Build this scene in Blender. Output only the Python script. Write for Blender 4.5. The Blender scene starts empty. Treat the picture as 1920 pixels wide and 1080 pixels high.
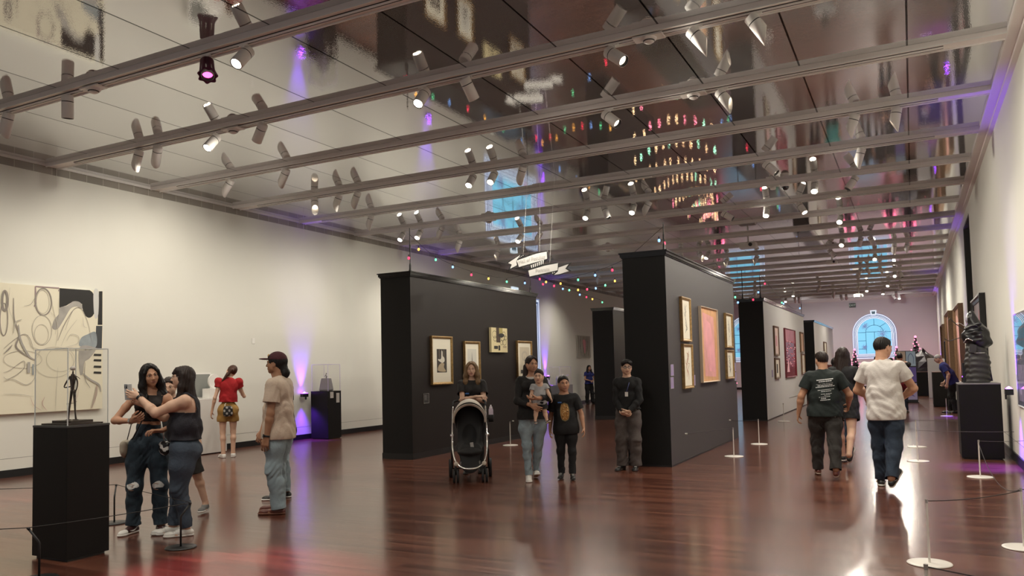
import bpy, math, random
import numpy as np
from mathutils import Vector, Matrix
random.seed(7)
C = bpy.context.scene.collection
PI = math.pi
def V(*a): return np.array(a, float)

# ------------------------------------------------------------------ materials
def _nt(name):
    m = bpy.data.materials.new(name); m.use_nodes = True
    nt = m.node_tree; nt.nodes.clear()
    out = nt.nodes.new('ShaderNodeOutputMaterial')
    b = nt.nodes.new('ShaderNodeBsdfPrincipled')
    nt.links.new(b.outputs[0], out.inputs[0])
    return m, nt, b
MATS = {}
def mat(name, col=(.5,.5,.5), rough=.6, metal=0., emit=None, es=0., var=0., vscale=6., bump=0., bscale=60.,
        spec=None, coat=0., sheen=0., stretch=None, alpha=None, trans=0., ior=None, croug=.05):
    if name in MATS: return MATS[name]
    m, nt, b = _nt(name)
    N = nt.nodes.new; L = nt.links.new
    b.inputs['Base Color'].default_value = (*col, 1)
    b.inputs['Roughness'].default_value = rough
    b.inputs['Metallic'].default_value = metal
    if spec is not None: b.inputs['Specular IOR Level'].default_value = spec
    if coat: b.inputs['Coat Weight'].default_value = coat; b.inputs['Coat Roughness'].default_value = croug
    if sheen: b.inputs['Sheen Weight'].default_value = sheen
    if trans: b.inputs['Transmission Weight'].default_value = trans
    if ior: b.inputs['IOR'].default_value = ior
    if emit: b.inputs['Emission Color'].default_value = (*emit, 1); b.inputs['Emission Strength'].default_value = es
    if alpha is not None: b.inputs['Alpha'].default_value = alpha
    if var or bump:
        tc = N('ShaderNodeTexCoord'); mp = N('ShaderNodeMapping'); L(tc.outputs['Object'], mp.inputs[0])
        if stretch: mp.inputs['Scale'].default_value = stretch
    if var:
        n = N('ShaderNodeTexNoise'); n.inputs['Scale'].default_value = vscale; n.inputs['Detail'].default_value = 4
        L(mp.outputs[0], n.inputs[0])
        mx = N('ShaderNodeMix'); mx.data_type = 'RGBA'
        mr = N('ShaderNodeMapRange'); mr.inputs[1].default_value = .3; mr.inputs[2].default_value = .7
        L(n.outputs[0], mr.inputs[0]); L(mr.outputs[0], mx.inputs[0])
        mx.inputs[6].default_value = (*[c*(1-var) for c in col], 1)
        mx.inputs[7].default_value = (*[min(1, c*(1+var)) for c in col], 1)
        L(mx.outputs[2], b.inputs['Base Color'])
    if bump:
        n = N('ShaderNodeTexNoise'); n.inputs['Scale'].default_value = bscale; n.inputs['Detail'].default_value = 3
        L(mp.outputs[0], n.inputs[0])
        bp = N('ShaderNodeBump'); bp.inputs['Strength'].default_value = bump; bp.inputs['Distance'].default_value = .01
        L(n.outputs[0], bp.inputs['Height']); L(bp.outputs[0], b.inputs['Normal'])
    MATS[name] = m
    return m

def clear_sheet(name, tint=(1,1,1), ior=1.35, rough=.0):
    """thin clear acrylic: see-through with a fresnel reflection"""
    if name in MATS: return MATS[name]
    m, nt, b = _nt(name); nt.nodes.remove(b); N=nt.nodes.new; L=nt.links.new
    out=[n for n in nt.nodes if n.type=='OUTPUT_MATERIAL'][0]
    t=N('ShaderNodeBsdfTransparent'); t.inputs[0].default_value=(*tint,1); g=N('ShaderNodeBsdfGlossy'); g.inputs['Roughness'].default_value=rough
    lw=N('ShaderNodeLayerWeight'); lw.inputs[0].default_value=.5; pw=N('ShaderNodeMath'); pw.operation='POWER'; L(lw.outputs['Facing'],pw.inputs[0]); pw.inputs[1].default_value=5
    r0=((ior-1)/(ior+1))**2; f=N('ShaderNodeMath'); f.operation='MULTIPLY_ADD'; L(pw.outputs[0],f.inputs[0]); f.inputs[1].default_value=.7; f.inputs[2].default_value=r0; x=N('ShaderNodeMixShader'); L(f.outputs[0],x.inputs[0]); L(t.outputs[0],x.inputs[1]); L(g.outputs[0],x.inputs[2]); L(x.outputs[0],out.inputs[0])
    MATS[name]=m; return m

# ------------------------------------------------------------------ mesh builder
class MB:
    def __init__(s): s.v=[]; s.f=[]; s.mi=[]; s.sm=[]; s.mats=[]
    def slot(s, m):
        if m not in s.mats: s.mats.append(m)
        return s.mats.index(m)
    def add(s, vs, fs, m, smooth=False, M=None):
        o=len(s.v); k=s.slot(m)
        if M is not None: vs=[tuple(M@Vector(p)) for p in vs]
        s.v+= [tuple(float(c) for c in p) for p in vs]
        for f in fs: s.f.append(tuple(i+o for i in f)); s.mi.append(k); s.sm.append(smooth)
        return s
    def box(s, a, b, m, M=None):
        x0,y0,z0=[min(a[i],b[i]) for i in range(3)]; x1,y1,z1=[max(a[i],b[i]) for i in range(3)]
        vs=[(x0,y0,z0),(x1,y0,z0),(x1,y1,z0),(x0,y1,z0),(x0,y0,z1),(x1,y0,z1),(x1,y1,z1),(x0,y1,z1)]
        return s.add(vs,[(0,3,2,1),(4,5,6,7),(0,1,5,4),(1,2,6,5),(2,3,7,6),(3,0,4,7)],m,False,M)
    def prism(s, poly, z0, z1, m, M=None, mtop=None):
        n=len(poly)
        A=sum(poly[i][0]*poly[(i+1)%n][1]-poly[(i+1)%n][0]*poly[i][1] for i in range(n))
        if A<0: poly=poly[::-1]
        vs=[(x,y,z0) for x,y in poly]+[(x,y,z1) for x,y in poly]
        s.add(vs,[(i,(i+1)%n,n+(i+1)%n,n+i) for i in range(n)]+[tuple(range(n))[::-1]],m,False,M)
        return s.add([(x,y,z1) for x,y in poly],[tuple(range(n))],mtop or m,False,M)
    def lathe(s, prof, m, n=24, M=None, smooth=True, a0=0., a1=2*PI):
        full = abs(a1-a0-2*PI)<1e-6; k=n if full else n+1
        vs=[]
        for r,z in prof:
            for i in range(k):
                a=a0+(a1-a0)*i/n; vs.append((r*math.cos(a),r*math.sin(a),z))
        fs=[]
        for j in range(len(prof)-1):
            for i in range(n):
                i2=(i+1)%k
                q=(j*k+i,j*k+i2,(j+1)*k+i2,(j+1)*k+i)
                fs.append(q)
        return s.add(vs,fs,m,smooth,M)
    def cyl(s, p0, p1, r0, m, r1=None, n=20, caps=True, smooth=True):
        p0=Vector(p0); p1=Vector(p1); d=p1-p0; r1=r0 if r1 is None else r1
        M=Matrix.Translation(p0)@d.to_track_quat('Z','Y').to_matrix().to_4x4(); h=d.length
        s.lathe([(r0,0),(r1,h)],m,n,M,smooth)
        if caps:
            s.add([(r0*math.cos(2*PI*i/n),r0*math.sin(2*PI*i/n),0) for i in range(n)][::-1],[tuple(range(n))],m,False,M)
            s.add([(r1*math.cos(2*PI*i/n),r1*math.sin(2*PI*i/n),h) for i in range(n)],[tuple(range(n))],m,False,M)
        return s
    def ball(s, c, r, m, n=16, k=10, M=None):
        if not hasattr(r,'__len__'): r=(r,r,r)
        T=Matrix.Translation(Vector(c))@Matrix.Diagonal((*r,1))
        if M is not None: T=M@T
        return s.lathe([(max(1e-4,math.sin(PI*j/k)),-math.cos(PI*j/k)) for j in range(k+1)],m,n,T)
    def tube(s, pts, r, m, n=8, closed=False, caps=True):
        pts=[Vector(p) for p in pts]; N=len(pts); rr=r if hasattr(r,'__len__') else [r]*N
        vs=[]; up=None
        for i,p in enumerate(pts):
            a=pts[i-1] if (i>0 or closed) else p; b=pts[(i+1)%N] if (i<N-1 or closed) else p
            t=(b-a).normalized()
            if up is None:
                up=t.orthogonal().normalized()
            up=(up-t*up.dot(t)).normalized(); w=t.cross(up)
            for j in range(n):
                an=2*PI*j/n; vs.append(p+(up*math.cos(an)+w*math.sin(an))*rr[i])
        fs=[]
        for i in range(N if closed else N-1):
            for j in range(n):
                a=i*n+j; b=i*n+(j+1)%n; c=((i+1)%N)*n+(j+1)%n; d=((i+1)%N)*n+j
                fs.append((a,b,c,d))
        if caps and not closed: fs+= [tuple(range(n))[::-1], tuple(range((N-1)*n,N*n))]
        return s.add(vs,fs,m,True)
    def build(s, name, parent=None, loc=None, rz=None, M=None):
        me=bpy.data.meshes.new(name); me.from_pydata(s.v,[],s.f)
        for m in s.mats: me.materials.append(m)
        me.polygons.foreach_set('material_index', s.mi); me.polygons.foreach_set('use_smooth', s.sm)
        me.update()
        o=bpy.data.objects.new(name,me); C.objects.link(o)
        if parent is not None: o.parent=parent
        if loc is not None: o.location=loc
        if rz is not None: o.rotation_euler=(0,0,rz)
        if M is not None: o.matrix_local=M
        return o
def bev(o, w=.004, seg=2):
    b=o.modifiers.new('edge','BEVEL'); b.width=w; b.segments=seg; b.limit_method='ANGLE'; b.angle_limit=math.radians(40)
    return o
def tag(o, label=None, cat=None, group=None, kind=None):
    if label: o['label']=label
    if cat: o['category']=cat
    if group: o['group']=group
    if kind: o['kind']=kind
    return o
def empty(name, loc=(0,0,0), rz=0., label=None, cat=None, group=None):
    o=bpy.data.objects.new(name,None); C.objects.link(o); o.location=loc; o.rotation_euler=(0,0,rz); o.empty_display_size=.1
    return tag(o,label,cat,group)
def copy_tree(o, parent=None):
    c=o.copy(); C.objects.link(c); c.parent=parent
    for ch in list(o.children): copy_tree(ch,c)
    return c
def catmull(P, n=8, closed=False):
    P=[np.array(p,float) for p in P]; N=len(P); out=[]
    for i in range(N if closed else N-1):
        p1=P[i]; p2=P[(i+1)%N]
        p0=P[i-1] if (i>0 or closed) else 2*p1-p2
        p3=P[(i+2)%N] if (i+2<N or closed) else 2*p2-p1
        for j in range(n):
            t=j/n
            out.append(.5*((2*p1)+(-p0+p2)*t+(2*p0-5*p1+4*p2-p3)*t*t+(-p0+3*p1-3*p2+p3)*t**3))
    if not closed: out.append(P[-1])
    return out
# flat artwork laid on a surface: M maps (u right, v up, w out) metres into the part's space
class Art:
    def __init__(s, mb, M): s.mb=mb; s.M=M; s.w=.0006
    def lift(s): s.w+=.0004; return s.w
    def poly(s, pts, m, smooth=False):
        pts=catmull(pts,6,True) if smooth else pts; w=s.lift()
        n=len(pts); A=sum(pts[i][0]*pts[(i+1)%n][1]-pts[(i+1)%n][0]*pts[i][1] for i in range(n))
        pts=list(pts) if A>0 else list(pts)[::-1]
        s.mb.add([(p[0],p[1],w) for p in pts],[tuple(range(n))],m,False,s.M)
    def rect(s,x0,y0,x1,y1,m): s.poly([(x0,y0),(x1,y0),(x1,y1),(x0,y1)],m)
    def line(s, pts, wd, m, smooth=True, taper=.5, closed=False, n=6):
        P=catmull(pts,n,closed) if smooth and len(pts)>2 else [np.array(p,float) for p in pts]
        w=s.lift(); N=len(P); vs=[]; 
        for i,p in enumerate(P):
            a=P[i-1] if (i>0 or closed) else p; b=P[(i+1)%N] if (i<N-1 or closed) else p
            t=b-a; t=t/(np.linalg.norm(t)+1e-9); nn=np.array([-t[1],t[0]])
            k=1. if closed or taper==1 else taper+(1-taper)*math.sin(PI*(i+.5)/N)
            h=wd*.5*k; vs+=[(*(p+nn*h),w),(*(p-nn*h),w)]
        fs=[(2*i,2*i+1,(2*i+3)%(2*N),(2*i+2)%(2*N)) for i in range(N if closed else N-1)]
        s.mb.add(vs,fs,m,False,s.M)
    def ring(s,cx,cy,rx,ry,wd,m,a0=0,a1=360,n=28):
        full=abs(a1-a0)>=359
        pts=[(cx+rx*math.cos(math.radians(a0+(a1-a0)*i/n)),cy+ry*math.sin(math.radians(a0+(a1-a0)*i/n))) for i in range(n if full else n+1)]
        s.line(pts,wd,m,False,1,full)
    def disc(s,cx,cy,rx,ry,m,n=24): s.poly([(cx+rx*math.cos(2*PI*i/n),cy+ry*math.sin(2*PI*i/n)) for i in range(n)],m)
def text_mesh(txt, size, align='CENTER', extrude=0., res=2):
    cu=bpy.data.curves.new('lettering','FONT'); cu.body=txt; cu.size=size; cu.align_x=align; cu.align_y='CENTER'; cu.extrude=extrude; cu.resolution_u=res
    o=bpy.data.objects.new('lettering',cu); C.objects.link(o)
    dg=bpy.context.evaluated_depsgraph_get(); me=bpy.data.meshes.new_from_object(o.evaluated_get(dg))
    vs=[tuple(v.co) for v in me.vertices]; fs=[tuple(p.vertices) for p in me.polygons]
    bpy.data.objects.remove(o); bpy.data.curves.remove(cu); bpy.data.meshes.remove(me)
    return vs,fs

# ------------------------------------------------------------------ camera (phone main lens, photo cropped off-centre)
CAMF, CAMCY = 1468.63, 615.0
YAW, PITCH, ROLL = 0.471758, 0.053665, -0.0235968
CAMZ = 1.47
def _axes():
    cy,sy=math.cos(YAW),math.sin(YAW); cp,sp=math.cos(PITCH),math.sin(PITCH)
    f=Vector((-sy*cp,cy*cp,sp)); r=Vector((cy,sy,0)); u=r.cross(f)
    cr,sr=math.cos(ROLL),math.sin(ROLL)
    return r*cr+u*sr, u*cr-r*sr, f
cr_,cu_,cf_=_axes()
cd=bpy.data.cameras.new('camera'); cam=bpy.data.objects.new('camera',cd); C.objects.link(cam)
cd.sensor_width=36; cd.lens=CAMF/1920*36; cd.shift_y=(CAMCY-540)/1920; cd.clip_end=200; cd.clip_start=.05
Mc=Matrix.Identity(4)
for i in range(3): Mc[i][0]=cr_[i]; Mc[i][1]=cu_[i]; Mc[i][2]=-cf_[i]
Mc[2][3]=CAMZ; cam.matrix_world=Mc
S=bpy.context.scene; S.camera=cam
S.view_settings.view_transform='Standard'; S.view_settings.look='None'; S.view_settings.gamma=1; S.view_settings.use_curve_mapping=False
S.view_settings.exposure=-0.78
S.cycles.use_denoising=True
S.cycles.max_bounces=6; S.cycles.diffuse_bounces=3; S.cycles.glossy_bounces=3; S.cycles.transmission_bounces=5; S.cycles.transparent_max_bounces=10
S.cycles.caustics_reflective=False; S.cycles.caustics_refractive=False; S.cycles.sample_clamp_indirect=6.0
S.cycles.use_light_tree=True
S.cycles.use_adaptive_sampling=True; S.cycles.adaptive_threshold=.04
w=bpy.data.worlds.new('world'); S.world=w; w.use_nodes=True
w.node_tree.nodes['Background'].inputs[0].default_value=(.85,.85,.85,1); w.node_tree.nodes['Background'].inputs[1].default_value=.7  # soft fill light added through the open near end
# ------------------------------------------------------------------ room shell
XL, XR, YB, YF, ZC = -12.5, 1.24, -3.0, 48.0, 5.02
def wall_mat(name, col):
    m, nt, b = _nt(name); N=nt.nodes.new; L=nt.links.new
    tc=N('ShaderNodeTexCoord')
    n=N('ShaderNodeTexNoise'); n.inputs['Scale'].default_value=1.3; n.inputs['Detail'].default_value=3; L(tc.outputs['Object'],n.inputs[0])
    mx=N('ShaderNodeMix'); mx.data_type='RGBA'; L(n.outputs[0],mx.inputs[0])
    mx.inputs[6].default_value=(*[c*.97 for c in col],1); mx.inputs[7].default_value=(*[min(1,c*1.02) for c in col],1)
    L(mx.outputs[2],b.inputs['Base Color']); b.inputs['Roughness'].default_value=.75
    n2=N('ShaderNodeTexNoise'); n2.inputs['Scale'].default_value=180; L(tc.outputs['Object'],n2.inputs[0])
    bp=N('ShaderNodeBump'); bp.inputs['Strength'].default_value=.15; bp.inputs['Distance'].default_value=.002; L(n2.outputs[0],bp.inputs['Height']); L(bp.outputs[0],b.inputs['Normal'])
    return m
M_wall=wall_mat('cream_wall_paint',(.775,.765,.70))
M_far=wall_mat('grey_wall_paint',(.74,.72,.74))
M_base=mat('black_baseboard',(.008,.008,.009),.45)
M_band=None
def floor_mat():
    m, nt, b = _nt('cherry_floor_planks'); N=nt.nodes.new; L=nt.links.new
    tc=N('ShaderNodeTexCoord')
    br=N('ShaderNodeTexBrick'); br.offset=.37; br.inputs['Scale'].default_value=1; br.inputs['Brick Width'].default_value=1.5; br.inputs['Row Height'].default_value=.083
    br.inputs['Mortar Size'].default_value=.0009; br.inputs['Mortar Smooth'].default_value=.3; br.inputs['Bias'].default_value=0
    br.inputs['Color1'].default_value=(.078,.024,.015,1); br.inputs['Color2'].default_value=(.165,.060,.036,1); br.inputs['Mortar'].default_value=(.030,.012,.009,1)
    L(tc.outputs['Object'],br.inputs[0])
    mp=N('ShaderNodeMapping'); mp.inputs['Scale'].default_value=(1.2,22,1); L(tc.outputs['Object'],mp.inputs[0])
    n=N('ShaderNodeTexNoise'); n.inputs['Scale'].default_value=1.4; n.inputs['Detail'].default_value=6; L(mp.outputs[0],n.inputs[0])
    mr=N('ShaderNodeMapRange'); mr.inputs[1].default_value=.25; mr.inputs[2].default_value=.75; mr.inputs[3].default_value=.72; mr.inputs[4].default_value=1.25; L(n.outputs[0],mr.inputs[0])
    mx=N('ShaderNodeMix'); mx.data_type='RGBA'; mx.blend_type='MULTIPLY'; mx.inputs[0].default_value=1; L(br.outputs['Color'],mx.inputs[6]); L(mr.outputs[0],mx.inputs[7])
    L(mx.outputs[2],b.inputs['Base Color'])
    rr=N('ShaderNodeMapRange'); rr.inputs[3].default_value=.17; rr.inputs[4].default_value=.30; L(n.outputs[0],rr.inputs[0]); L(rr.outputs[0],b.inputs['Roughness'])
    b.inputs['IOR'].default_value=1.55; b.inputs['Coat Weight'].default_value=.35; b.inputs['Coat Roughness'].default_value=.14
    bp=N('ShaderNodeBump'); bp.inputs['Strength'].default_value=.10; bp.inputs['Distance'].default_value=.004
    n3=N('ShaderNodeTexNoise'); n3.inputs['Scale'].default_value=9; mp3=N('ShaderNodeMapping'); mp3.inputs['Scale'].default_value=(.35,1.4,1); L(tc.outputs['Object'],mp3.inputs[0]); L(mp3.outputs[0],n3.inputs[0])
    ad=N('ShaderNodeMath'); ad.operation='MULTIPLY_ADD'; L(br.outputs['Fac'],ad.inputs[0]); ad.inputs[1].default_value=-.25; L(n3.outputs[0],ad.inputs[2])
    L(ad.outputs[0],bp.inputs['Height']); L(bp.outputs[0],b.inputs['Normal'])
    return m
def ceil_mat():
    m, nt, b = _nt('embossed_metal_ceiling'); N=nt.nodes.new; L=nt.links.new
    tc=N('ShaderNodeTexCoord'); sp=N('ShaderNodeSeparateXYZ'); L(tc.outputs['Object'],sp.inputs[0])
    def math_(op,a,bv=None,c=None):
        q=N('ShaderNodeMath'); q.operation=op
        for i,x in enumerate((a,bv,c)):
            if x is None: continue
            if isinstance(x,(int,float)): q.inputs[i].default_value=x
            else: L(x,q.inputs[i])
        return q.outputs[0]
    u=math_('DIVIDE',math_('SUBTRACT',sp.outputs[0],.1),1.15)
    fx=math_('FRACT',u); d=math_('MINIMUM',fx,math_('SUBTRACT',1.,fx)); seam=math_('LESS_THAN',d,.009)
    # per panel tone
    cell=N('ShaderNodeCombineXYZ'); L(math_('FLOOR',u),cell.inputs[0]); L(math_('FLOOR',math_('DIVIDE',math_('SUBTRACT',sp.outputs[1],5.93),1.975)),cell.inputs[1])
    wn=N('ShaderNodeTexWhiteNoise'); L(cell.outputs[0],wn.inputs[0])
    tone=N('ShaderNodeMapRange'); tone.inputs[3].default_value=.88; tone.inputs[4].default_value=1.06; L(wn.outputs['Value'],tone.inputs[0])
    mx=N('ShaderNodeMix'); mx.data_type='RGBA'; mx.blend_type='MULTIPLY'; mx.inputs[0].default_value=1; mx.inputs[6].default_value=(.72,.725,.725,1); L(tone.outputs[0],mx.inputs[7])
    m2=N('ShaderNodeMix'); m2.data_type='RGBA'; L(seam,m2.inputs[0]); L(mx.outputs[2],m2.inputs[6]); m2.inputs[7].default_value=(.03,.03,.03,1)
    L(m2.outputs[2],b.inputs['Base Color'])
    b.inputs['Metallic'].default_value=.74; b.inputs['Roughness'].default_value=.028
    # stamped wandering-line emboss
    mp=N('ShaderNodeMapping'); mp.inputs['Scale'].default_value=(1,1,1); L(tc.outputs['Object'],mp.inputs[0])
    v=N('ShaderNodeTexVoronoi'); v.feature='DISTANCE_TO_EDGE'; v.inputs['Scale'].default_value=34; L(mp.outputs[0],v.inputs[0])
    vr=N('ShaderNodeMapRange'); vr.inputs[1].default_value=.0; vr.inputs[2].default_value=.22; L(v.outputs['Distance'],vr.inputs[0])
    n2=N('ShaderNodeTexNoise'); n2.inputs['Scale'].default_value=1.2; L(mp.outputs[0],n2.inputs[0])
    bp=N('ShaderNodeBump'); bp.inputs['Strength'].default_value=.015; bp.inputs['Distance'].default_value=.003; L(vr.outputs[0],bp.inputs['Height'])
    bp2=N('ShaderNodeBump'); bp2.inputs['Strength'].default_value=.012; bp2.inputs['Distance'].default_value=.012; L(n2.outputs[0],bp2.inputs['Height']); L(bp.outputs[0],bp2.inputs['Normal'])
    L(bp2.outputs[0],b.inputs['Normal'])
    return m
def struct(name, mb, loc=None): return tag(mb.build(name,loc=loc),kind='structure')
struct('floor', MB().box((XL-.3,YB-.3,-.2),(XR+3,YF+.3,0),floor_mat()))
struct('ceiling', MB().box((XL-.3,YB-.3,ZC),(XR+3,YF+.3,ZC+.2),ceil_mat()))
M_line=mat('wall_panel_gap',(.30,.29,.27),.8)
wl=MB().box((XL-.3,YB,0),(XL,YF,ZC),M_wall); wl.box((XL,YB,.285),(XL+.0015,YF,.291),M_line)
struct('wall_left', wl)
# the right wall is broken by a tall opening between y 19.9 and 22.1
OP0, OP1, OPZ = 19.9, 22.1, 4.7
wr=MB().box((XR,YB,0),(XR+.35,OP0,ZC),M_wall).box((XR,OP1,0),(XR+.35,YF,ZC),M_wall).box((XR,OP0,OPZ),(XR+.35,OP1,ZC),M_wall)
wr.box((XR-.0015,YB,.30),(XR,OP0,.306),M_line)
struct('wall_right', wr)
M_jamb=mat('dark_green_grey_jamb',(.085,.095,.088),.6); M_dark=mat('side_room_painted_shade',(.05,.05,.055),.8)  # the side room's darkness is put into its wall colour
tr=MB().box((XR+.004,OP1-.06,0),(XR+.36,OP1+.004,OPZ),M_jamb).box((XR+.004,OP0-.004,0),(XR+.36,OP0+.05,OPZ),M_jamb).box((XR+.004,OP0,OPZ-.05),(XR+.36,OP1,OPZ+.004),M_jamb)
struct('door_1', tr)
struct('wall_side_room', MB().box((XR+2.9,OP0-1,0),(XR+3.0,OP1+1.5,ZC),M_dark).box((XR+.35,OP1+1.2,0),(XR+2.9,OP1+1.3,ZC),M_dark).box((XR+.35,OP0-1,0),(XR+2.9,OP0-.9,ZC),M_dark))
struct('wall_far', MB().box((XL-.3,YF,0),(XR+.4,YF+.3,ZC),M_far))
# the near end is left open to let the world's soft fill light in
struct('baseboard_left', MB().box((XL,YB,0),(XL+.02,YF,.115),M_base))
struct('baseboard_right', MB().box((XR-.02,YB,0),(XR,OP0,.13),M_base).box((XR-.02,OP1,0),(XR,YF,.13),M_base))
struct('baseboard_far', MB().box((XL,YF-.02,0),(XR,YF,.12),M_base))
# tile band along the top of the left wall, and the metal edge strip
def band_mat():
    m, nt, b = _nt('taupe_band_tiles'); N=nt.nodes.new; L=nt.links.new
    tc=N('ShaderNodeTexCoord'); sp=N('ShaderNodeSeparateXYZ'); L(tc.outputs['Object'],sp.inputs[0])
    q=N('ShaderNodeMath'); q.operation='DIVIDE'; L(sp.outputs[1],q.inputs[0]); q.inputs[1].default_value=.305
    fr=N('ShaderNodeMath'); fr.operation='FRACT'; L(q.outputs[0],fr.inputs[0])
    lt=N('ShaderNodeMath'); lt.operation='LESS_THAN'; L(fr.outputs[0],lt.inputs[0]); lt.inputs[1].default_value=.035
    fl=N('ShaderNodeMath'); fl.operation='FLOOR'; L(q.outputs[0],fl.inputs[0]); wn=N('ShaderNodeTexWhiteNoise'); wn.noise_dimensions='1D'; L(fl.outputs[0],wn.inputs['W'])
    a=N('ShaderNodeMix'); a.data_type='RGBA'; L(wn.outputs['Value'],a.inputs[0]); a.inputs[6].default_value=(.26,.24,.21,1); a.inputs[7].default_value=(.34,.31,.27,1)
    c=N('ShaderNodeMix'); c.data_type='RGBA'; L(lt.outputs[0],c.inputs[0]); L(a.outputs[2],c.inputs[6]); c.inputs[7].default_value=(.5,.47,.42,1)
    L(c.outputs[2],b.inputs['Base Color']); b.inputs['Roughness'].default_value=.55
    return m
M_band=band_mat(); M_trk=mat('warm_white_track_paint',(.86,.80,.77),.38); M_lip=mat('pale_track_lip',(.88,.85,.82),.3); M_slot=mat('track_slot',(.03,.028,.028),.5)
struct('trim_1', MB().box((XL,YB,4.862),(XL+.012,YF,4.985),M_band))
struct('trim_2', MB().box((XL,YB,4.985),(XL+.035,YF,ZC-.001),M_trk).box((XL+.035,YB,4.975),(XL+.05,YF,ZC-.001),M_lip))
struct('trim_3', MB().box((XR-.06,YB,4.93),(XR,YF,ZC-.001),M_trk).box((XR-.17,YB,4.985),(XR-.06,YF,ZC-.001),M_trk).box((XR-.18,YB,4.97),(XR-.165,YF,ZC-.001),M_lip))
struct('trim_4', MB().box((XL,YF-.06,4.93),(XR,YF,ZC-.001),M_trk))
TK=lambda k: 1.98+1.975*k
n=5
for k in range(-1,24):
    y=TK(k); x0,x1=XL+.05,XR-.18
    thin = k in (7,9,11)
    hw=.07 if thin else .105
    mb=MB().box((x0,y-hw,4.972),(x1,y+hw,ZC-.001),M_trk)
    mb.box((x0,y+hw-.012,4.955),(x1,y+hw,4.972),M_lip).box((x0,y-hw,4.955),(x1,y-hw+.012,4.972),M_lip)
    # lighting track let into the channel
    mb.box((x0+.6,y-.018,4.948),(x1-.6,y+.018,4.972),M_lip).box((x0+.6,y-.026,4.966),(x1-.6,y-.018,4.9721),M_slot).box((x0+.6,y+.018,4.966),(x1-.6,y+.026,4.9721),M_slot)
    mb.box((x0+.6,y-.006,4.9465),(x1-.6,y+.006,4.9485),M_slot)
    struct('trim_%d'%n, mb); n+=1
# projected arched windows (thrown light imitated by glowing panels)
# ------------------------------------------------------------------ track spotlights
M_can=mat('white_spotlight_enamel',(.84,.81,.77),.35); M_ring=mat('black_lens_ring',(.02,.02,.02),.4)
M_lens_on=mat('lit_spotlight_lens',(1,.95,.85),.3,emit=(1,.86,.66),es=70)
M_lens_dim=mat('spotlight_lens_off_axis',(1,.95,.85),.3,emit=(1,.84,.64),es=9)
M_gel=mat('pink_filter_lens',(1,.2,.6),.3,emit=(1,.10,.42),es=7); M_foil=mat('dark_magenta_foil',(.10,.01,.05),.35)
def make_can(style, lens):
    """spotlight whose lamp body hangs from the track adapter at the origin; body points down its own -Z before aiming"""
    root=empty('track_spotlight')
    MB().box((-.055,-.017,-.012),(.055,.017,.0),M_can).box((-.02,-.014,-.03),(.02,.014,-.012),M_can).build('track_adapter',root)
    MB().cyl((0,0,-.03),(0,0,-.075),.011,M_can,n=10).box((-.010,-.004,-.115),(.010,.004,-.07),M_can).build('stem',root)
    head=MB(); R=.068; n=24
    head.lathe([(.0,.11),(.05,.11),(R-.006,.108),(R,.10),(R,.035)],M_can,n)
    head.lathe([(R,.035),(R-.003,.033),(R-.003,.027),(R,.025)],M_ring,n)
    if style=='cut':
        # snoot sliced on the slant
        vs=[]; L0=-.10; 
        for i in range(n):
            a=2*PI*i/n; vs.append((R*math.cos(a),R*math.sin(a),.025))
        for i in range(n):
            a=2*PI*i/n; vs.append((R*math.cos(a),R*math.sin(a),-.145-.075*math.cos(a)))
        for i in range(n):
            a=2*PI*i/n; r=R-.005; vs.append((r*math.cos(a),r*math.sin(a),-.145-.075*math.cos(a)))
        for i in range(n):
            a=2*PI*i/n; r=R-.005; vs.append((r*math.cos(a),r*math.sin(a),-.055))
        fs=[(j*n+i,(j+1)*n+i,(j+1)*n+(i+1)%n,j*n+(i+1)%n) for j in range(3) for i in range(n)]
        head.add(vs,fs,M_can,True); lz=-.056
    else:
        head.lathe([(R,.025),(R,-.165),(R-.004,-.168)],M_can,n); head.lathe([(R-.004,-.168),(R-.012,-.168),(R-.014,-.13),(R-.02,-.125)],M_ring,n); lz=-.161 if lens is M_lens_on else -.13
    h=head.build('lamp_housing',root); h.location=(0,0,-.115)
    l=MB(); l.add([((R-.008)*math.cos(2*PI*i/n),(R-.008)*math.sin(2*PI*i/n),lz) for i in range(n)][::-1],[tuple(range(n))],lens); lo=l.build('lens',h)
    return root
_protos={}
LIGHT_E=1.0
def put_can(x,k,d,style='round',lit=1,power=40,label=None,spin=0.,beam=46,col=(1,.925,.79),blend=.55,tz=4.948):
    key=(style,lit)
    lens={0:M_lens_dim,1:M_lens_on,2:M_gel}[lit]
    first=key not in _protos
    if first: _protos[key]=make_can(style,lens)
    r=_protos[key] if first else copy_tree(_protos[key])
    r.location=(x,TK(k) if not isinstance(k,float) else k,tz); tag(r,label or 'white cylindrical spotlight clipped to ceiling track','spotlight','track spotlights under the ceiling')
    d=Vector(d).normalized()
    h=[c for c in r.children if c.name.startswith('lamp_housing')][0]
    zx=Vector((0,0,-1)); X=(zx-d*zx.dot(d)); X=X.normalized() if X.length>.02 else Vector((1,0,0)); Z=-d; Y=Z.cross(X)   # the snout's long side hangs lowest
    h.rotation_mode='QUATERNION'; h.rotation_quaternion=Matrix((X,Y,Z)).transposed().to_quaternion()
    if power:
        ld=bpy.data.lights.new('spot_beam','SPOT'); ld.energy=power*LIGHT_E; ld.spot_size=math.radians(beam); ld.spot_blend=blend; ld.color=col; ld.shadow_soft_size=.045
        lo=bpy.data.objects.new('spot_beam',ld); C.objects.link(lo)
        lo.location=Vector(r.location)+Vector((0,0,-.115))+d*.235; lo.rotation_euler=d.to_track_quat('-Z','Y').to_euler()
    return r
_ord=['first','second','third','fourth','fifth','sixth','seventh','eighth','ninth','tenth','eleventh','twelfth']
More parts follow.
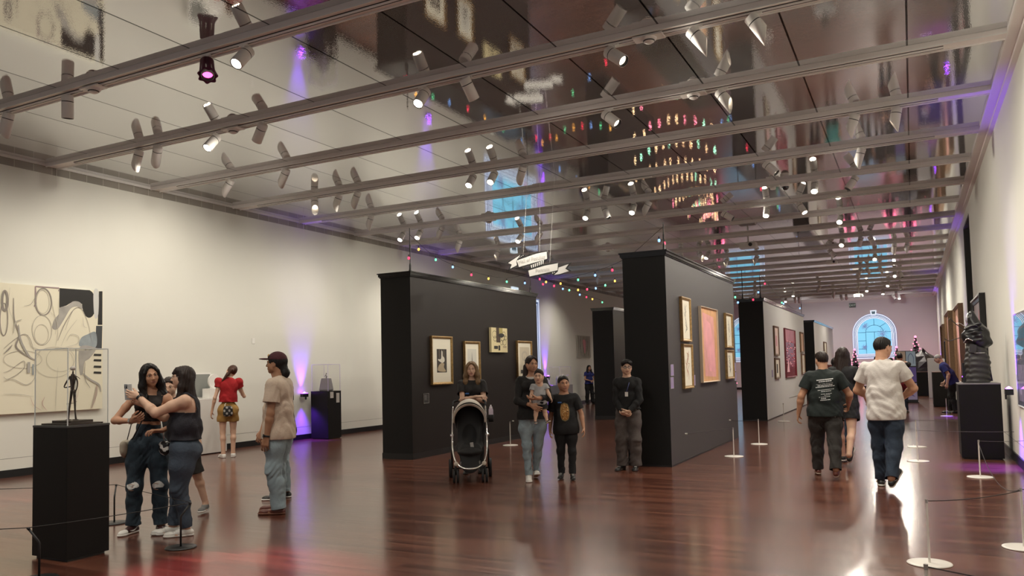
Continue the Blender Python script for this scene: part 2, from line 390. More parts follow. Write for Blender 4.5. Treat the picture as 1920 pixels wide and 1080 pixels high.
_trk=['nearest','second','third','fourth','fifth','sixth','seventh','eighth','ninth','tenth','eleventh','twelfth','thirteenth','fourteenth','fifteenth','sixteenth','seventeenth','eighteenth','nineteenth','twentieth']
CANS=[
(-10.27,2,(-0.35,0,-1),'cut',0,1.0),
(-9.04,2,(-0.12,0.1,-1),'round',0,0.9),
(-6.65,2,(0.05,-0.2,-1),'round',2,0.8),
(-6.11,2,(0.0,-0.65,-0.75),'round',1,0.5),
(-2.92,2,(0.0,-0.65,-0.75),'round',1,0.5),
(-2.33,2,(0.0,-0.65,-0.75),'round',1,0.5),
(-10.35,3,(-0.4,0,-1),'cut',0,1.1),
(-9.92,3,(-0.6,0.3,-0.8),'cut',0,1.0),
(-8.75,3,(0.0,-0.65,-0.75),'round',1,0.6),
(-7.84,3,(-0.7,0.2,-0.8),'round',0,0.8),
(-5.18,3,(0.0,-0.65,-0.75),'round',1,0.6),
(-4.54,3,(0.2,0.7,-1),'round',0,0.4),
(-2.72,3,(0.8,-0.3,-0.7),'round',0,0.9),
(-1.82,3,(0.62,0.1,-0.8),'cut',0,1.0),
(-1.23,3,(0.55,0.1,-0.85),'cut',0,1.0),
(-10.57,4,(-0.62,-0.1,-0.8),'cut',0,1.1),
(-9.27,4,(-0.6,0.1,-0.8),'cut',0,0.8),
(-3.49,4,(0.75,-0.2,-0.7),'round',0,0.8),
(-1.97,4,(0.6,-0.1,-0.9),'cut',0,1.0),
(-10.34,5,(0.25,-0.25,-1),'cut',0,0.8),
(-9.77,5,(-0.45,-0.05,-1),'cut',0,1.0),
(-9.32,5,(-0.55,0.1,-0.9),'cut',0,0.8),
(-6.78,5,(0.0,-0.65,-0.75),'round',1,0.5),
(-6.35,5,(0.0,-0.65,-0.75),'round',1,0.5),
(-5.79,5,(-0.55,0.35,-1),'cut',0,1.0),
(-0.6,5,(-0.4,0.1,-1),'cut',0,1.1),
(-0.06,5,(-0.2,0,-1),'cut',0,0.8),
(-10.5,6,(-0.42,0,-1),'cut',0,1.0),
(-2.04,6,(0.75,-0.1,-0.8),'round',0,1.0),
(-0.62,6,(-0.35,0.15,-1),'cut',0,1.1),
(-11.03,7,(0.0,-0.65,-0.75),'round',1,1.0),
(-10.53,7,(0.0,-0.65,-0.75),'round',1,0.7),
(-9.92,7,(-0.6,0,-0.85),'cut',0,1.0),
(-6.17,7,(0.0,-0.65,-0.75),'round',1,0.9),
(-5.74,7,(0.35,-0.1,-1),'round',0,0.5),
(-5.12,7,(0.0,-0.65,-0.75),'round',1,0.9),
(-4.82,7,(-0.6,0.1,-0.9),'cut',0,1.0),
(-1.52,7,(0.0,-0.65,-0.75),'round',1,0.7),
(-0.85,7,(-0.6,-0.2,-0.9),'round',0,0.9),
(-8.78,8,(-0.1,-0.8,-0.75),'round',1,0.7),
(-8.25,8,(-0.6,0,-0.8),'cut',0,0.8),
(-3.59,8,(0.85,0,-0.6),'round',0,0.7),
(-2.72,8,(0,-0.7,-0.9),'round',1,0.6),
(-2.0,8,(0.5,-0.35,-0.9),'round',1,0.6),
(-10.5,9,(-0.25,-0.3,-1),'cut',0,0.6),
(-1.37,9,(-0.08,-0.85,-0.7),'round',1,1.3),
(-5.61,11,(0.5,-0.2,-0.9),'cut',0,0.6),
(-5.38,11,(-0.3,-0.6,-0.9),'round',1,0.8),
(-1.63,11,(-0.05,-0.85,-0.7),'round',1,1.0),
(-1.16,11,(-0.35,0.2,-1),'round',0,0.9),
(-0.87,11,(0.45,0.3,-1),'round',0,0.9),
(-5.24,12,(-0.35,-0.2,-0.9),'cut',0,0.8),
(-4.31,12,(-0.5,-0.2,-0.9),'cut',0,0.8),
(-2.08,12,(0.6,0,-0.8),'round',0,0.8),
(-0.35,12,(-0.2,0.2,-1),'cut',0,0.8),
(-0.01,12,(-0.35,0,-1),'cut',0,0.8),
(-0.94,13,(-0.05,-0.85,-0.7),'round',1,0.9),
(-1.6,15,(-0.4,0.1,-0.9),'cut',0,0.8),
(-1.33,15,(0.5,0.1,-0.9),'cut',0,0.8),
(-0.9,15,(0.5,0.0,-0.9),'cut',0,0.8),
(-0.48,16,(0,-0.85,-0.7),'round',1,0.9),
(-0.28,16,(0.35,-0.2,-1),'round',0,0.7),
(-3.62,18,(-0.5,0.3,-0.9),'cut',0,0.7),
(-2.0,18,(-0.2,0.1,-1),'cut',0,0.7),
(-0.81,18,(-0.15,-0.7,-0.8),'round',1,0.8),
(-4.97,19,(0,-0.5,-1),'round',1,0.7),
(-1.75,19,(0,-0.7,-0.9),'round',1,0.8),
(-0.38,19,(0.3,-0.3,-1),'round',0,0.7),
(-6.97,20,(0.4,0.2,-1),'cut',0,0.7),
(-3.35,20,(-0.2,0.1,-1),'cut',0,0.7),
(-1.14,20,(0,-0.5,-1),'round',1,0.7),
(-5.86,21,(0,-0.8,-0.7),'round',1,0.9),
(-3.14,21,(0.3,-0.3,-1),'round',0,0.7),
(-0.74,22,(0.5,-0.2,-0.9),'round',0,0.7),
(-0.49,22,(0,-0.6,-0.9),'round',1,0.7),
]
_ks=sorted({c[1] for c in CANS}); _n={k:0 for k in _ks}; _tot={k:sum(1 for c in CANS if c[1]==k) for k in _ks}
for (x,k,d,st,lit,p) in CANS:
    i=_n[k]; _n[k]+=1
    look={0:'white spotlight',1:'glaring lit spotlight',2:'pink filtered spotlight wrapped in dark foil'}[lit]
    shape='with slanted snout' if st=='cut' else 'with round barrel'
    if lit==2: shape=''
    lab=' '.join(f"{look} {shape} {_ord[i]} from left on {_trk[_ks.index(k)]} lamp track".split())
    power=330*p*(1.15 if k>=12 else 1)*(.40 if (x<-9 and k<8) else (.8 if x<-7.7 else 1))*(.45 if (lit==1 and k>=7 and d[1]<-.7) else 1)
    col=(1,.925,.79) if lit!=2 else (1,.10,.30)
    if lit==2: power=2600; d=(2.15,-1.75,-4.7)
    r=put_can(x,k,d,st,lit,power,lab,spin=PI if d[0]<0 else 0,beam=(150 if lit!=1 else 110) if lit!=2 else 26,blend=1.0 if lit!=2 else .6,col=col)
    if lit==2:
        h=[c for c in r.children if c.name.startswith('lamp_housing')][0]
        f=MB(); n=40
        f.lathe([(.068,.07),(.071,.07),(.074,-.10),(.098,-.165),(.092,-.17),(.070,-.12)],M_foil,n); o=f.build('foil_wrap',h)
        for v in o.data.vertices:
            a=math.atan2(v.co.y,v.co.x); s=1+.12*math.sin(7*a+v.co.z*30)*(1 if v.co.z<-.09 else .2); v.co.x*=s; v.co.y*=s
# unseen spotlights, added further down, light the bays behind the partitions
def sensor(x,k,label,style):
    y=TK(k)
    if style=='detector':
        r=empty('smoke_detector',(x,y,4.955),0,label,'detector')
        MB().box((-.16,-.075,-.022),(.16,.075,-.005),M_can).build('mounting_plate',r)
        MB().lathe([(.0,-.075),(.035,-.073),(.055,-.06),(.06,-.045),(.075,-.04),(.085,-.022)],M_can,24).build('sensor_head',r)
        MB().lathe([(.056,-.058),(.0615,-.052),(.0615,-.047),(.056,-.045)],M_slot,24).build('vent_slot',r)
    elif style=='dome':
        r=empty('security_camera',(x,y,4.95),0,label,'camera')
        MB().lathe([(.085,0),(.085,-.05),(.07,-.06)],M_can,24).build('housing',r)
        MB().lathe([(.07,-.06),(.062,-.095),(.04,-.12),(.0,-.13)],mat('smoked_dome',(.01,.01,.012),.05,coat=1),24).build('dome',r)
    else:
        r=empty('emergency_light',(x,y,4.95),0,label,'lamp')
        MB().box((-.12,-.03,-.03),(.12,.03,0),M_can).build('mounting_plate',r)
        MB().lathe([(.0,-.09),(.05,-.085),(.06,-.05),(.045,-.03)],M_can,20).build('lamp_head',r)
sensor(-8.55,2,'white smoke detector on nearest lamp track above the pedestal','detector')
sensor(-8.36,3,'white smoke detector on second lamp track beside lit slanted spotlight','detector')
sensor(-2.33,3,'white smoke detector on second lamp track right of centre','detector')
sensor(-2.35,4,'white smoke detector on third lamp track right of centre','detector')
sensor(-8.6,7,'white domed smoke detector with black band above the black display wall','detector')
sensor(-7.85,10,'small white smoke detector above the ribbon banner','detector')
sensor(-2.05,7,'black dome security camera beneath the sixth lamp track','dome')
sensor(-2.28,7,'small white emergency lamp beside the black dome camera','lamp')
# loose diffuser strip on the sixth line
_s=MB().box((-6.5,TK(6)-.07,4.93),(-4.1,TK(6)-.01,4.948),mat('white_strip_cover',(.85,.82,.80),.3)); tag(_s.build('strip_cover'),'long white cover strip fixed to the fifth ceiling line','cover')
# projectors
def projector(x,y,zl,label,s=1):
    r=empty('ceiling_projector',(x,y,zl),0,label,'projector')
    bev(MB().box((-.2*s,-.16*s,-.07*s),(.2*s,.16*s,.07*s),M_can).build('projector_body',r),.02)
    MB().cyl((0,0,.07*s),(0,0,ZC-zl-.005),.025,M_can).cyl((0,0,ZC-zl-.03),(0,0,ZC-zl-.002),.09,M_can).build('ceiling_mount',r)
    MB().cyl((.08*s,-.15*s,0),(.08*s,-.19*s,0),.045*s,M_slot).build('projector_lens',r)
    return r
projector(-2.02,38.0,4.42,'white ceiling projector hanging before the far arched window')
projector(-3.85,21.8,4.70,'grey speaker-like projector below ceiling behind the grey display wall',1.1)
projector(-2.2,27.3,4.72,'dark ended projector high between the right hand spotlights',.8)
# fittings above and behind the viewer: one pink gel, then added white fill spots
_g=put_can(-9.3,1,(-.85,2.05,-4.7),'round',2,900,'pink filtered spotlight on the track above the viewer, aimed at floor',beam=20,col=(1,.10,.30),blend=.8)
for i,(x,k,d) in enumerate([(-9.4,1,(-.35,0,-1)),(-8.2,1,(-.2,.4,-1)),(-5.5,1,(-.2,.5,-1)),(-3.2,0,(-.3,.6,-1)),(-.9,1,(.5,.2,-1)),(-6.8,0,(-.4,.5,-1)),(-10.2,0,(-.55,.1,-1)),(-1.2,0,(.1,.6,-1))]):  # unseen spotlights added to light people who face the camera
    put_can(x,k,d,'round',0,300,'added white round fill spotlight above and behind the viewer, number '+_ord[i],beam=105,blend=1.)
for i,(x,k) in enumerate([(-.6,21),(-2.9,21),(-5.4,21)]):  # spotlights added to brighten the far wall
    put_can(x,k,(0,.8,-.62),'cut',0,210,'added white slanted spotlight brightening the far wall, '+_ord[i]+' from the right',beam=120,blend=1.,spin=PI,col=(1,.95,.95))
# more spotlights added as fill over the bays behind the display walls
for i,(x,k,d) in enumerate([(-10.6,8,(-.5,0,-1)),(-10.6,10,(-.5,0,-1)),(-10.6,11,(-.6,.1,-1)),(-10.4,13,(-.5,0,-1)),(-6.2,11,(0,.2,-1)),(-6.5,14,(.1,.1,-1)),(-9.8,16,(-.3,.2,-1)),(-6.4,18,(.1,.3,-1)),(-9.5,20,(0,.6,-1)),(-5.2,21,(0,.8,-1))]):
    put_can(x,k,d,'cut',0,330,'added white slanted fill spotlight behind the display walls, number '+_ord[i],beam=112,blend=1.,spin=PI)
# ------------------------------------------------------------------ display walls
M_blk=mat('matte_black_paint',(.007,.007,.007),.6,spec=.3,bump=.1,bscale=300); M_brn=mat('brown_black_paint',(.014,.0100,.0088),.55,spec=.3,bump=.1,bscale=300)
M_char=mat('charcoal_grey_paint',(.056,.051,.053),.55,bump=.1,bscale=300); M_lg=mat('pale_grey_paint',(.62,.62,.60),.6,bump=.1,bscale=300)
M_cap=mat('glossy_black_cap_moulding',(.012,.011,.011),.12); M_wht=mat('soft_white_paint',(.78,.76,.72),.6)
M_rod=mat('black_steel_rod',(.012,.012,.012),.4)
def display_wall(x0,x1,y0,y1,h,end,left,right,label,base=True,capm=None):
    r=empty('display_wall',((x0+x1)/2,y0,0),0,label,'wall')
    w=(x1-x0)/2; d=y1-y0
    b=MB(); vs=[(-w,0,0),(w,0,0),(w,d,0),(-w,d,0),(-w,0,h),(w,0,h),(w,d,h),(-w,d,h)]
    for f,m in (((0,1,5,4),end),((2,3,7,6),end),((1,2,6,5),right),((3,0,4,7),left),((4,5,6,7),end)): b.add([vs[i] for i in f],[(0,1,2,3)],m)
    b.build('wall_panel',r)
    c=MB(); cm=capm or M_cap
    for e,z0,z1 in ((.03,h-.055,h-.012),(.015,h-.075,h-.055),(.045,h-.012,h+.008)):
        c.box((-w-e,-e,z0),(w+e,d+e,z1),cm)
    c.build('cap_moulding',r)
    if base: MB().box((-w-.008,-.008,.0),(w+.008,d+.008,.10),M_base).build('base_trim',r)
    else: MB().box((-w-.003,-.003,.0),(w+.003,d+.003,.025),M_base).build('base_trim',r)
    return r
W1=display_wall(-8.20,-7.58,11.07,16.1,3.19,M_blk,M_blk,M_brn,'black display wall hung with gold framed drawings behind the stroller')
W2=display_wall(-3.86,-3.20,11.30,16.22,3.19,M_blk,M_char,M_char,'tall charcoal display wall with pink and orange painting',base=False)
W3=display_wall(-4.05,-3.42,21.15,29.6,3.19,M_blk,M_lg,M_lg,'pale grey display wall with black end and crimson picture',base=False)
W4=display_wall(-8.20,-7.57,21.2,26.0,3.19,M_blk,M_blk,M_brn,'black display wall standing beyond the guard near the far left wall')
W5=display_wall(-4.12,-3.50,33.6,42.0,3.19,M_blk,M_wht,M_wht,'white sided display wall farthest down the hall',base=False)
def rod(x,y,z0,z1,label):
    r=empty('hanging_rod',(x,y,z0),0,label,'rod')
    MB().cyl((0,0,0),(0,0,z1-z0),.008,M_rod,n=8).build('rod',r)
    MB().lathe([(.035,0),(.03,.02),(.02,.05),(.018,.12),(.009,.16)],M_rod,12).build('rod_foot',r)
    MB().cyl((0,0,(z1-z0)*.45),(0,0,(z1-z0)*.62),.013,M_rod,n=8).build('rod_sleeve',r)
rod(-7.66,11.2,3.2,3.97,'thin black rod on near corner of the black display wall')
rod(-7.66,15.98,3.2,4.15,'thin black rod on far corner of the black display wall under banner')
rod(-3.30,11.62,3.2,3.66,'thin black rod on near corner of the charcoal display wall')
rod(-3.95,21.25,3.2,3.98,'left black rod on the pale grey display wall')
rod(-3.50,21.3,3.2,3.82,'right black rod on the pale grey display wall')
rod(-3.95,33.7,3.2,4.3,'black rod on the farthest white display wall')

# ------------------------------------------------------------------ framed works
M_gold=mat('worn_gold_frame',(.42,.27,.11),.38,metal=.55,var=.25,vscale=30); M_paper=mat('cream_mat_board',(.85,.80,.66),.8); M_ink=mat('black_ink',(.03,.028,.026),.7)
M_wood=mat('brown_wood_frame',(.20,.115,.06),.45,var=.3,vscale=20,stretch=(1,1,6)); M_grey=mat('grey_pencil',(.36,.34,.31),.8); M_sep=mat('sepia_wash',(.45,.36,.24),.8); M_gold2=mat('yellowed_paper',(.72,.62,.36),.7)
M_pinkp=mat('pink_wash',(.72,.34,.38),.8); M_white=mat('bright_white_paper',(.88,.86,.82),.8); M_bl=mat('black_frame',(.015,.015,.015),.35)
def on_plus_x(x,y0,y1,z0,z1,th=.035):
    """frame space (u right seen from the front, v up, w out) for a work on a surface facing +X"""
    return Matrix(((0,0,1,x),(1,0,0,(y0+y1)/2),(0,1,0,(z0+z1)/2),(0,0,0,1)))
def on_minus_x(x,y0,y1,z0,z1):
    return Matrix(((0,0,-1,x),(-1,0,0,(y0+y1)/2),(0,1,0,(z0+z1)/2),(0,0,0,1)))
def on_minus_y(y,x0,x1,z0,z1):
    return Matrix(((1,0,0,(x0+x1)/2),(0,0,-1,y),(0,1,0,(z0+z1)/2),(0,0,0,1)))
def framed(M,w,h,label,draw,frame=M_gold,fw=.045,depth=.045,paper=M_paper,name='framed_picture',cat='picture',glass=False,group=None):
    r=bpy.data.objects.new(name,None); C.objects.link(r); r.matrix_world=M; tag(r,label,cat,group)
    if fw>0:
        f=MB(); prof=[(0,0),(0,depth),(.35,depth*1.05),(.55,depth*.8),(1,depth*.62),(1,0)]
        W,H=w/2,h/2
        cs=[(-1,-1),(1,-1),(1,1),(-1,1)]
        vs=[]
        for cx,cy in cs:
            for t,z in prof: vs.append((cx*(W-fw*t),cy*(H-fw*t),z))
        n=len(prof); fs=[(i*n+j,((i+1)%4)*n+j,((i+1)%4)*n+j+1,i*n+j+1) for i in range(4) for j in range(n-1)]
        f.add(vs,fs,frame); f.build('frame',r)
        iw,ih,zz=w-2*fw,h-2*fw,depth*.45
    else: iw,ih,zz=w,h,depth
    p=MB(); p.box((-iw/2,-ih/2,0),(iw/2,ih/2,zz),paper)
    a=Art(p,Matrix.Translation((0,0,zz)))
    draw(a,iw,ih); p.build('picture_sheet' if fw>0 else 'canvas',r)
    if glass:
        MB().box((-iw/2,-ih/2,zz+.006),(iw/2,ih/2,zz+.008),clear_sheet('picture_glazing',(.95,.97,1),1.45)).build('glazing',r)
    return r
def d_portrait(a,w,h):
    a.rect(-w*.27,-h*.28,w*.27,h*.26,mat('dark_sepia',(.05,.042,.036),.7))
    for i in range(7): a.line([(-w*.2+i*w*.065,h*.25),(-w*.19+i*w*.06,h*.05)],.006,M_sep if i%2 else M_ink,taper=1)
    a.poly([(-.02*w,.22*h),(.04*w,.2*h),(.05*w,.10*h),(.13*w,.06*h),(.14*w,-.02*h),(.02*w,-.06*h),(-.12*w,-.03*h),(-.2*w,.0*h),(-.2*w,.03*h),(-.05*w,.04*h)],mat('pale_figure_wash',(.7,.66,.56),.8),True)
    a.poly([(-.22*w,-.24*h),(-.18*w,-.12*h),(-.02*w,-.06*h),(.12*w,-.08*h),(.1*w,-.16*h),(.2*w,-.26*h)],M_sep,True)
def d_tower(a,w,h):
    a.rect(-w*.34,-h*.36,w*.34,h*.36,mat('faint_grey_wash',(.66,.64,.57),.8))
    a.poly([(-.05*w,-.3*h),(-.03*w,-.05*h),(0,.3*h),(.03*w,-.03*h),(.1*w,-.3*h)],M_ink)
    a.line([(-.2*w,-.3*h),(0,-.34*h),(.25*w,-.28*h)],.01,M_grey)
def d_collage(a,w,h):
    a.rect(-w*.2,-h*.1,w*.05,h*.5,mat('brown_block',(.07,.045,.03),.7)); a.rect(-w*.02,h*.15,w*.2,h*.5,mat('ochre_block',(.40,.33,.12),.7))
    for cx,cy,r in ((-.3,.22,.14),(-.28,.05,.1),(.2,.1,.13),(.28,.25,.1),(.12,-.1,.09),(.3,-.08,.12),(.38,.1,.08)): a.ring(cx*w,cy*h,r*w,r*h,.008,M_ink)
    a.poly([(-.1*w,.2*h),(.1*w,.28*h),(.3*w,.22*h),(.12*w,.1*h)],M_ink,True); a.rect(-w*.35,-h*.36,-w*.12,-h*.24,M_ink); a.rect(-w*.08,-h*.42,w*.02,-h*.22,M_ink); a.rect(w*.2,-h*.3,w*.42,-h*.24,M_sep)
def d_figure(a,w,h):
    a.rect(-w*.36,-h*.40,w*.40,h*.38,mat('tan_wash',(.62,.55,.42),.8))
    for k in range(3): a.ring(.02*w,.12*h,w*(.16+.03*k),h*(.1+.02*k),.005,M_grey)
    for s in (-1,1): a.line([(s*.15*w,.05*h),(s*.2*w,-.1*h),(s*.12*w,-.3*h)],.01,M_grey)
    a.line([(0,.1*h),(.03*w,-.05*h),(0,-.2*h),(.05*w,-.35*h)],.012,M_ink); a.rect(-w*.3,-h*.38,-w*.15,-h*.28,M_ink)
def d_sketch(seed,col=None,dark=.2):
    def f(a,w,h):
        q=random.Random(seed); c=col or M_grey
        pts=[(q.uniform(-.12,.12)*w,(-.35+.7*i/5)*h) for i in range(6)]
        a.line(pts,.02,c)
        for i in range(9):
            y=q.uniform(-.3,.3)*h; x=q.uniform(-.1,.1)*w
            a.line([(x,y),(x+q.uniform(-.2,.2)*w,y+q.uniform(.02,.12)*h),(x+q.uniform(-.15,.15)*w,y+q.uniform(.1,.2)*h)],.008,c if q.random()>dark else M_ink)
    return f
X1=-7.58+.002
framed(on_plus_x(X1,11.64,12.36,1.24,2.11),.70,.87,'large gold framed dark portrait nearest the black wall corner',d_portrait)
framed(on_plus_x(X1,12.80,13.38,1.22,2.04),.60,.82,'gold framed sheet with thin dark spire directly behind stroller woman',d_tower)
framed(on_plus_x(X1,13.82,14.54,1.84,2.34),.70,.50,'unframed yellowish ink collage hung highest on black wall',d_collage,fw=0,depth=.05,paper=M_gold2,name='collage_panel')
framed(on_plus_x(X1,14.99,15.76,1.26,2.10),.72,.84,'gold framed figure drawing at far end beside the mother',d_figure)
def d_label(a,w,h):
    a.ring(0,0,1e-4,1e-4,1e-4,M_ink)
    for i in range(6): a.line([(-w*.38,h*(.34-.1*i)),(w*(.2 if i%2 else .05),h*(.34-.1*i))],.004,mat('grey_print',(.4,.38,.36),.8),False,1)
def wall_label(M,w,h,label,paper,group=None): 
    return framed(M,w,h,label,d_label,fw=.004,frame=mat('label_edge',(.5,.48,.46),.6),depth=.006,paper=paper,name='wall_label',cat='label',group=group)
M_lab_b=mat('black_label_card',(.03,.027,.026),.6); M_lab_p=mat('lilac_label_card',(.36,.28,.52),.6)
wall_label(on_plus_x(X1,11.40,11.60,.92,1.11),.17,.17,'small black label card low beside the dark portrait',M_lab_b)
X2=-3.20+.002
framed(on_plus_x(X2,12.02,12.56,1.86,2.55),.56,.70,'gold framed pale sketch upper left of the pink painting',d_sketch(1))
framed(on_plus_x(X2,12.01,12.61,1.11,1.82),.58,.70,'gold framed reddish sketch lower left of the pink painting',d_sketch(2,mat('red_chalk',(.45,.16,.10),.8),.1))
def d_pink(a,w,h):
    a.poly([(-.36*w,.44*h),(.30*w,.40*h),(.36*w,-.36*h),(.34*w,-.45*h),(-.30*w,-.43*h),(-.34*w,.1*h)],mat('rose_pigment',(.70,.34,.34),.75,var=.12,vscale=5))
    a.poly([(-.26*w,.36*h),(.1*w,.30*h),(.28*w,-.1*h),(.30*w,-.38*h),(-.05*w,-.36*h),(-.22*w,0)],mat('bright_pink_pigment',(.78,.36,.42),.75,var=.1,vscale=4))
    q=random.Random(4); o=mat('pale_orange_stroke',(.84,.44,.20),.8)
    for i in range(16):
        x=-.45*w+.9*w*i/16; a.line([(x,.47*h-q.random()*.05*h),(x+.12*w,.2*h*q.random()),(x+.05*w,-.47*h+.05*h*q.random())],.006,o)
framed(on_plus_x(X2,13.20,14.50,1.18,2.48),1.28,1.30,'square orange painting with glowing pink centre',d_pink,fw=.02,frame=mat('pale_canvas_edge',(.55,.45,.34),.6),depth=.05,paper=mat('orange_pigment',(.62,.34,.17),.75,var=.15,vscale=5),name='abstract_painting',cat='painting')
framed(on_plus_x(X2,15.22,15.84,1.80,2.47),.62,.67,'gold framed faint sketch upper right of the pink painting',d_sketch(3))
framed(on_plus_x(X2,15.16,15.88,1.20,1.76),.66,.56,'gold framed dark sketch lower right of the pink painting',d_sketch(5,M_ink,.6))
for (y0,z0,l) in ((11.38,1.33,'upper lilac label card near charcoal wall corner'),(11.36,1.14,'lower lilac label card near charcoal wall corner'),(12.66,1.15,'lilac label card between the reddish sketch and pink painting'),(16.02,1.34,'upper lilac label card at far end of charcoal wall'),(16.02,1.15,'lower lilac label card at far end of charcoal wall')):
    wall_label(on_plus_x(X2,y0,y0+.17,z0,z0+.17),.17,.17,l,M_lab_p)
X3=-3.42+.002
framed(on_plus_x(X3,22.6,23.4,1.70,2.53),.8,.83,'brown framed print upper left on pale grey wall',lambda a,w,h:a.rect(-.15*w,-.2*h,.15*w,.2*h,M_pinkp),frame=M_wood,fw=.05,paper=mat('blush_mat_board',(.80,.62,.55),.8))
framed(on_plus_x(X3,22.55,23.4,1.05,1.64),.8,.58,'brown framed dark print lower left on pale grey wall',lambda a,w,h:a.rect(-.15*w,-.28*h,.15*w,.25*h,M_ink),frame=M_wood,fw=.05)
def d_crim(a,w,h):
    q=random.Random(8); pk=mat('pale_pink_fleck',(.85,.5,.55),.6)
    a.rect(-.5*w,-.5*h,.5*w,.22*h,mat('dark_crimson',(.17,.012,.02),.25)); 
    for i in range(46):
        x=q.uniform(-.45,.40)*w; y=q.uniform(-.3,.26)*h; a.rect(x,y,x+q.uniform(.04,.16)*w,y+.018*h,pk if q.random()>.4 else mat('scarlet_fleck',(.6,.04,.06),.4))
    a.poly([(-.45*w,-.4*h),(-.3*w,-.1*h),(-.2*w,-.4*h)],pk)
framed(on_plus_x(X3,24.6,26.9,1.05,2.54),2.3,1.49,'large crimson and pink abstract picture',d_crim,fw=.02,frame=mat('crimson_edge',(.2,.03,.04),.4),depth=.05,paper=mat('dusty_rose_paint',(.40,.13,.17),.4,var=.2,vscale=4),name='abstract_painting',cat='painting')
framed(on_plus_x(X3,28.3,29.1,1.85,2.54),.8,.7,'brown framed print upper right on pale grey wall',d_sketch(9,M_sep),frame=M_wood,fw=.05,paper=mat('peach_paper',(.75,.5,.36),.8))
framed(on_plus_x(X3,28.35,29.3,1.10,1.80),.85,.7,'brown framed print lower right on pale grey wall',d_sketch(10,M_pinkp),frame=M_wood,fw=.05)
wall_label(on_plus_x(X3,22.1,22.28,1.1,1.32),.17,.2,'small white label card left of the lower brown framed print',M_lab_p)
framed(on_plus_x(-3.50+.002,37.0,38.2,1.6,2.4),1.1,.8,'dark framed picture on the farthest white display wall',d_sketch(12),frame=M_wood,fw=.05)
# right-hand wall works (face -X)
RX=XR-.002
framed(on_minus_x(RX,16.72,19.3,1.17,2.70),2.4,1.52,'wide black framed picture leaning behind the dark creature sculpture',lambda a,w,h:[a.disc((.3-.2*i)*w,.1*h*math.sin(i*2),.09*w,.3*h,M_pinkp if i%2 else M_white) for i in range(4)],frame=M_bl,fw=.11,depth=.10,paper=mat('mauve_print',(.45,.36,.38),.4))
framed(on_minus_x(RX,23.7,27.0,.80,2.98),3.1,2.15,'huge pink and brown painting past the tall doorway',lambda a,w,h:[a.poly([(-.4*w,.4*h),(.1*w,.3*h),(.35*w,-.1*h),(0,-.42*h),(-.3*w,-.1*h)],mat('salmon_pigment',(.72,.38,.32),.6,var=.2),True),a.poly([(-.1*w,.2*h),(.2*w,.1*h),(.15*w,-.25*h),(-.15*w,-.1*h)],M_pinkp,True)],fw=.05,frame=M_wood,depth=.12,paper=mat('umber_pigment',(.34,.17,.12),.6,var=.3),name='large_painting',cat='painting')
framed(on_minus_x(RX,29.7,33.3,1.0,3.12),3.4,2.1,'brown framed tall painting second beyond the doorway',d_sketch(14,M_sep),fw=.06,frame=M_wood,depth=.14,paper=mat('russet_pigment',(.27,.12,.08),.6,var=.3),name='large_painting',cat='painting')
framed(on_minus_x(RX,35.8,38.7,1.5,2.93),2.7,1.4,'ochre painting third beyond the doorway',d_sketch(15,M_ink),fw=.04,frame=M_wood,depth=.14,paper=mat('ochre_pigment',(.55,.34,.12),.6,var=.3),name='large_painting',cat='painting')
framed(on_minus_x(RX,34.0,35.4,1.0,2.2),1.3,1.2,'small dark panel between the far right wall paintings',d_sketch(16,M_sep),fw=.04,frame=M_bl,depth=.12,paper=mat('dark_umber',(.07,.05,.04),.6),name='large_painting',cat='painting')
def d_poster(a,w,h):
    bl=mat('ice_blue_print',(.30,.62,.85),.4,var=.2)
    a.rect(-.47*w,.05*h,-.36*w,.47*h,mat('cyan_strip',(.45,.85,1),.4))
    for i in range(4):
        for j in range(3): a.rect((-.34+.16*i)*w,(.1+.13*j)*h,(-.21+.16*i)*w,(.21+.13*j)*h,bl)
    a.rect(-.4*w,-.45*h,.45*w,-.05*h,mat('lilac_grey_print',(.45,.38,.55),.5,var=.3))
framed(on_minus_x(RX,10.6,12.44,.83,2.06),1.8,1.22,'glazed blue and lilac poster at right edge of photo',d_poster,fw=.02,frame=mat('thin_white_frame',(.7,.72,.75),.4),depth=.02,paper=mat('lavender_print',(.50,.46,.60),.3),glass=True,name='glazed_poster',cat='poster')
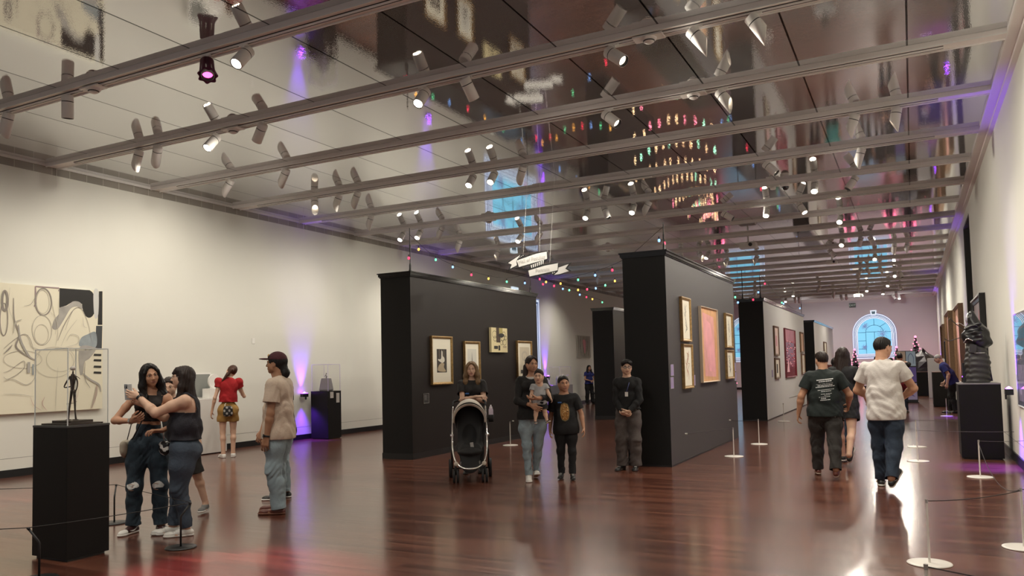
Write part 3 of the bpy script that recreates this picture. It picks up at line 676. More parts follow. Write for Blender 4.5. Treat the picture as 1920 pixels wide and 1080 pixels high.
# left wall: big pale abstract with gestural lines
def d_big(a,w,h):
    g1=mat('grey_charcoal_line',(.30,.27,.24),.8); g2=mat('faint_pencil_line',(.52,.49,.42),.8); gy=mat('grey_wash_patch',(.40,.38,.35),.8,var=.15); bl=mat('blue_grey_wash',(.30,.34,.36),.8,var=.2); bk=mat('black_oil',(.016,.015,.014),.45); cr=mat('cream_ground',(.83,.78,.62),.75); pk=mat('faint_rose_line',(.6,.42,.36),.8)
    # coordinates: photo pixels (x to the right edge 190, y 547..766) mapped onto the canvas's right part
    def P(px,py):
        # Y along the wall from the pixel column, z from the row (perspective undone)
        Y=7.16+(8.82-7.16)*((px/190.)**1.10); t=(py-(531+16*px/190.))/((778-12*px/190.)-(531+16*px/190.))
        return ((Y-CY), (.5-t)*h)
    CY=5.62
    p=lambda L:[P(*q) for q in L]
    a.poly(p([(107,541),(165,545),(160,560),(152,572),(143,568),(133,566),(120,574),(107,578)]),bk)
    a.poly(p([(108,578),(122,574),(133,566),(146,568),(152,580),(140,576),(128,580),(116,600),(104,618),(94,616),(98,600),(106,590)]),gy,True)
    a.poly(p([(182,547),(189,547),(189,610),(180,610)]),bk); a.poly(p([(177,612),(189,612),(188,655),(175,653)]),mat('deep_slate',(.06,.065,.07),.6))
    a.disc(*P(163,571),.125,.235,bk); a.poly(p([(172,546),(181,547),(181,590),(175,598),(172,580)]),mat('pale_grey_streak',(.62,.62,.60),.7),True)
    a.poly(p([(146,650),(148,635),(160,628),(176,624),(176,652)]),bl,True); a.poly(p([(146,652),(176,654),(165,672),(155,680),(152,700),(146,700)]),gy,True)
    for y in (664,674,686,697): a.poly(p([(173,y),(187,y+.5),(187,y+4.5),(172,y+4)]),bk)
    for s in ([(62,538),(63,570),(60,576)],[(62,538),(106,541),(105,547)]): a.line(p(s),.02,mat('mauve_edge',(.35,.26,.27),.7),False,1)
    E=[(77,567,15,24,g1,.028),(76,567,12,21,g2,.01),(75,620,18,27,g2,.012),(74,628,13,18,g2,.01),(2,565,6,18,g1,.05),(0,600,9,30,g1,.02),(98,680,36,28,g2,.008),(110,675,26,22,g2,.008),(40,675,35,16,g2,.01)]
    for cx,cy,rx,ry,c,wd in E:
        x,y=P(cx,cy); x2,y2=P(cx+rx,cy-ry); a.ring(x,y,abs(x2-x),abs(y2-y),wd*.7,c)
    Ls=[([(92,560),(95,580),(104,620),(100,650)],g2,.012),([(106,560),(105,600),(99,628)],g2,.01),([(118,620),(126,596),(135,580),(148,580),(160,605),(168,640)],g1,.014),([(104,640),(115,612),(130,585)],g1,.018),([(110,650),(122,624),(140,600)],g2,.01),([(20,560),(22,600),(32,628),(26,650),(40,664),(62,676)],g1,.04),([(30,610),(35,640),(50,668),(60,675)],gy,.05),([(0,655),(20,640),(40,628),(52,636),(60,660)],g1,.015),([(48,628),(55,650),(70,658),(66,672)],g2,.012),([(0,700),(15,695),(40,678),(42,690),(30,702),(10,712),(0,708)],g1,.014),([(0,716),(20,712),(45,722),(60,712),(64,690)],g2,.018),([(0,740),(30,740),(60,744)],g2,.012),([(54,745),(60,760),(74,770)],pk,.012),([(80,745),(76,758),(84,770)],pk,.02),([(150,700),(165,712),(182,722),(186,735)],gy,.05),([(178,722),(176,740),(168,765)],mat('brown_rose_wash',(.45,.36,.30),.8),.07),([(155,680),(155,710),(165,728)],g1,.02),([(0,665),(12,655),(18,648)],g1,.03),([(12,540),(10,575),(18,600)],g2,.01),([(100,770),(101,740),(104,690)],g2,.012),([(50,680),(50,700)],gy,.09),([(58,684),(58,704)],bl,.05),([(120,640),(128,628),(142,632),(140,645),(118,652)],g2,.014),([(125,756),(130,755),(140,745),(143,730)],pk,.012),([(88,585),(98,596),(94,616)],g2,.01),([(36,600),(24,606),(20,626)],g2,.03),([(40,575),(52,572),(60,560)],g1,.01),([(150,596),(152,612),(158,616)],g2,.012)]
    q=random.Random(21)
    for s,c,wd in Ls: a.line(p(s),wd*.62,c,taper=.35)
    # the part beyond the left edge of the view carries on in the same hand
    for i in range(26):
        x=q.uniform(-w*.49,CY and (7.1-CY)-.05); y=q.uniform(-.42,.42)*h
        a.line([(x,y),(min(x+q.uniform(-.4,.4),1.4),y+q.uniform(-.3,.3)),(min(x+q.uniform(-.5,.5),1.4),max(-.48*h,min(.48*h,y+q.uniform(-.6,.6))))],q.choice([.01,.02,.04]),q.choice([g1,g2,g2,gy]))
    for i in range(5): a.ring(-w*.4+.6*i,q.uniform(-.3,.3)*h,.22,.34,.016,g2)
framed(on_plus_x(XL+.002,2.42,8.82,.975,3.0),6.4,2.025,'huge cream canvas with black patches and looping charcoal lines',d_big,fw=0,depth=.06,paper=mat('cream_ground_canvas',(.83,.78,.62),.75),name='abstract_painting',cat='painting')
def d_small(a,w,h):
    q=random.Random(3)
    for i in range(22): 
        x=(-.45+.9*q.random())*w; a.line([(x,.47*h),(x+.1*w*q.uniform(-1,1),.1*h),(x+.12*w*q.uniform(-1,1),-.46*h)],.03,q.choice([M_sep,M_grey,mat('moss_grey',(.22,.22,.17),.8)]))
    a.poly([(-.1*w,.3*h),(.12*w,.25*h),(.1*w,-.2*h),(.02*w,-.3*h),(-.06*w,0)],M_pinkp,True)
framed(on_plus_x(XL+.002,30.35,31.85,1.92,2.86),1.5,.94,'small grey and pink painting alone on the left wall',d_small,fw=0,depth=.05,paper=mat('grey_green_ground',(.50,.48,.42),.8),name='abstract_painting',cat='painting')
# ------------------------------------------------------------------ plinths and vitrines
M_pl=mat('matte_black_plinth',(.006,.005,.0045),.55,spec=.25,bump=.1,bscale=300); M_acr=clear_sheet('clear_acrylic',(.985,.985,.98),1.22); M_edge=mat('bright_acrylic_edge',(.85,.88,.88),.15,alpha=.75)
M_edge_l=mat('lilac_light_painted_edge',(.75,.65,.95),.15,alpha=.75)  # edge copy with the purple lamps' light put into its colour
M_plt=mat('grey_plinth_top',(.20,.19,.20),.35)
def plinth(x0,x1,y0,y1,h,label,top=None,side=None):
    r=empty('plinth',((x0+x1)/2,(y0+y1)/2,0),0,label,'plinth'); w,d=(x1-x0)/2,(y1-y0)/2; sd=side or M_pl
    bev(MB().box((-w,-d,.02),(w,d,h-.018),sd).build('plinth_body',r),.003)
    bev(MB().box((-w-.002,-d-.002,h-.018),(w+.002,d+.002,h),top or sd).build('plinth_top',r),.002)
    MB().box((-w+.025,-d+.025,0),(w-.025,d-.025,.02),M_base).build('recessed_foot',r)
    return r
def vitrine(x0,x1,y0,y1,z0,z1,label,edge=None):
    r=empty('acrylic_case',((x0+x1)/2,(y0+y1)/2,z0),0,label,'case'); w,d,h=(x1-x0)/2,(y1-y0)/2,z1-z0; t=.006
    g=MB().box((-w,-d,0),(w,-d+t,h),M_acr).box((-w,d-t,0),(w,d,h),M_acr).box((-w,-d+t,0),(-w+t,d-t,h),M_acr).box((w-t,-d+t,0),(w,d-t,h),M_acr).box((-w,-d,h-t),(w,d,h),M_acr); g.build('acrylic_panes',r)
    e=MB(); k=.0035
    for sx in (-1,1):
        for sy in (-1,1): e.box((sx*w-k,sy*d-k,0),(sx*w+k,sy*d+k,h),edge or M_edge)
    for s in (-1,1): e.box((-w,s*d-k,h-k),(w,s*d+k,h+k),edge or M_edge).box((s*w-k,-d,h-k),(s*w+k,d,h+k),edge or M_edge)
    e.build('polished_edges',r); return r
PX0,PX1,PY0,PY1=-6.62,-6.165,4.06,4.44
plinth(PX0,PX1,PY0,PY1,1.10,'tall black plinth in the foreground beside the selfie takers',top=mat('charcoal_plinth_top',(.05,.048,.047),.4))
vitrine(PX0+.01,PX1-.01,PY0+.01,PY1-.01,1.1005,1.735,'clear case over the thin bronze figure in foreground')
plinth(-12.35,-11.85,13.96,14.42,1.09,'black plinth with two white cards near the left wall')
vitrine(-12.33,-11.86,13.98,14.40,1.0905,1.70,'clear case over the small bell shaped bronze',M_edge_l)
plinth(.58,1.12,13.4,14.1,1.115,'black plinth under the dark hooded creature on the right',top=M_plt)
plinth(.52,1.14,28.06,29.2,1.10,'middle black plinth behind the stooping man in blue',top=mat('brown_plinth_top',(.16,.09,.07),.4))
plinth(-.02,1.05,36.6,39.6,1.0,'long low black plinth under the dark crumpled tent sculpture',top=mat('brown_plinth_top2',(.16,.09,.07),.4))
plinth(-12.3,-11.8,27.0,28.2,.86,'grey plinth below lilac lit case beyond the boy',side=M_plt)
vitrine(-12.25,-11.85,27.05,28.15,.861,1.55,'lilac lit clear case beyond the boy near left wall',M_edge_l)
for (y,z,l) in ((14.03,.93,'white card on right face of the wall plinth, left one'),(14.24,.86,'tall white card on right face of the wall plinth, right one')):
    wall_label(on_plus_x(-11.848,y,y+.12,z,z+.14),.11,.14 if y<14.1 else .22,l,mat('pale_card',(.55,.52,.48),.6))
M_brz=mat('dark_bronze',(.045,.030,.024),.35,metal=.6)
# thin figure sculpture
r=empty('figure_sculpture',(-6.385,4.25,1.101),0,'spindly bronze standing figure with one hand on hip','sculpture')
b=MB(); b.box((-.185,-.15,0),(.19,.15,.012),M_brz).box((-.12,-.10,.012),(.13,.10,.034),M_brz); b.build('bronze_base',r).rotation_euler=(0,0,0)
g=MB(); R=Matrix.Rotation(math.radians(25),4,'Z')
def T(pts,rr): g.tube([R@Vector(p) for p in catmull(pts,5)],None or np.interp(np.linspace(0,1,(len(pts)-1)*5+1),np.linspace(0,1,len(rr)),rr),M_brz,n=8)
T([(-.035,0,.034),(-.030,.0,.10),(-.018,.0,.19),(-.006,0,.285)],[.008,.007,.009,.012]); T([(.032,0,.034),(.030,-.01,.11),(.027,-.012,.20),(.012,0,.29)],[.008,.006,.009,.012])
g.box((-.045,-.02,.034),(-.018,.012,.04),M_brz,R).box((.02,-.025,.034),(.048,.01,.04),M_brz,R)
T([(.0,0,.275),(.0,0,.33),(.002,0,.38),(.004,0,.425)],[.014,.017,.024,.014]); T([(.002,0,.41),(.004,0,.45)],[.007,.006])
T([(-.018,0,.405),(-.05,.0,.36),(-.066,-.01,.315),(-.03,-.02,.312),(.0,-.02,.32)],[.008,.007,.005,.005,.004]); T([(.022,0,.405),(.042,.0,.36),(.046,-.01,.31),(.034,-.02,.26),(.036,-.02,.22)],[.008,.006,.005,.005,.003])
T([(.02,0,.41),(.045,.005,.395),(.06,.01,.38)],[.004,.003,.002]); T([(-.05,0,.17),(-.01,.02,.175),(.02,.03,.19)],[.003,.002,.002])
g.build('bronze_figure',r)
hm=MB(); hm.ball((.004,0,.472),(.024,.022,.020),mat('pale_bronze_head',(.58,.54,.50),.5)); hm.build('head',r)
# bell bronze
r=empty('bell_sculpture',(-12.09,14.19,1.092),.3,'small grey tapering bronze with tiny figure on top','sculpture')
b=MB(); M_gb=mat('grey_bronze',(.26,.24,.25),.4,metal=.3)
b.prism([(-.13,-.10),(.13,-.10),(.13,.10),(-.13,.10)],0,.02,M_gb)
vs=[(-.14,-.1,.02),(.14,-.1,.02),(.14,.1,.02),(-.14,.1,.02),(-.12,-.085,.15),(.12,-.085,.15),(.12,.085,.15),(-.12,.085,.15),(-.095,-.07,.29),(.095,-.07,.29),(.095,.07,.29),(-.095,.07,.29)]
b.add(vs,[(0,1,5,4),(1,2,6,5),(2,3,7,6),(3,0,4,7),(4,5,9,8),(5,6,10,9),(6,7,11,10),(7,4,8,11),(8,9,10,11),(0,3,2,1)],M_gb); bev(b.build('tapered_body',r),.012)
b=MB(); b.tube([(0,0,.29),(.01,0,.33),(-.008,0,.36),(.0,0,.385)],[.014,.018,.013,.009],M_gb).ball((.006,0,.40),.014,M_gb).tube([(0,0,.36),(-.03,0,.345),(-.035,0,.32)],.006,M_gb); b.build('tiny_figure',r)
# objects inside the far lilac case
for i,(y,hh) in enumerate(((27.3,.35),(27.75,.22))):
    o=MB().lathe([(.0,.0),(.07,.0),(.05,hh*.4),(.065,hh*.7),(.02,hh),(0,hh)],mat('pale_ceramic',(.6,.55,.6),.3),16).build('ceramic_piece',loc=(-12.05,y,.862)); tag(o,['tall pale ceramic piece inside the far lilac case','short pale ceramic piece inside the far lilac case'][i],'sculpture')
# white plinth group behind the girl in red
plinth(-12.45,-12.05,10.55,11.2,1.06,'white plinth against the left wall behind the girl in red',top=M_white,side=mat('white_plinth_paint',(.72,.70,.66),.5))
r=empty('standing_panel',(-12.38,10.86,1.062),0,'grey square panel in white frame on the white plinth','panel')
MB().box((-.02,-.28,0),(.02,.24,.50),M_white).build('panel_frame',r); MB().box((.02,-.25,.03),(.026,.2,.47),mat('mid_grey_panel',(.26,.27,.255),.5)).build('panel_face',r)
o=bev(MB().box((-.10,-.18,0),(.10,.18,.19),M_white).build('white_block',loc=(-12.17,10.98,1.062)),.004); tag(o,'small white block in front of the grey panel','block')
o=MB().cyl((0,0,.14),(.035,0,.14),.14,M_white,n=32).build('white_disc',loc=(-12.17,10.98,1.252)); tag(o,'white disc standing on the white block','sculpture')
o=bev(MB().box((-.008,-.04,-.06),(0,.04,.06),M_white).build('wall_switch',loc=(XL+.009,12.35,2.22)),.002); tag(o,'tiny white switch plate high on the left wall','switch')
# wire hooks by the ceiling band
for y,l in ((8.0,'thin wire hook hanging below the band, left end'),(13.9,'thin wire hook hanging below the band, farther one')):
    o=MB().tube([(.03,0,4.98),(.03,0,4.8),(.035,.01,4.7),(.03,-.01,4.67)],.004,M_lip,n=6).build('wire_hook',loc=(XL,y,0)); tag(o,l,'hook')
# ------------------------------------------------------------------ hooded creature and crumpled tent
# ------------------------------------------------------------------ stanchions and cords
M_stw=mat('cream_white_steel',(.78,.74,.69),.35); M_stb=mat('black_steel_stand',(.014,.014,.015),.4); M_cord=mat('dark_elastic_cord',(.03,.025,.028),.7); M_cordg=mat('grey_elastic_cord',(.10,.09,.09),.7)
def make_st():
    r=empty('cord_stand')
    MB().lathe([(0,.012),(.13,.011),(.148,.008),(.15,.004),(.148,0),(0,0)][::-1],M_stw,40).build('disc_base',r)
    MB().cyl((0,0,.01),(0,0,.45),.0085,M_stw,n=14).build('post',r)
    MB().cyl((0,0,.435),(0,0,.462),.0105,mat('brushed_tip',(.45,.43,.42),.3,metal=.6),n=14).build('tip',r)
    return r
ST=[(-7.09,13.71,'low white cord stand in front of the black display wall by the mother'),(-2.63,12.89,'low white cord stand near the charcoal wall, nearer one'),(-2.59,14.97,'low white cord stand near the charcoal wall, farther one'),(-.01,15.09,'farther of two low white cord stands right of the white shirted man'),(0.,12.95,'nearer of two low white cord stands right of the white shirted man'),(.68,11.4,'low white cord stand in front of the creature plinth'),(.04,6.48,'low white cord stand with large disc base at bottom right'),(.70,7.27,'low white cord stand cut by the right edge of photo'),(.01,4.43,'low white cord stand cut by the bottom edge of photo'),(.72,23.5,'low white cord stand beside the stooping man in blue'),(-.42,29.0,'nearer low white cord stand far down beyond white shirted man'),(-.40,30.2,'farther low white cord stand far down beyond white shirted man'),(-3.0,21.0,'low white cord stand just seen beside the pale grey wall end')]
pst=None; SP=[]
for i,(x,y,l) in enumerate(ST):
    if pst is None: pst=make_st(); o=pst
    else: o=copy_tree(pst)
    o.location=(x,y,0); tag(o,l,'cord stand','white cord stands'); SP.append(Vector((x,y,.45)))
def make_stb(loc,rz,label):
    r=empty('cord_stand',loc,rz,label,'cord stand')
    MB().lathe([(0,.014),(.125,.012),(.13,.006),(.128,0),(0,0)][::-1],M_stb,40).build('disc_base',r)
    MB().tube([(0,0,.01),(0,0,.26),(.004,0,.275),(.075,0,.372)],.0085,M_stb,n=10).build('bent_post',r)
    MB().tube([(.072,0,.368),(.082,0,.382)],.011,M_stb,n=10).build('tip',r)
    return r
B1=make_stb((-5.72,4.80,0),.9,'bent black cord stand in front of the two selfie women')
B2=make_stb((-5.86,3.65,0),PI+.6,'bent black cord stand cut by the bottom edge near plinth')
B3=make_stb((-7.35,5.35,0),2.3,'bent black cord stand hidden behind the foreground plinth')
def tip(o): return Matrix.Translation(o.location)@Matrix.Rotation(o.rotation_euler.z,4,'Z')@Vector((.082,0,.382))
def cord(a,b,sag,label,m=M_cord,r=.0035):
    a=Vector(a); b=Vector(b); N=14
    pts=[a.lerp(b,i/N)-Vector((0,0,sag*4*(i/N)*(1-i/N))) for i in range(N+1)]
    o=MB().tube([p-a for p in pts],r,m,n=6).build('barrier_cord',loc=a); tag(o,label,'cord')
cord(tip(B1),tip(B2),.01,'black cord between the two bent stands across the plinth',M_stb)
cord(tip(B1),tip(B3),.005,'black cord running behind the foreground plinth',M_stb)
cord(tip(B3),(-9.2,4.4,.38),.01,'black cord left of the plinth, upper one',M_stb)
cord(tip(B2),(-7.6,2.7,.38),.012,'black cord left of the plinth, lower one',M_stb)
cord((-7.575,14.75,.40),SP[0],.0,'thin cord from black display wall to its stand')
def clip(x,y,z,label):
    o=MB().cyl((0,0,0),(.035,0,0),.012,M_stw,n=12).build('cord_clip',loc=(x,y,z)); tag(o,label,'clip')
clip(-7.57,14.75,.40,'small white cord clip on the black display wall'); clip(-3.2,12.10,.42,'near white cord clip on the charcoal display wall'); clip(-3.2,15.36,.41,'far white cord clip on the charcoal display wall')
cord((-3.165,12.10,.42),SP[1],.0,'thin cord from near clip on charcoal wall to its stand'); cord((-3.165,15.36,.41),SP[2],.02,'thin cord from far clip on charcoal wall to its stand')
cord(SP[6],SP[7]-Vector((0,0,.01)),.02,'dark cord sagging between the two nearest white stands')
cord(SP[5]-Vector((0,0,.02)),SP[7],.20,'dark cord drooping from creature plinth stand to the edge stand')
cord(SP[5],(XR,11.9,.42),.01,'thin cord from creature plinth stand to right wall',M_cordg,.0025); cord(SP[3],(XR,15.4,.42),.0,'thin cord from the farther right stand to wall',M_cordg); cord(SP[4],(XR,13.3,.42),.01,'thin cord from the nearer right stand to wall',M_cordg)
cord(SP[8],(XR,4.2,.40),.02,'dark cord at the very bottom right corner'); cord(SP[7],(XR,7.4,.44),.0,'short dark cord from the edge stand to right wall')
cord((-3.42,25.2,.42),(-3.42+.02,28.6,.42),.0,'thin cord line low on the pale grey display wall',M_cordg)
# ------------------------------------------------------------------ ribbon banner
bx=(-6.78+-5.42)/2; by=13.0
r=empty('ribbon_banner',(-6.055,by,3.39),0,'hanging white ribbon banner with black outline and lettering','banner')
r.rotation_euler=(0,0,0)
M_rib=mat('banner_white',(.82,.80,.77),.6); M_out=mat('banner_black',(.02,.02,.02),.6); M_let=mat('banner_grey_letters',(.50,.48,.45),.6)
sc=1.30/1140.
def bp(L): return [((x-592)*sc,(470-y)*sc*1.02+((x-592)*sc)*.06) for x,y in L]
Mb=Matrix(((1,0,0,0),(0,0,-1,0),(0,1,0,0),(0,0,0,1)))
outl=[(20,355),(280,245),(345,275),(370,290),(560,268),(750,265),(765,300),(755,400),(700,440),(670,478),(900,475),(945,490),(945,545),(1165,512),(1085,590),(1165,640),(960,680),(850,672),(820,635),(430,650),(395,530),(450,470),(470,445),(240,468),(215,430),(40,482),(95,400)]
b=MB(); pr=bp(outl); 
b.prism(pr,-.012,0,M_out,Mb); a=Art(b,Mb)
a.poly(bp([(40,362),(270,262),(215,320),(195,350),(205,420),(75,462),(108,395)]),M_rib)
a.poly(bp([(200,345),(560,285),(745,280),(748,395),(240,455)]),M_rib)
a.poly(bp([(408,535),(700,497),(935,490),(925,600),(430,632)]),M_rib)
a.poly(bp([(945,560),(1120,530),(1060,592),(1120,640),(960,665),(860,665),(930,620)]),M_rib)
for i in range(7): x=455+36*i; a.poly(bp([(x,455-8*i),(x+20,452-8*i),(x+24-4*i/2,500-6*i),(x+8-4*i/2,504-6*i)]),M_rib)
for i in range(4): x=225+30*i; a.poly(bp([(x,315-9*i),(x+14,310-9*i),(x+12,296-7*i),(x+2,300-7*i)]),M_rib)
a.poly(bp([(830,625),(850,622),(845,650)]),M_rib); a.poly(bp([(865,622),(885,620),(870,640)]),M_rib)
b.build('ribbon_board',r)
for s,(px,py),size,rot in (('Hall of Peculiar',(478,365),.098,.10),('Portraits',(665,560),.088,.02)):
    vs,fs=text_mesh(s,size); t=MB(); x,y=bp([(px,py)])[0]
    t.add(vs,fs,M_let,False,Mb@Matrix.Translation((x,y,.0125))@Matrix.Rotation(rot,4,'Z')@Matrix.Diagonal((.92,1,1,1))); t.build('lettering',r)
wm=MB()
for x,z in ((-.33,.1),(.02,.2),(.22,.05)): wm.cyl((x,.02,z-.02),(x+(.14 if z<.2 else .05),.02,z+1.55),.0025,M_lip,n=6)
wm.build('hanging_wire',r)
# ------------------------------------------------------------------ festoon lights
BC={'r':((1,.035,.09),5.5),'y':((1,.45,.07),5.5),'g':((.16,1,.45),3),'b':((.22,.45,1),4),'w':((1,.85,.65),8)}
M_bulb={k:mat('glowing_%s_bulb'%{'r':'red','y':'amber','g':'green','b':'blue','w':'white'}[k],c,.3,emit=c,es=s) for k,(c,s) in BC.items()}
def festoon(pts,bulbs,label):
    r=empty('festoon_string',pts[0],0,label,'string lights'); o0=Vector(pts[0])
    MB().tube([Vector(p)-o0+Vector((0,0,.05)) for p in catmull(pts,5)],.004,M_cord,n=6).build('light_cord',r)
    for (x,y,z,c) in bulbs:
        q=Vector((x,y,z))-o0; sz=1+.018*max(0,y-14)
        MB().lathe([(.0,-.034*sz),(.014*sz,-.030*sz),(.020*sz,-.015*sz),(.019*sz,.0),(.012*sz,.012*sz),(.0,.014*sz)],M_bulb[c],12).build('bulb',r).location=q
        MB().cyl(q+Vector((0,0,.012)),q+Vector((0,0,.052)),.010,M_cord,n=8).build('bulb_socket',r)
r1=(-7.66,11.2,3.80); r2=(-7.66,15.98,3.62); r3=(-3.3,11.62,3.55); r5=(-3.5,16.1,3.5)
festoon([r1,(-7.66,12.02,3.52),(-7.66,13.31,3.38),(-7.66,14.82,3.39),r2],[(-7.66,11.16,3.45,'r'),(-7.66,11.47,3.64,'y'),(-7.66,12.02,3.52,'g'),(-7.66,12.61,3.45,'b'),(-7.66,13.31,3.37,'r'),(-7.66,14.01,3.36,'y'),(-7.66,14.82,3.37,'g'),(-7.66,15.7,3.42,'b')],'coloured bulb string above the black display wall')
festoon([r2,(-6.6,14.92,3.3),(-5.2,13.52,3.2),(-4.2,12.5,3.25),r3],[(-7.21,15.53,3.46,'r'),(-5.69,14.01,3.19,'g'),(-5.12,13.44,3.18,'b'),(-4.6,12.92,3.18,'r'),(-3.4,11.72,3.42,'b'),(-3.30,11.66,3.36,'r')],'coloured bulb string from the banner rod to the charcoal wall')
festoon([r2,(-7.8,18.17,3.5),(-7.95,20.5,3.42),(-8.1,22.0,3.4)],[(-7.71,16.78,3.49,'r'),(-7.8,18.17,3.5,'b'),(-7.89,19.52,3.46,'b'),(-7.93,20.1,3.44,'r'),(-7.95,20.6,3.42,'y'),(-8.02,21.57,3.4,'g')],'lowest coloured bulb string running to the far black wall')
festoon([r2,(-6.9,16.0,3.3),(-6.1,16.03,3.22),(-5.0,16.05,3.32),r5],[(-7.27,15.99,3.44,'y'),(-7.08,16.,3.34,'r'),(-6.92,16.,3.38,'y'),(-6.72,16.01,3.22,'g'),(-6.51,16.01,3.21,'y'),(-6.3,16.02,3.21,'r'),(-6.1,16.03,3.22,'b'),(-5.88,16.03,3.27,'g'),(-5.66,16.04,3.35,'y')],'coloured bulb string crossing between the two nearest display walls')
festoon([r5,(-3.5,17.9,3.1),(-3.5,19.5,3.0),(-3.5,21.3,3.5)],[(-3.5,17.2,3.28,'b'),(-3.5,17.95,3.0,'g'),(-3.5,18.24,2.9,'b'),(-3.5,20.2,3.1,'r'),(-3.5,21.0,3.35,'b')],'short bulb string between charcoal and pale grey walls')
festoon([(-3.5,21.3,3.8),(-3.69,26.45,3.5),(-3.85,31.0,3.45),(-3.95,33.7,3.9)],[(-3.55,22.4,3.7,'r'),(-3.69,26.45,3.45,'g'),(-3.7,26.9,3.45,'b'),(-3.9,32.8,3.66,'b')],'bulb string above the pale grey display wall')
# fairy lights looped in the bay behind the charcoal wall (mirrored in the ceiling)
M_fairy=[mat('warm_fairy_bulb',(1,.7,.4),.3,emit=(1,.66,.34),es=34),mat('pink_fairy_bulb',(1,.3,.4),.3,emit=(1,.22,.34),es=34),mat('green_fairy_bulb',(.5,1,.7),.3,emit=(.4,1,.65),es=30)]
q=random.Random(5)
def fairy(a,b,sag,nb,label,pk=.1):
    r=empty('fairy_light_string',a,0,label,'string lights'); a=Vector(a); b=Vector(b); N=nb*2
    P=[(b-a)*(i/N)-Vector((0,0,sag*4*(i/N)*(1-i/N)+.03*math.sin(i*1.7))) for i in range(N+1)]
    MB().tube(P,.003,M_cord,n=5).build('light_cord',r)
    s=MB()
    for i in range(1,N,2): s.ball(P[i]+Vector((q.uniform(-.03,.03),q.uniform(-.03,.03),-.02)),.019,M_fairy[1 if q.random()<pk else (2 if q.random()<.12 else 0)],8,6)
    tag(s.build('bulb_cluster',r),kind='stuff')
for i,(y,n_) in enumerate(((16.6,9),(18.6,10),(20.6,12),(22.6,12),(24.6,14),(26.8,14),(29.,16),(31.,16))):
    fairy((max(-7.3,-.325*y),y,3.0),(min(-4.0,-.215*y),y+.5,2.9),.45,n_,['warm','golden','amber','bright','dim','soft','tiny','last'][i]+' fairy light loop number '+['two','three','four','five','six','seven','eight','nine'][i]+' in the hidden bay',.12 if i<6 else .5)
# ------------------------------------------------------------------ projected windows, exit sign
def projected_window(M,w,h,label,pane_col=(.22,.62,.85),es=.9,square=False):  # glowing panels carry the light a projector would throw
    r=bpy.data.objects.new('projected_window',None); C.objects.link(r); r.matrix_world=M; tag(r,label,'projected window')
    Mp=mat('projected_blue_pane',pane_col,.8,emit=(.20,.60,.84),es=1.35); Ml=mat('projected_white_line',(.85,.9,1),.8,emit=(.72,.88,1),es=1.5); Mm=mat('projected_lilac_band',(.4,.42,.62),.8,emit=(.42,.50,.80),es=.6); Mk=mat('projected_dark_line',(.05,.12,.25),.8,emit=(.06,.20,.34),es=.5); Mf=mat('projected_flower_line',(.2,.3,.5),.8,emit=(.25,.36,.62),es=.7); Mr=mat('projected_red_flower',(.6,.3,.45),.8,emit=(.75,.35,.5),es=.6)
    def arch(i,n=22):
        W=w/2-i; B=-h/2+i; T=h/2-i
        if square: return [(-W,B),(W,B),(W,T),(-W,T)]
        R_=W; sy=min(1,(T-B)*.5/R_); z0=T-R_*sy
        return [(-W,B),(W,B)]+[(R_*math.cos(PI*k/n),z0+R_*sy*math.sin(PI*k/n)) for k in range(n+1)]
    b=MB(); a=Art(b,Matrix.Identity(4)); a.poly(arch(0),Mm); t=w*.016
    for i in (0.02,.055,.085,.115): a.line([*arch(w*i)],t*(1 if i!=.055 else .6),Ml,False,1,True)
    for i in (.04,.07,.10): a.line([*arch(w*i)],t*.6,Mk,False,1,True)
    b.build('light_frame',r)
    b=MB(); a=Art(b,Matrix.Translation((0,0,.008))); a.poly(arch(w*.13),Mp)
    wi=w/2-w*.13; hb=-h/2+w*.13; ht=h/2-w*.13; lw=w*.011
    a.line([(0,ht*.98),(0,ht*.62)],lw,Mk,False,1); a.line([(-wi*.0,ht*.25),(0,-h*.1)],lw,Mk,False,1)
    W=wi*.52; z0=ht*.62-W*.8
    a.line([(-W,hb),(-W,z0)]+[(W*math.cos(PI-PI*k/14),z0+W*.8*math.sin(PI*k/14)) for k in range(15)]+[(W,hb)],lw,Mk,False,1)
    for f in (-.58,-.2,.18): a.line([(-wi,hb+(ht-hb)*(f+.8)*.62),(-W,hb+(ht-hb)*(f+.8)*.62)],lw,Mk,False,1); a.line([(W,hb+(ht-hb)*(f+.8)*.62),(wi,hb+(ht-hb)*(f+.8)*.62)],lw,Mk,False,1)
    a.line([(-W,z0*.9),(W,z0*.9)],lw,Mk,False,1); a.line([(W*.7,z0+W*.6),(wi*.72,ht*.72)],lw,Mk,False,1)
    q=random.Random(2)
    for cx,cy,R_,m in ((-.55,.55,.26,Mf),(.5,.12,.36,Mf),(.7,-.72,.2,Mr),(-.62,-.6,.2,Mf)):
        for k in range(11):
            an=2*PI*k/11+q.uniform(-.2,.2); x=cx*wi; y=cy*h/2*.8; rr=R_*wi
            a.line([(x,y),(x+rr*.6*math.cos(an+.2),y+rr*.6*math.sin(an+.2)),(x+rr*math.cos(an),y+rr*math.sin(an))],lw*1.1,m)
        a.ring(cx*wi,cy*h/2*.8,R_*wi*.35,R_*wi*.35,lw,m)
    b.build('light_panes',r)
    b=MB(); a=Art(b,Matrix.Translation((0,0,.012))); k=w*.07
    a.poly([(-k*.75,h/2-k*.6),(k*.75,h/2-k*.6),(k,h/2+k*1.0),(-k,h/2+k*1.0)],Ml); a.poly([(-k*.5,h/2-k*.3),(k*.5,h/2-k*.3),(k*.65,h/2+k*.7),(-k*.65,h/2+k*.7)],mat('projected_slate',(.1,.16,.18),.8,emit=(.15,.24,.28),es=.6)); b.build('keystone_light',r)
    return r
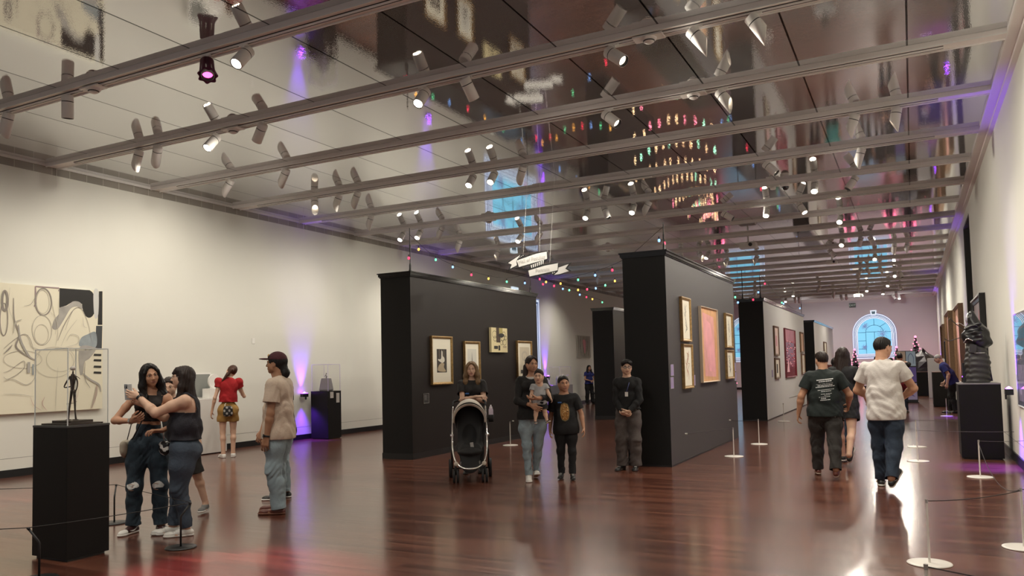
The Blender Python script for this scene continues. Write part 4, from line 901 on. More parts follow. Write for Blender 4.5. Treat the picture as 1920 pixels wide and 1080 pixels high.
projected_window(on_minus_y(YF-.003,-2.98,-.72,1.62,4.16),2.26,2.54,'glowing image of a blue arched window on far wall behind the white shirted man')
projected_window(on_minus_y(YF-.003,-9.9,-7.55,1.62,4.40),2.35,2.78,'glowing image of an arched window on far wall mostly hidden behind display walls')
projected_window(on_plus_x(XL+.003,22.7,26.85,1.3,4.15),4.1,2.8,'glowing image of a tall window frame on the left wall beside the black display wall',square=True)
r=empty('exit_sign',(-2.90,YF-.05,4.66),0,'dark exit sign high on the far wall','sign')
bev(MB().box((-.17,-.03,-.12),(.17,.03,.12),mat('exit_sign_case',(.05,.06,.055),.5)).build('sign_case',r),.01)
vs,fs=text_mesh('EXIT',.17,extrude=.002); MB().add(vs,fs,mat('exit_letters',(.5,.6,.5),.5,emit=(.5,.7,.55),es=.35),False,Matrix(((1,0,0,0),(0,0,-1,-.034),(0,1,0,0),(0,0,0,1)))).build('lettering',r)
# ------------------------------------------------------------------ purple uplights
M_led=mat('purple_led_face',(.4,.1,1),.3,emit=(.30,.05,1),es=30); M_ledp=mat('magenta_led_core',(1,.3,.8),.3,emit=(1,.22,.8),es=26)
def uplight(x,y,z,toward,label,e=60,show=True):
    r=empty('wall_uplight',(x,y,z),0,label,'uplight')
    bev(MB().box((-.045,-.09,-.05),(.045,.09,.03),M_stb).build('lamp_box',r),.006)
    MB().box((-.035,-.08,.03),(.035,.08,.034),M_led).build('led_face',r); MB().box((-.02,-.03,.034),(.02,.03,.036),M_ledp).build('led_core',r)
    MB().ball((0,0,.034),(.034,.05,.024),M_led,14,8).ball((0,0,.040),(.018,.03,.024),M_ledp,12,8).build('led_lens',r)
    l2=bpy.data.lights.new('purple_spill','SPOT'); l2.energy=e*1.0; l2.color=(.17,.03,1); l2.spot_size=math.radians(80); l2.spot_blend=.9; l2.shadow_soft_size=.05
    o2=bpy.data.objects.new('purple_spill',l2); C.objects.link(o2); o2.location=(x-toward*.02,y,z-.13); o2.rotation_euler=Vector((-toward*.25,0,-1)).to_track_quat('-Z','Y').to_euler()
    MB().box((-.05 if toward>0 else .03,-.02,-.05),(-.03 if toward>0 else .05,.02,-.11),M_stb).build('bracket',r)
    l=bpy.data.lights.new('purple_beam','SPOT'); l.energy=e; l.color=(.17,.03,1); l.spot_size=math.radians(52); l.spot_blend=.9; l.shadow_soft_size=.05
    o=bpy.data.objects.new('purple_beam',l); C.objects.link(o); o.location=(x,y,z+.06); o.rotation_euler=Vector((toward*.10,0,1)).to_track_quat('-Z','Y').to_euler()
    return r
uplight(1.13,12.45,1.03,1,'purple lamp glowing on right wall behind the creature plinth',640)
uplight(-12.40,13.80,1.02,-1,'purple lamp glowing left of the card bearing wall plinth',420)
uplight(-12.38,27.2,1.18,-1,'purple lamp glowing beside the far lilac case',520)
uplight(-12.38,19.2,1.1,-1,'purple lamp on left wall hidden by black display wall',600)
uplight(1.12,22.9,1.0,1,'purple lamp on right wall behind the stooping man',420); uplight(1.12,34.6,1.0,1,'purple lamp far down the right wall by dark panel',520); uplight(1.12,44.,1.0,1,'purple lamp in the far right corner',800)
# ------------------------------------------------------------------ christmas trees
M_fir=mat('black_tinsel_fir',(.012,.009,.012),.5); M_pkb=mat('pink_tree_bulb',(1,.35,.5),.3,emit=(1,.20,.36),es=4)
def tree(x,y,h,rad,label,seed):
    r=empty('christmas_tree',(x,y,0),0,label,'tree'); q=random.Random(seed)
    MB().cyl((0,0,0),(0,0,h*.95),.03,M_fir,r1=.01,n=8).build('trunk',r)
    f=MB(); n=int(520)
    for i in range(n):
        t=(i/n)**.8; z=h*(.12+.86*t); R_=rad*(1-t)*.98+.03; an=q.uniform(0,2*PI); rr=R_*q.uniform(.55,1.05)
        p0=Vector((0,0,z+.04)); p1=Vector((rr*math.cos(an),rr*math.sin(an),z-.10*R_/rad-.03)); s=Vector((-math.sin(an),math.cos(an),0))*(.035+.03*q.random())
        mid=p0.lerp(p1,.55); f.add([p0,mid+s,p1,mid-s,mid+Vector((0,0,.04))],[(0,1,4),(1,2,4),(2,3,4),(3,0,4),(0,3,2,1)],M_fir)
    f.build('foliage',r)
    b=MB()
    for i in range(34):
        t=(i+.5)/34; z=h*(.14+.82*t); R_=rad*(1-t)+.04; an=i*2.4; b.ball((R_*math.cos(an),R_*math.sin(an),z),.032,M_pkb,8,6)
    tag(b.build('bulb_cluster',r),kind='stuff')
    MB().ball((0,0,h+.02),.06,M_pkb,10,8).build('tree_topper',r)
    l=bpy.data.lights.new('pink_tree_glow','POINT'); l.energy=11*h; l.color=(1,.12,.26); l.shadow_soft_size=.3; o=bpy.data.objects.new('pink_tree_glow',l); C.objects.link(o); o.location=(x,y-.2+.5,h*.55)
tree(.16,45.6,2.68,.74,'tall black christmas tree with pink bulbs by far right corner',1)
tree(-.72,44.3,2.15,.50,'shorter black christmas tree with pink bulbs beside arched window',2)
tree(-2.75,45.5,2.1,.5,'small black christmas tree with pink bulbs left of arched window',3)
tree(-9.6,45.0,2.9,.7,'hidden black christmas tree glowing pink behind the display walls',4)
# printed display board far down the hall
r=empty('printed_board',(-.12,31.0,0),0,'tall printed lilac and blue panel board far down the hall','board')
b=MB().box((-.40,-.02,0),(.22,.02,1.82),mat('board_black',(.02,.02,.025),.6)); a=Art(b,Matrix(((1,0,0,0),(0,0,-1,-.02),(0,1,0,0),(0,0,0,1))))
a.rect(-.40,1.3,-.12,1.80,mat('cream_print',(.6,.5,.42),.6)); a.rect(-.10,1.28,.20,1.80,mat('sky_print',(.45,.62,.8),.6)); a.line([(-.03,1.36),(-.03,1.6),(.05,1.72),(.13,1.6),(.13,1.36)],.02,mat('navy_line',(.08,.14,.4),.6))
a.rect(-.10,.72,.20,1.24,mat('violet_print',(.16,.12,.45),.6)); a.rect(-.10,.10,.20,.68,mat('lilac_print',(.45,.42,.7),.6)); a.poly([(-.02,.62),(.08,.5),(.04,.3),(.14,.2),(.0,.25),(.0,.5)],mat('violet_print',(.16,.12,.45),.6))
b.build('board_panel',r); MB().box((-.42,-.15,0),(.24,.15,.03),M_stb).build('board_foot',r)
r=empty('white_cabinet',(.72,34.9,0),0,'pale square cabinet behind the stooping man','cabinet')
bev(MB().box((-.22,-.4,0),(.22,.4,1.55),mat('pale_cabinet',(.42,.40,.40),.6)).build('cabinet_body',r),.01); MB().box((-.224,-.38,.76),(-.22,.38,.77),M_slot).build('door_seam',r)
# ------------------------------------------------------------------ smooth solids: blended round cones and ellipsoids -> one continuous surface
def nrm(v): v=np.asarray(v,float); return v/(np.linalg.norm(v)+1e-12)
class Solid:
    def __init__(s): s.p=[]
    def cone(s,a,b,ra,rb,k=.03,flat=None,ff=1.,op='+'):
        s.p.append(('c',np.array(a,float),np.array(b,float),ra,rb,k,None if flat is None else nrm(flat),ff,op)); return s
    def ell(s,c,r,F=None,k=.03,op='+'):
        s.p.append(('e',np.array(c,float),np.array(r,float),np.eye(3) if F is None else np.array(F,float),None,k,None,1,op)); return s
    def cut(s,c,n,k=.004): s.p.append(('h',np.array(c,float),nrm(n),None,None,k,None,1,'h')); return s
    def copy(s): q=Solid(); q.p=list(s.p); return q
def _bbox(p):
    if p[0]=='c':
        m=max(p[3],p[4]); return np.minimum(p[1],p[2])-m, np.maximum(p[1],p[2])+m
    e=np.sqrt(((p[3]*p[2][:,None])**2).sum(0)); return p[1]-e, p[1]+e
def _dist(p,X,Y,Z):
    if p[0]=='c':
        a,b,ra,rb,fl,ff=p[1],p[2],p[3],p[4],p[6],p[7]; ba=b-a; L2=max(1e-12,ba@ba)
        x,y,z=X-a[0],Y-a[1],Z-a[2]; t=np.clip((x*ba[0]+y*ba[1]+z*ba[2])/L2,0,1)
        x=x-t*ba[0]; y=y-t*ba[1]; z=z-t*ba[2]
        if fl is not None:
            d=(x*fl[0]+y*fl[1]+z*fl[2])*(1/ff-1); x=x+d*fl[0]; y=y+d*fl[1]; z=z+d*fl[2]
            return (np.sqrt(x*x+y*y+z*z)-(ra+(rb-ra)*t))*min(1.,(1+ff)/2)
        return np.sqrt(x*x+y*y+z*z)-(ra+(rb-ra)*t)
    if p[0]=='e':
        c,r,F=p[1],p[2],p[3]; x,y,z=X-c[0],Y-c[1],Z-c[2]
        u=(x*F[0][0]+y*F[0][1]+z*F[0][2])/r[0]; v=(x*F[1][0]+y*F[1][1]+z*F[1][2])/r[1]; w=(x*F[2][0]+y*F[2][1]+z*F[2][2])/r[2]
        k0=np.sqrt(u*u+v*v+w*w)+1e-9; k1=np.sqrt((u/r[0])**2+(v/r[1])**2+(w/r[2])**2)+1e-9
        return k0*(k0-1)/k1
def surface(S,h,disp=None,smooth=True):
    prim=[p for p in S.p if p[0]!='h']
    lo=np.min([_bbox(p)[0] for p in prim if p[8]=='+'],0)-3*h; hi=np.max([_bbox(p)[1] for p in prim if p[8]=='+'],0)+3*h
    n=np.ceil((hi-lo)/h).astype(int)+1
    ax=[(lo[i]+h*np.arange(n[i])).astype(np.float32) for i in range(3)]
    D=np.full(n,.2,np.float32)
    for p in S.p:
        if p[0]=='h':
            c,nv,k=p[1],p[2],p[5]
            g=(ax[0][:,None,None]-c[0])*nv[0]+(ax[1][None,:,None]-c[1])*nv[1]+(ax[2][None,None,:]-c[2])*nv[2]
            D=np.maximum(D,g.astype(np.float32)); continue
        m=p[5]+3*h; a,b=_bbox(p); i0=np.maximum(0,np.floor((a-m-lo)/h).astype(int)); i1=np.minimum(n,np.ceil((b+m-lo)/h).astype(int)+1)
        if (i1<=i0).any(): continue
        sl=tuple(slice(i0[i],i1[i]) for i in range(3))
        X=ax[0][sl[0]][:,None,None]; Y=ax[1][sl[1]][None,:,None]; Z=ax[2][sl[2]][None,None,:]
        d=_dist(p,X,Y,Z); k=max(p[5],1e-5); e=D[sl]
        if p[8]=='+':
            hh=np.maximum(k-np.abs(e-d),0)/k; D[sl]=np.minimum(e,d)-hh*hh*k*.25
        else:
            d=-d; hh=np.maximum(k-np.abs(e-d),0)/k; D[sl]=np.maximum(e,d)+hh*hh*k*.25
    if disp is not None:
        I=np.nonzero(np.abs(D)<.03)
        D[I]+=disp(ax[0][I[0]],ax[1][I[1]],ax[2][I[2]]).astype(np.float32)
    ins=D<0
    c8=[ins[i:n[0]-1+i,j:n[1]-1+j,k:n[2]-1+k] for i in (0,1) for j in (0,1) for k in (0,1)]
    any_=c8[0].copy(); all_=c8[0].copy()
    for q in c8[1:]: any_|=q; all_&=q
    act=any_&~all_; idx=np.full(act.shape,-1,np.int32); A=np.argwhere(act); N=len(A)
    idx[act]=np.arange(N)
    vs=np.zeros((N,3)); ct=np.zeros(N)
    offs=[(0,0,0),(0,0,1),(0,1,0),(0,1,1),(1,0,0),(1,0,1),(1,1,0),(1,1,1)]
    val=[D[A[:,0]+o[0],A[:,1]+o[1],A[:,2]+o[2]] for o in offs]
    for i in range(8):
        for j in range(i+1,8):
            if sum(abs(offs[i][t]-offs[j][t]) for t in range(3))!=1: continue
            m=(val[i]<0)!=(val[j]<0); t=val[i][m]/(val[i][m]-val[j][m]+1e-12)
            oi=np.array(offs[i]); oj=np.array(offs[j]); vs[m]+=oi+(oj-oi)*t[:,None]; ct[m]+=1
    vs=(vs/ct[:,None]+A)*h+lo
    F=[]
    for axn in range(3):
        sl0=[slice(None)]*3; sl1=[slice(None)]*3; sl0[axn]=slice(0,n[axn]-1); sl1[axn]=slice(1,n[axn])
        a=ins[tuple(sl0)]; b=ins[tuple(sl1)]; E=np.argwhere(a!=b)
        u,v=[(1,2),(2,0),(0,1)][axn]
        E=E[(E[:,u]>0)&(E[:,v]>0)&(E[:,u]<n[u]-1)&(E[:,v]<n[v]-1)]
        s=a[E[:,0],E[:,1],E[:,2]]
        def cell(du,dv):
            q=E.copy(); q[:,u]-=du; q[:,v]-=dv; return idx[q[:,0],q[:,1],q[:,2]]
        q=np.stack([cell(1,1),cell(0,1),cell(0,0),cell(1,0)],1)
        q[~s]=q[~s][:,::-1]; F.append(q)
    F=np.concatenate(F); F=F[(F>=0).all(1)]
    return vs,F
def skin_mesh(name,vf,mats,parent=None,pick=None,smooth=True):
    vs,F=vf; me=bpy.data.meshes.new(name)
    me.vertices.add(len(vs)); me.vertices.foreach_set('co',vs.astype(np.float32).ravel())
    me.loops.add(4*len(F)); me.polygons.add(len(F)); me.loops.foreach_set('vertex_index',F.astype(np.int32).ravel())
    me.polygons.foreach_set('loop_start',np.arange(0,4*len(F),4,dtype=np.int32))
    me.update(calc_edges=True); me.validate()
    for m in (mats if isinstance(mats,(list,tuple)) else [mats]): me.materials.append(m)
    me.polygons.foreach_set('use_smooth',np.ones(len(me.polygons),bool))
    if pick is not None and len(me.polygons)==len(F):
        c=vs[F].mean(1); me.polygons.foreach_set('material_index',pick(c[:,0],c[:,1],c[:,2]).astype(np.int32))
    me.update()
    o=bpy.data.objects.new(name,me); C.objects.link(o)
    if parent is not None: o.parent=parent
    return o
# ------------------------------------------------------------------ people: forward is +Y, the person's right hand side is +X, feet on z = 0
def rotv(v,axis,deg):
    return np.array(Matrix.Rotation(math.radians(deg),3,Vector(axis))@Vector(v))
def ik(a,b,l1,l2,pole):
    a,b=np.array(a,float),np.array(b,float); d=b-a; L=np.linalg.norm(d); L=min(L,(l1+l2)*.999); u=nrm(d); b=a+u*L
    x=(l1*l1-l2*l2+L*L)/(2*L); y=math.sqrt(max(0,l1*l1-x*x)); p=np.array(pole,float); p=nrm(p-u*(p@u)); return a+u*x+p*y, b
SKIN={}
def skin_mat(n,c): return mat('skin_'+n,c,.48,spec=.35,var=.06,vscale=14,bump=.05,bscale=220)
def cloth(n,c,rough=.85,var=.12,vs=12,bump=.35,bs=55,**k): return mat(n,c,rough,var=var,vscale=vs,bump=bump,bscale=bs,**k)
def trim(vs,F,cuts,h):
    """open a garment along planes: drop the faces beyond each plane and pull the rim onto it"""
    c=vs[F].mean(1); keep=np.ones(len(F),bool)
    for mk,o,ax in cuts: keep&=~(mk(c)&(((c-o)@ax)>0))
    used=np.zeros(len(vs),bool); used[F[keep].ravel()]=True; gone=np.zeros(len(vs),bool); gone[F[~keep].ravel()]=True
    rim=np.nonzero(used&gone)[0]; vs=vs.copy()
    for mk,o,ax in cuts:
        r=vs[rim]; d=(r-o)@ax; m=(np.abs(d)<2.2*h)&mk(r); vs[rim[m]]=r[m]-d[m][:,None]*ax
    return vs,F[keep]
def folds(seed,amp=.006,zone=None):
    q=random.Random(seed); ph=[q.uniform(0,6.3) for _ in range(6)]
    def f(x,y,z):
        w=np.sin(31*z+5*np.sin(9*x+ph[0])+4*np.sin(8*y+ph[1])+ph[2])*.55+np.sin(17*z+21*x+6*np.sin(7*y+ph[3])+ph[4])*.45
        m=1. if zone is None else zone(x,y,z)
        return amp*w*m
    return f
class Person:
    """pose values are in metres on a body of height 1; everything is scaled by H"""
    def __init__(s,name,H=1.7,fem=False,build=1.,loc=(0,0),face=(0,-1),label='',vox=.008,skin=None,
                 feet=None,hands=None,lean=0,bend=0,twist=0,head=(0,0,0),dz=0,sway=0,shoulders=1.,hips=1.,belly=0,legs=1.,arms=1.,headscale=1.,bust=1.,neckfwd=0,elbow=None,knee=None,legr=1.,category='person',torso=1.,tiltsh=0):
        s.H=H; s.vox=vox; s.fem=fem; h=H
        rz=math.atan2(face[1],face[0])-PI/2
        s.root=empty(name,(loc[0],loc[1],0),rz,label,category); s.skin=skin
        # joints
        hipx=(.052 if not fem else .056)*hips*h; pz=(.515+dz)*h
        s.pel=V(sway*h,0,pz); up=nrm(rotv(rotv((0,0,1),(1,0,0),-lean),(0,1,0),bend)); s.up=up
        fwd0=V(0,1,0); s.right=nrm(np.cross(rotv(fwd0,(0,0,1),twist*0),(0,0,1))); s.right=nrm(rotv(V(1,0,0),(0,0,1),twist)); s.right=nrm(s.right-up*(s.right@up)+up*math.sin(math.radians(tiltsh))*1.0)
        s.fwd=nrm(np.cross(up,s.right)); 
        s.waist=s.pel+V(0,0,.09*h)*.4+up*.055*h*torso; s.chest=s.pel+up*.19*h*torso; s.nb=s.pel+up*.315*h*torso
        shw=(.099 if not fem else .090)*shoulders*h
        s.sh={1:s.pel+up*.281*h*torso+s.right*shw,-1:s.pel+up*.281*h*torso-s.right*shw}
        s.hip={1:s.pel+V(hipx,0,-.015*h),-1:s.pel+V(-hipx,0,-.015*h)}
        UA,FA=.172*h*arms,.148*h*arms; TH,SH=.2305*h*legs,.2265*h*legs; AZ=.045*h
        feet=feet or {}; hands=hands or {}
        s.ank={};s.kn={};s.fyaw={};s.fpitch={}
        for sd in (1,-1):
            fx,fy,yaw,lift,pitch=(list(feet.get(sd,(sd*.06,0,-sd*8,0,0)))+[0]*5)[:5]
            t=V(fx*h,fy*h,AZ+lift*h)
            kp=(knee or {}).get(sd,(sd*.12,1,0))
            s.kn[sd],s.ank[sd]=ik(s.hip[sd],t,TH,SH,kp); s.fyaw[sd]=yaw; s.fpitch[sd]=pitch
        s.el={};s.wr={};s.hspec={}
        for sd in (1,-1):
            hs=hands.get(sd,{}); t=np.array(hs.get('at',(sd*.15,.03,.47)),float)*h
            pole=hs.get('pole',(sd*.35,-1,-.15)); s.el[sd],s.wr[sd]=ik(s.sh[sd],t,UA,FA,pole); s.hspec[sd]=hs
        hy,hp,hr=head; 
        F=Matrix.Rotation(math.radians(hy),3,'Z')@Matrix.Rotation(math.radians(hp),3,'X')@Matrix.Rotation(math.radians(hr),3,'Y')
        s.hx=np.array(F@Vector((1,0,0))); s.hy=np.array(F@Vector((0,1,0))); s.hz=np.array(F@Vector((0,0,1)))
        hs=headscale*h/1.7; s.hs=hs
        s.ht=s.nb+up*.024*h+s.fwd*(.012+neckfwd)*h+V(0,0,.020*h)
        s.hc=s.ht+s.hz*.098*hs+s.hy*.018*hs           # centre of the skull
        s.b=build; s.arms_r=build; s.hips=hips; s.belly=belly; s.bust=bust; s.legr=legr; s.shoulders=shoulders; s.tor=torso; s.h=h
    def hp(s,x,y,z): return s.hc+(s.hx*x+s.hy*y+s.hz*z)*s.hs
    # --- torso prims shared by skin and garments
    def torso(s,S,g=0.,k=.05,lower=True):
        h,b=s.h,s.b; F=[s.right,s.fwd,s.up]; q=h/1.7
        f=1 if s.fem else 0
        S.ell(s.chest+s.up*.03*h,V(.158*(.88 if f else 1)*s.shoulders*(.6+.4*b)+g/q,.105*b**.7+g/q,.19*s.tor+g/q)*q,F,k*q)
        S.ell(s.waist+s.up*.02*h+s.fwd*s.belly*.03,V(.128*(.92 if f else 1.03)*b+g/q,.098*b+s.belly*.5+g/q,.16*s.tor+g/q)*q,F,k*q)
        for sd in (1,-1):
            S.cone(s.nb-s.up*.014*h,s.sh[sd]-s.up*.014*h,.050*q+g*.8,(.054 if not f else .048)*q*b**.5+g,k*q)
            if f: S.ell(s.chest+s.up*.045*h+s.right*sd*.068*q+s.fwd*.082*q*b**.7,V(.062,.055,.06)*q*s.bust+g,F,.03*q)
            else: S.ell(s.chest+s.up*.06*h+s.right*sd*.07*q+s.fwd*.055*q*b**.7,V(.075,.045,.06)*q+g,F,.04*q)
            S.ell(s.chest+s.up*.05*h+s.right*sd*.075*q-s.fwd*.05*q*b**.7,V(.07,.05,.1)*q+g,F,.04*q)
        if lower: s.pelvis(S,g,k)
    def pelvis(s,S,g=0.,k=.05):
        h,b=s.h,s.b; q=h/1.7; f=1 if s.fem else 0
        S.ell(s.pel+V(0,0,.005*h),V((.158 if f else .145)*s.hips*(.7+.3*b)+g/q,.108*b**.8+g/q,.12+g/q)*q,None,k*q)
        for sd in (1,-1): S.ell(s.pel+V(sd*.068*q*s.hips,-.058*q*b**.8,-.035*q),V(.08*s.hips,.075*b**.8,.085)*q+g,None,.04*q)
    def leg(s,S,sd,g=0.,k=.03,top=1.,knee=0,cuff=0.,flare=1.,gk=None):
        h,b=s.h,s.b*s.legr; q=h/1.7; f=1.06 if s.fem else 1.
        hip,kn,an=s.hip[sd],s.kn[sd],s.ank[sd]; m=hip+(kn-hip)*.35
        gk=g if gk is None else gk
        S.cone(hip,m,.092*q*b*f+g,.083*q*b*f+g,k*q); S.cone(m,kn,.083*q*b*f+g,.056*q*b+gk,k*q)
        d=nrm(an-kn); back=nrm(np.cross(d,V(1,0,0))); back=back if back[1]<0 else -back
        c=kn+(an-kn)*.30+back*.014*q
        S.cone(kn,c,.054*q*b+gk,.055*q*b**.9+gk*flare,k*q); S.cone(c,an+V(0,0,.012*q),.053*q*b**.9+gk*flare,.036*q+cuff+gk*flare*(1 if cuff else .3),k*q)
    def arm(s,S,sd,g=0.,k=.022,upto=1.):
        h,b=s.h,s.arms_r; q=h/1.7; f=.86 if s.fem else 1.
        sh,el,wr=s.sh[sd],s.el[sd],s.wr[sd]
        S.ell(sh-V(0,0,.010*q),V(.053,.053,.062)*q*b**.8*f+g,None,k*q); m=sh+(el-sh)*.45
        S.cone(sh,m,.050*q*b*f+g,.048*q*b*f+g,k*q)
        if upto<=.5: return
        S.cone(m,el,.047*q*b*f+g,.040*q*b*f+g,k*q)
        if upto<=1: 
            c=el+(wr-el)*.28
            S.cone(el,c,.040*q*b*f+g,.041*q*b*f+g,k*q); S.cone(c,wr,.041*q*b*f+g,.026*q*b**.5*f+g,k*q)
    def head(s,S):
        q=s.hs; F=[s.hx,s.hy,s.hz]; P=s.hp; f=s.fem
        a=S.ell
        S.cone(s.nb-s.up*.01*s.h,P(0,-.022,-.05),.062*q*(.86 if f else 1.03),.056*q*(.84 if f else 1.04),.03*q)
        a(P(0,-.012,.018),V(.076,.095,.092)*q,F,.012*q)            # cranium
        a(P(0,.038,-.018),V(.060,.056,.068)*q,F,.02*q)             # face mass
        a(P(0,.040,-.062),V(.046 if f else .051,.046,.040)*q,F,.025*q)    # jaw
        a(P(0,.064,-.093),V(.020 if f else .025,.020,.016)*q,F,.02*q)     # chin
        for sd in (1,-1):
            a(P(sd*.036,.060,-.028),V(.021,.018,.019)*q,F,.02*q)       # cheek
            a(P(sd*.028,.087,.004),V(.0165,.012,.0105)*q,F,.008*q,'-')  # eye socket
            a(P(sd*.029,.079,.0025),V(.0135,.010,.0095)*q,F,.004*q)     # lid
            S.cone(P(sd*.012,.090,.0185),P(sd*.046,.077,.018),.0075*q,.006*q,.012*q)  # brow ridge
            a(P(sd*.077,-.006,-.012),V(.008,.018,.030)*q,F,.006*q)      # ear
            a(P(sd*.083,-.001,-.010),V(.004,.010,.018)*q,F,.004*q,'-')
            a(P(sd*.052,.005,-.050),V(.018,.035,.03)*q,F,.025*q)        # jaw angle
        S.cone(P(0,.090,.006),P(0,.107,-.030),.0075*q,.0105*q,.010*q)    # nose
        for sd in (1,-1): a(P(sd*.0105,.098,-.034),V(.0075,.009,.0065)*q,F,.005*q)
        S.cone(P(-.017,.086,-.057),P(.017,.086,-.057),.0062*q,.0062*q,.008*q); S.cone(P(-.012,.0865,-.066),P(.012,.0865,-.066),.0068*q,.0068*q,.007*q)
        S.cone(P(-.02,.095,-.0615),P(.02,.095,-.0615),.0022*q,.0022*q,.003*q,op='-')
    def hand(s,S,sd):
        """palm, four bent fingers of different length, thumb from the side of the palm"""
        hs=s.hspec[sd]; q=s.h/1.7*hs.get('size',1.); w=s.wr[sd]; fa=nrm(w-s.el[sd])
        d=nrm(np.array(hs.get('dir',fa),float)); nrmv=np.array(hs.get('palm',(-sd,0,0) if abs(fa[2])>.5 else (0,0,-1)),float)
        n=nrm(nrmv-d*(nrmv@d)); side=np.cross(d,n)*1.     # towards the thumb after sign fix
        th=hs.get('thumb'); 
        if th is None: th=(0,1,0) if abs(fa[2])>.5 else (0,0,1)
        if side@np.array(th,float)<0: side=-side
        curl=hs.get('curl',28); 
        c0=w+d*.018*q; 
        S.cone(w-d*.01*q,w+d*.03*q,.024*q,.026*q,.014*q,n,.72)
        for o in (-.021,0,.021): S.cone(w+d*.022*q+side*o*.75*q,w+d*.080*q+side*o*1.25*q,.0175*q,.0150*q,.008*q,n,.85)
        L=[(.028,.040,.024,.019,.0083),(.0095,.044,.027,.020,.0086),(-.0095,.041,.025,.019,.0082),(-.0275,.032,.019,.017,.0074)]
        s.ftips=[]
        for i,(o,a,b,c,r) in enumerate(L):
            p=w+d*(.086-.003*abs(i-1.2))*q+side*o*q; dd=d+side*(.10*(1.4-i)); dd=nrm(dd); cu=curl[i] if hasattr(curl,'__len__') else curl+4*i
            for j,(l,kk) in enumerate(((a,.55),(b,1.),(c,.85))):
                ax=np.cross(dd,n); dd=nrm(rotv(dd,ax/ (np.linalg.norm(ax)+1e-9),cu*kk)); e=p+dd*l*q
                S.cone(p,e,r*(1-.06*j)*q,r*(.94-.06*j)*q,.0035*q); p=e
            s.ftips.append(p)
        tc=hs.get('tcurl',22); p=w+d*.020*q+side*.020*q+n*.004*q; dd=nrm(d*.75+side*.62+n*hs.get('topp',.30))
        for l,r,cu in ((.040,.0145,0),(.033,.0105,tc),(.026,.0092,tc)):
            ax=np.cross(dd,nrm(d*.6+n*.8)); dd=nrm(rotv(dd,ax/(np.linalg.norm(ax)+1e-9),cu)); e=p+dd*l*q; S.cone(p,e,r*q,r*.92*q,.008*q); p=e
        s.hand_c=getattr(s,'hand_c',{}); s.hand_c[sd]=(w+d*.075*q,d,n,side)
    def foot(s,S,sd,g=0.):
        f=s.footframe(sd); q=s.h/1.7; B=lambda x,y,z:f[0]+f[1]*x*q+f[2]*y*q+f[3]*z*q
        S.cone(B(0,0,.0),B(0,.03,-.035),.036*q+g,.034*q+g,.02*q); S.cone(B(0,-.035,-.045),B(0,.09,-.052),.030*q+g,.030*q+g,.02*q); S.cone(B(-sd*.004,.09,-.055),B(sd*-.004,.15,-.062),.034*q+g,.020*q+g,.02*q)
    def footframe(s,sd):
        M=Matrix.Rotation(math.radians(s.fyaw[sd]),3,'Z')@Matrix.Rotation(math.radians(-s.fpitch[sd]),3,'X')
        return s.ank[sd],np.array(M@Vector((1,0,0))),np.array(M@Vector((0,1,0))),np.array(M@Vector((0,0,1)))
    def body(s,hands=True,bare_feet=False,legs=True,name='body'):
        S=Solid(); s.torso(S); s.head(S)
        for sd in (1,-1):
            s.arm(S,sd); 
            if hands: s.hand(S,sd)
            if legs: s.leg(S,sd)
            if legs: s.foot(S,sd)
        P=s.hp; q=s.hs; hc=s.hc
        lips=s.lip; 
        def pick(x,y,z):
            p=np.stack([x,y,z],1)-hc; u=p@s.hx/q; v=p@s.hy/q; w=p@s.hz/q
            return ((np.abs(u)<.024)&(v>.080)&(w<-.0505)&(w>-.0735)&((np.abs(u)/.025)**2+((w+.062)/.0125)**2<1)).astype(int)
        o=skin_mesh(name,surface(S,s.vox),[s.skin,lips],s.root,pick); s.bodyo=o; return o
    lip=None
    def face(s,iris=(.05,.025,.015),brow=(.03,.02,.015),closed=False,browth=1.):
        q=s.hs; Mw=mat('eye_white',(.75,.72,.70),.2); Mi=mat('iris_%d'%int(iris[0]*100),iris,.15); Mb=mat('eyebrow_%d'%int(brow[0]*1000),brow,.8)
        T=Matrix.Identity(4)
        for i in range(3): T[i][0]=s.hx[i]*q; T[i][1]=s.hy[i]*q; T[i][2]=s.hz[i]*q; T[i][3]=s.hc[i]
        for sd in (1,-1):
            e=MB()
            if closed: e.tube([T@Vector((sd*.016,.090,.001)),T@Vector((sd*.028,.0915,-.003)),T@Vector((sd*.041,.085,.0)) ],[.0012*q,.002*q,.0012*q],Mb,6)
            else:
                e.ball((sd*.029,.0795,.003),(.0135,.0118,.0068),Mw,14,10,T); e.ball((sd*.0285,.0885,.003),(.0058,.0040,.0058),Mi,12,8,T)
                e.tube([T@Vector((sd*.0155,.0875,.005)),T@Vector((sd*.023,.0925,.0105)),T@Vector((sd*.034,.0905,.0105)),T@Vector((sd*.043,.0825,.0045))],[.001*q,.0017*q,.0018*q,.001*q],Mb,6)
            e.build('eye',s.root)
            b=MB(); b.tube([T@Vector(v) for v in catmull([(sd*.013,.0945,.021),(sd*.024,.0945,.0265),(sd*.036,.089,.0268),(sd*.048,.076,.021)],4)],[k*q*browth for k in np.interp(np.linspace(0,1,13),[0,.3,1],[.0022,.0032,.0012])],Mb,6); b.build('eyebrow',s.root)
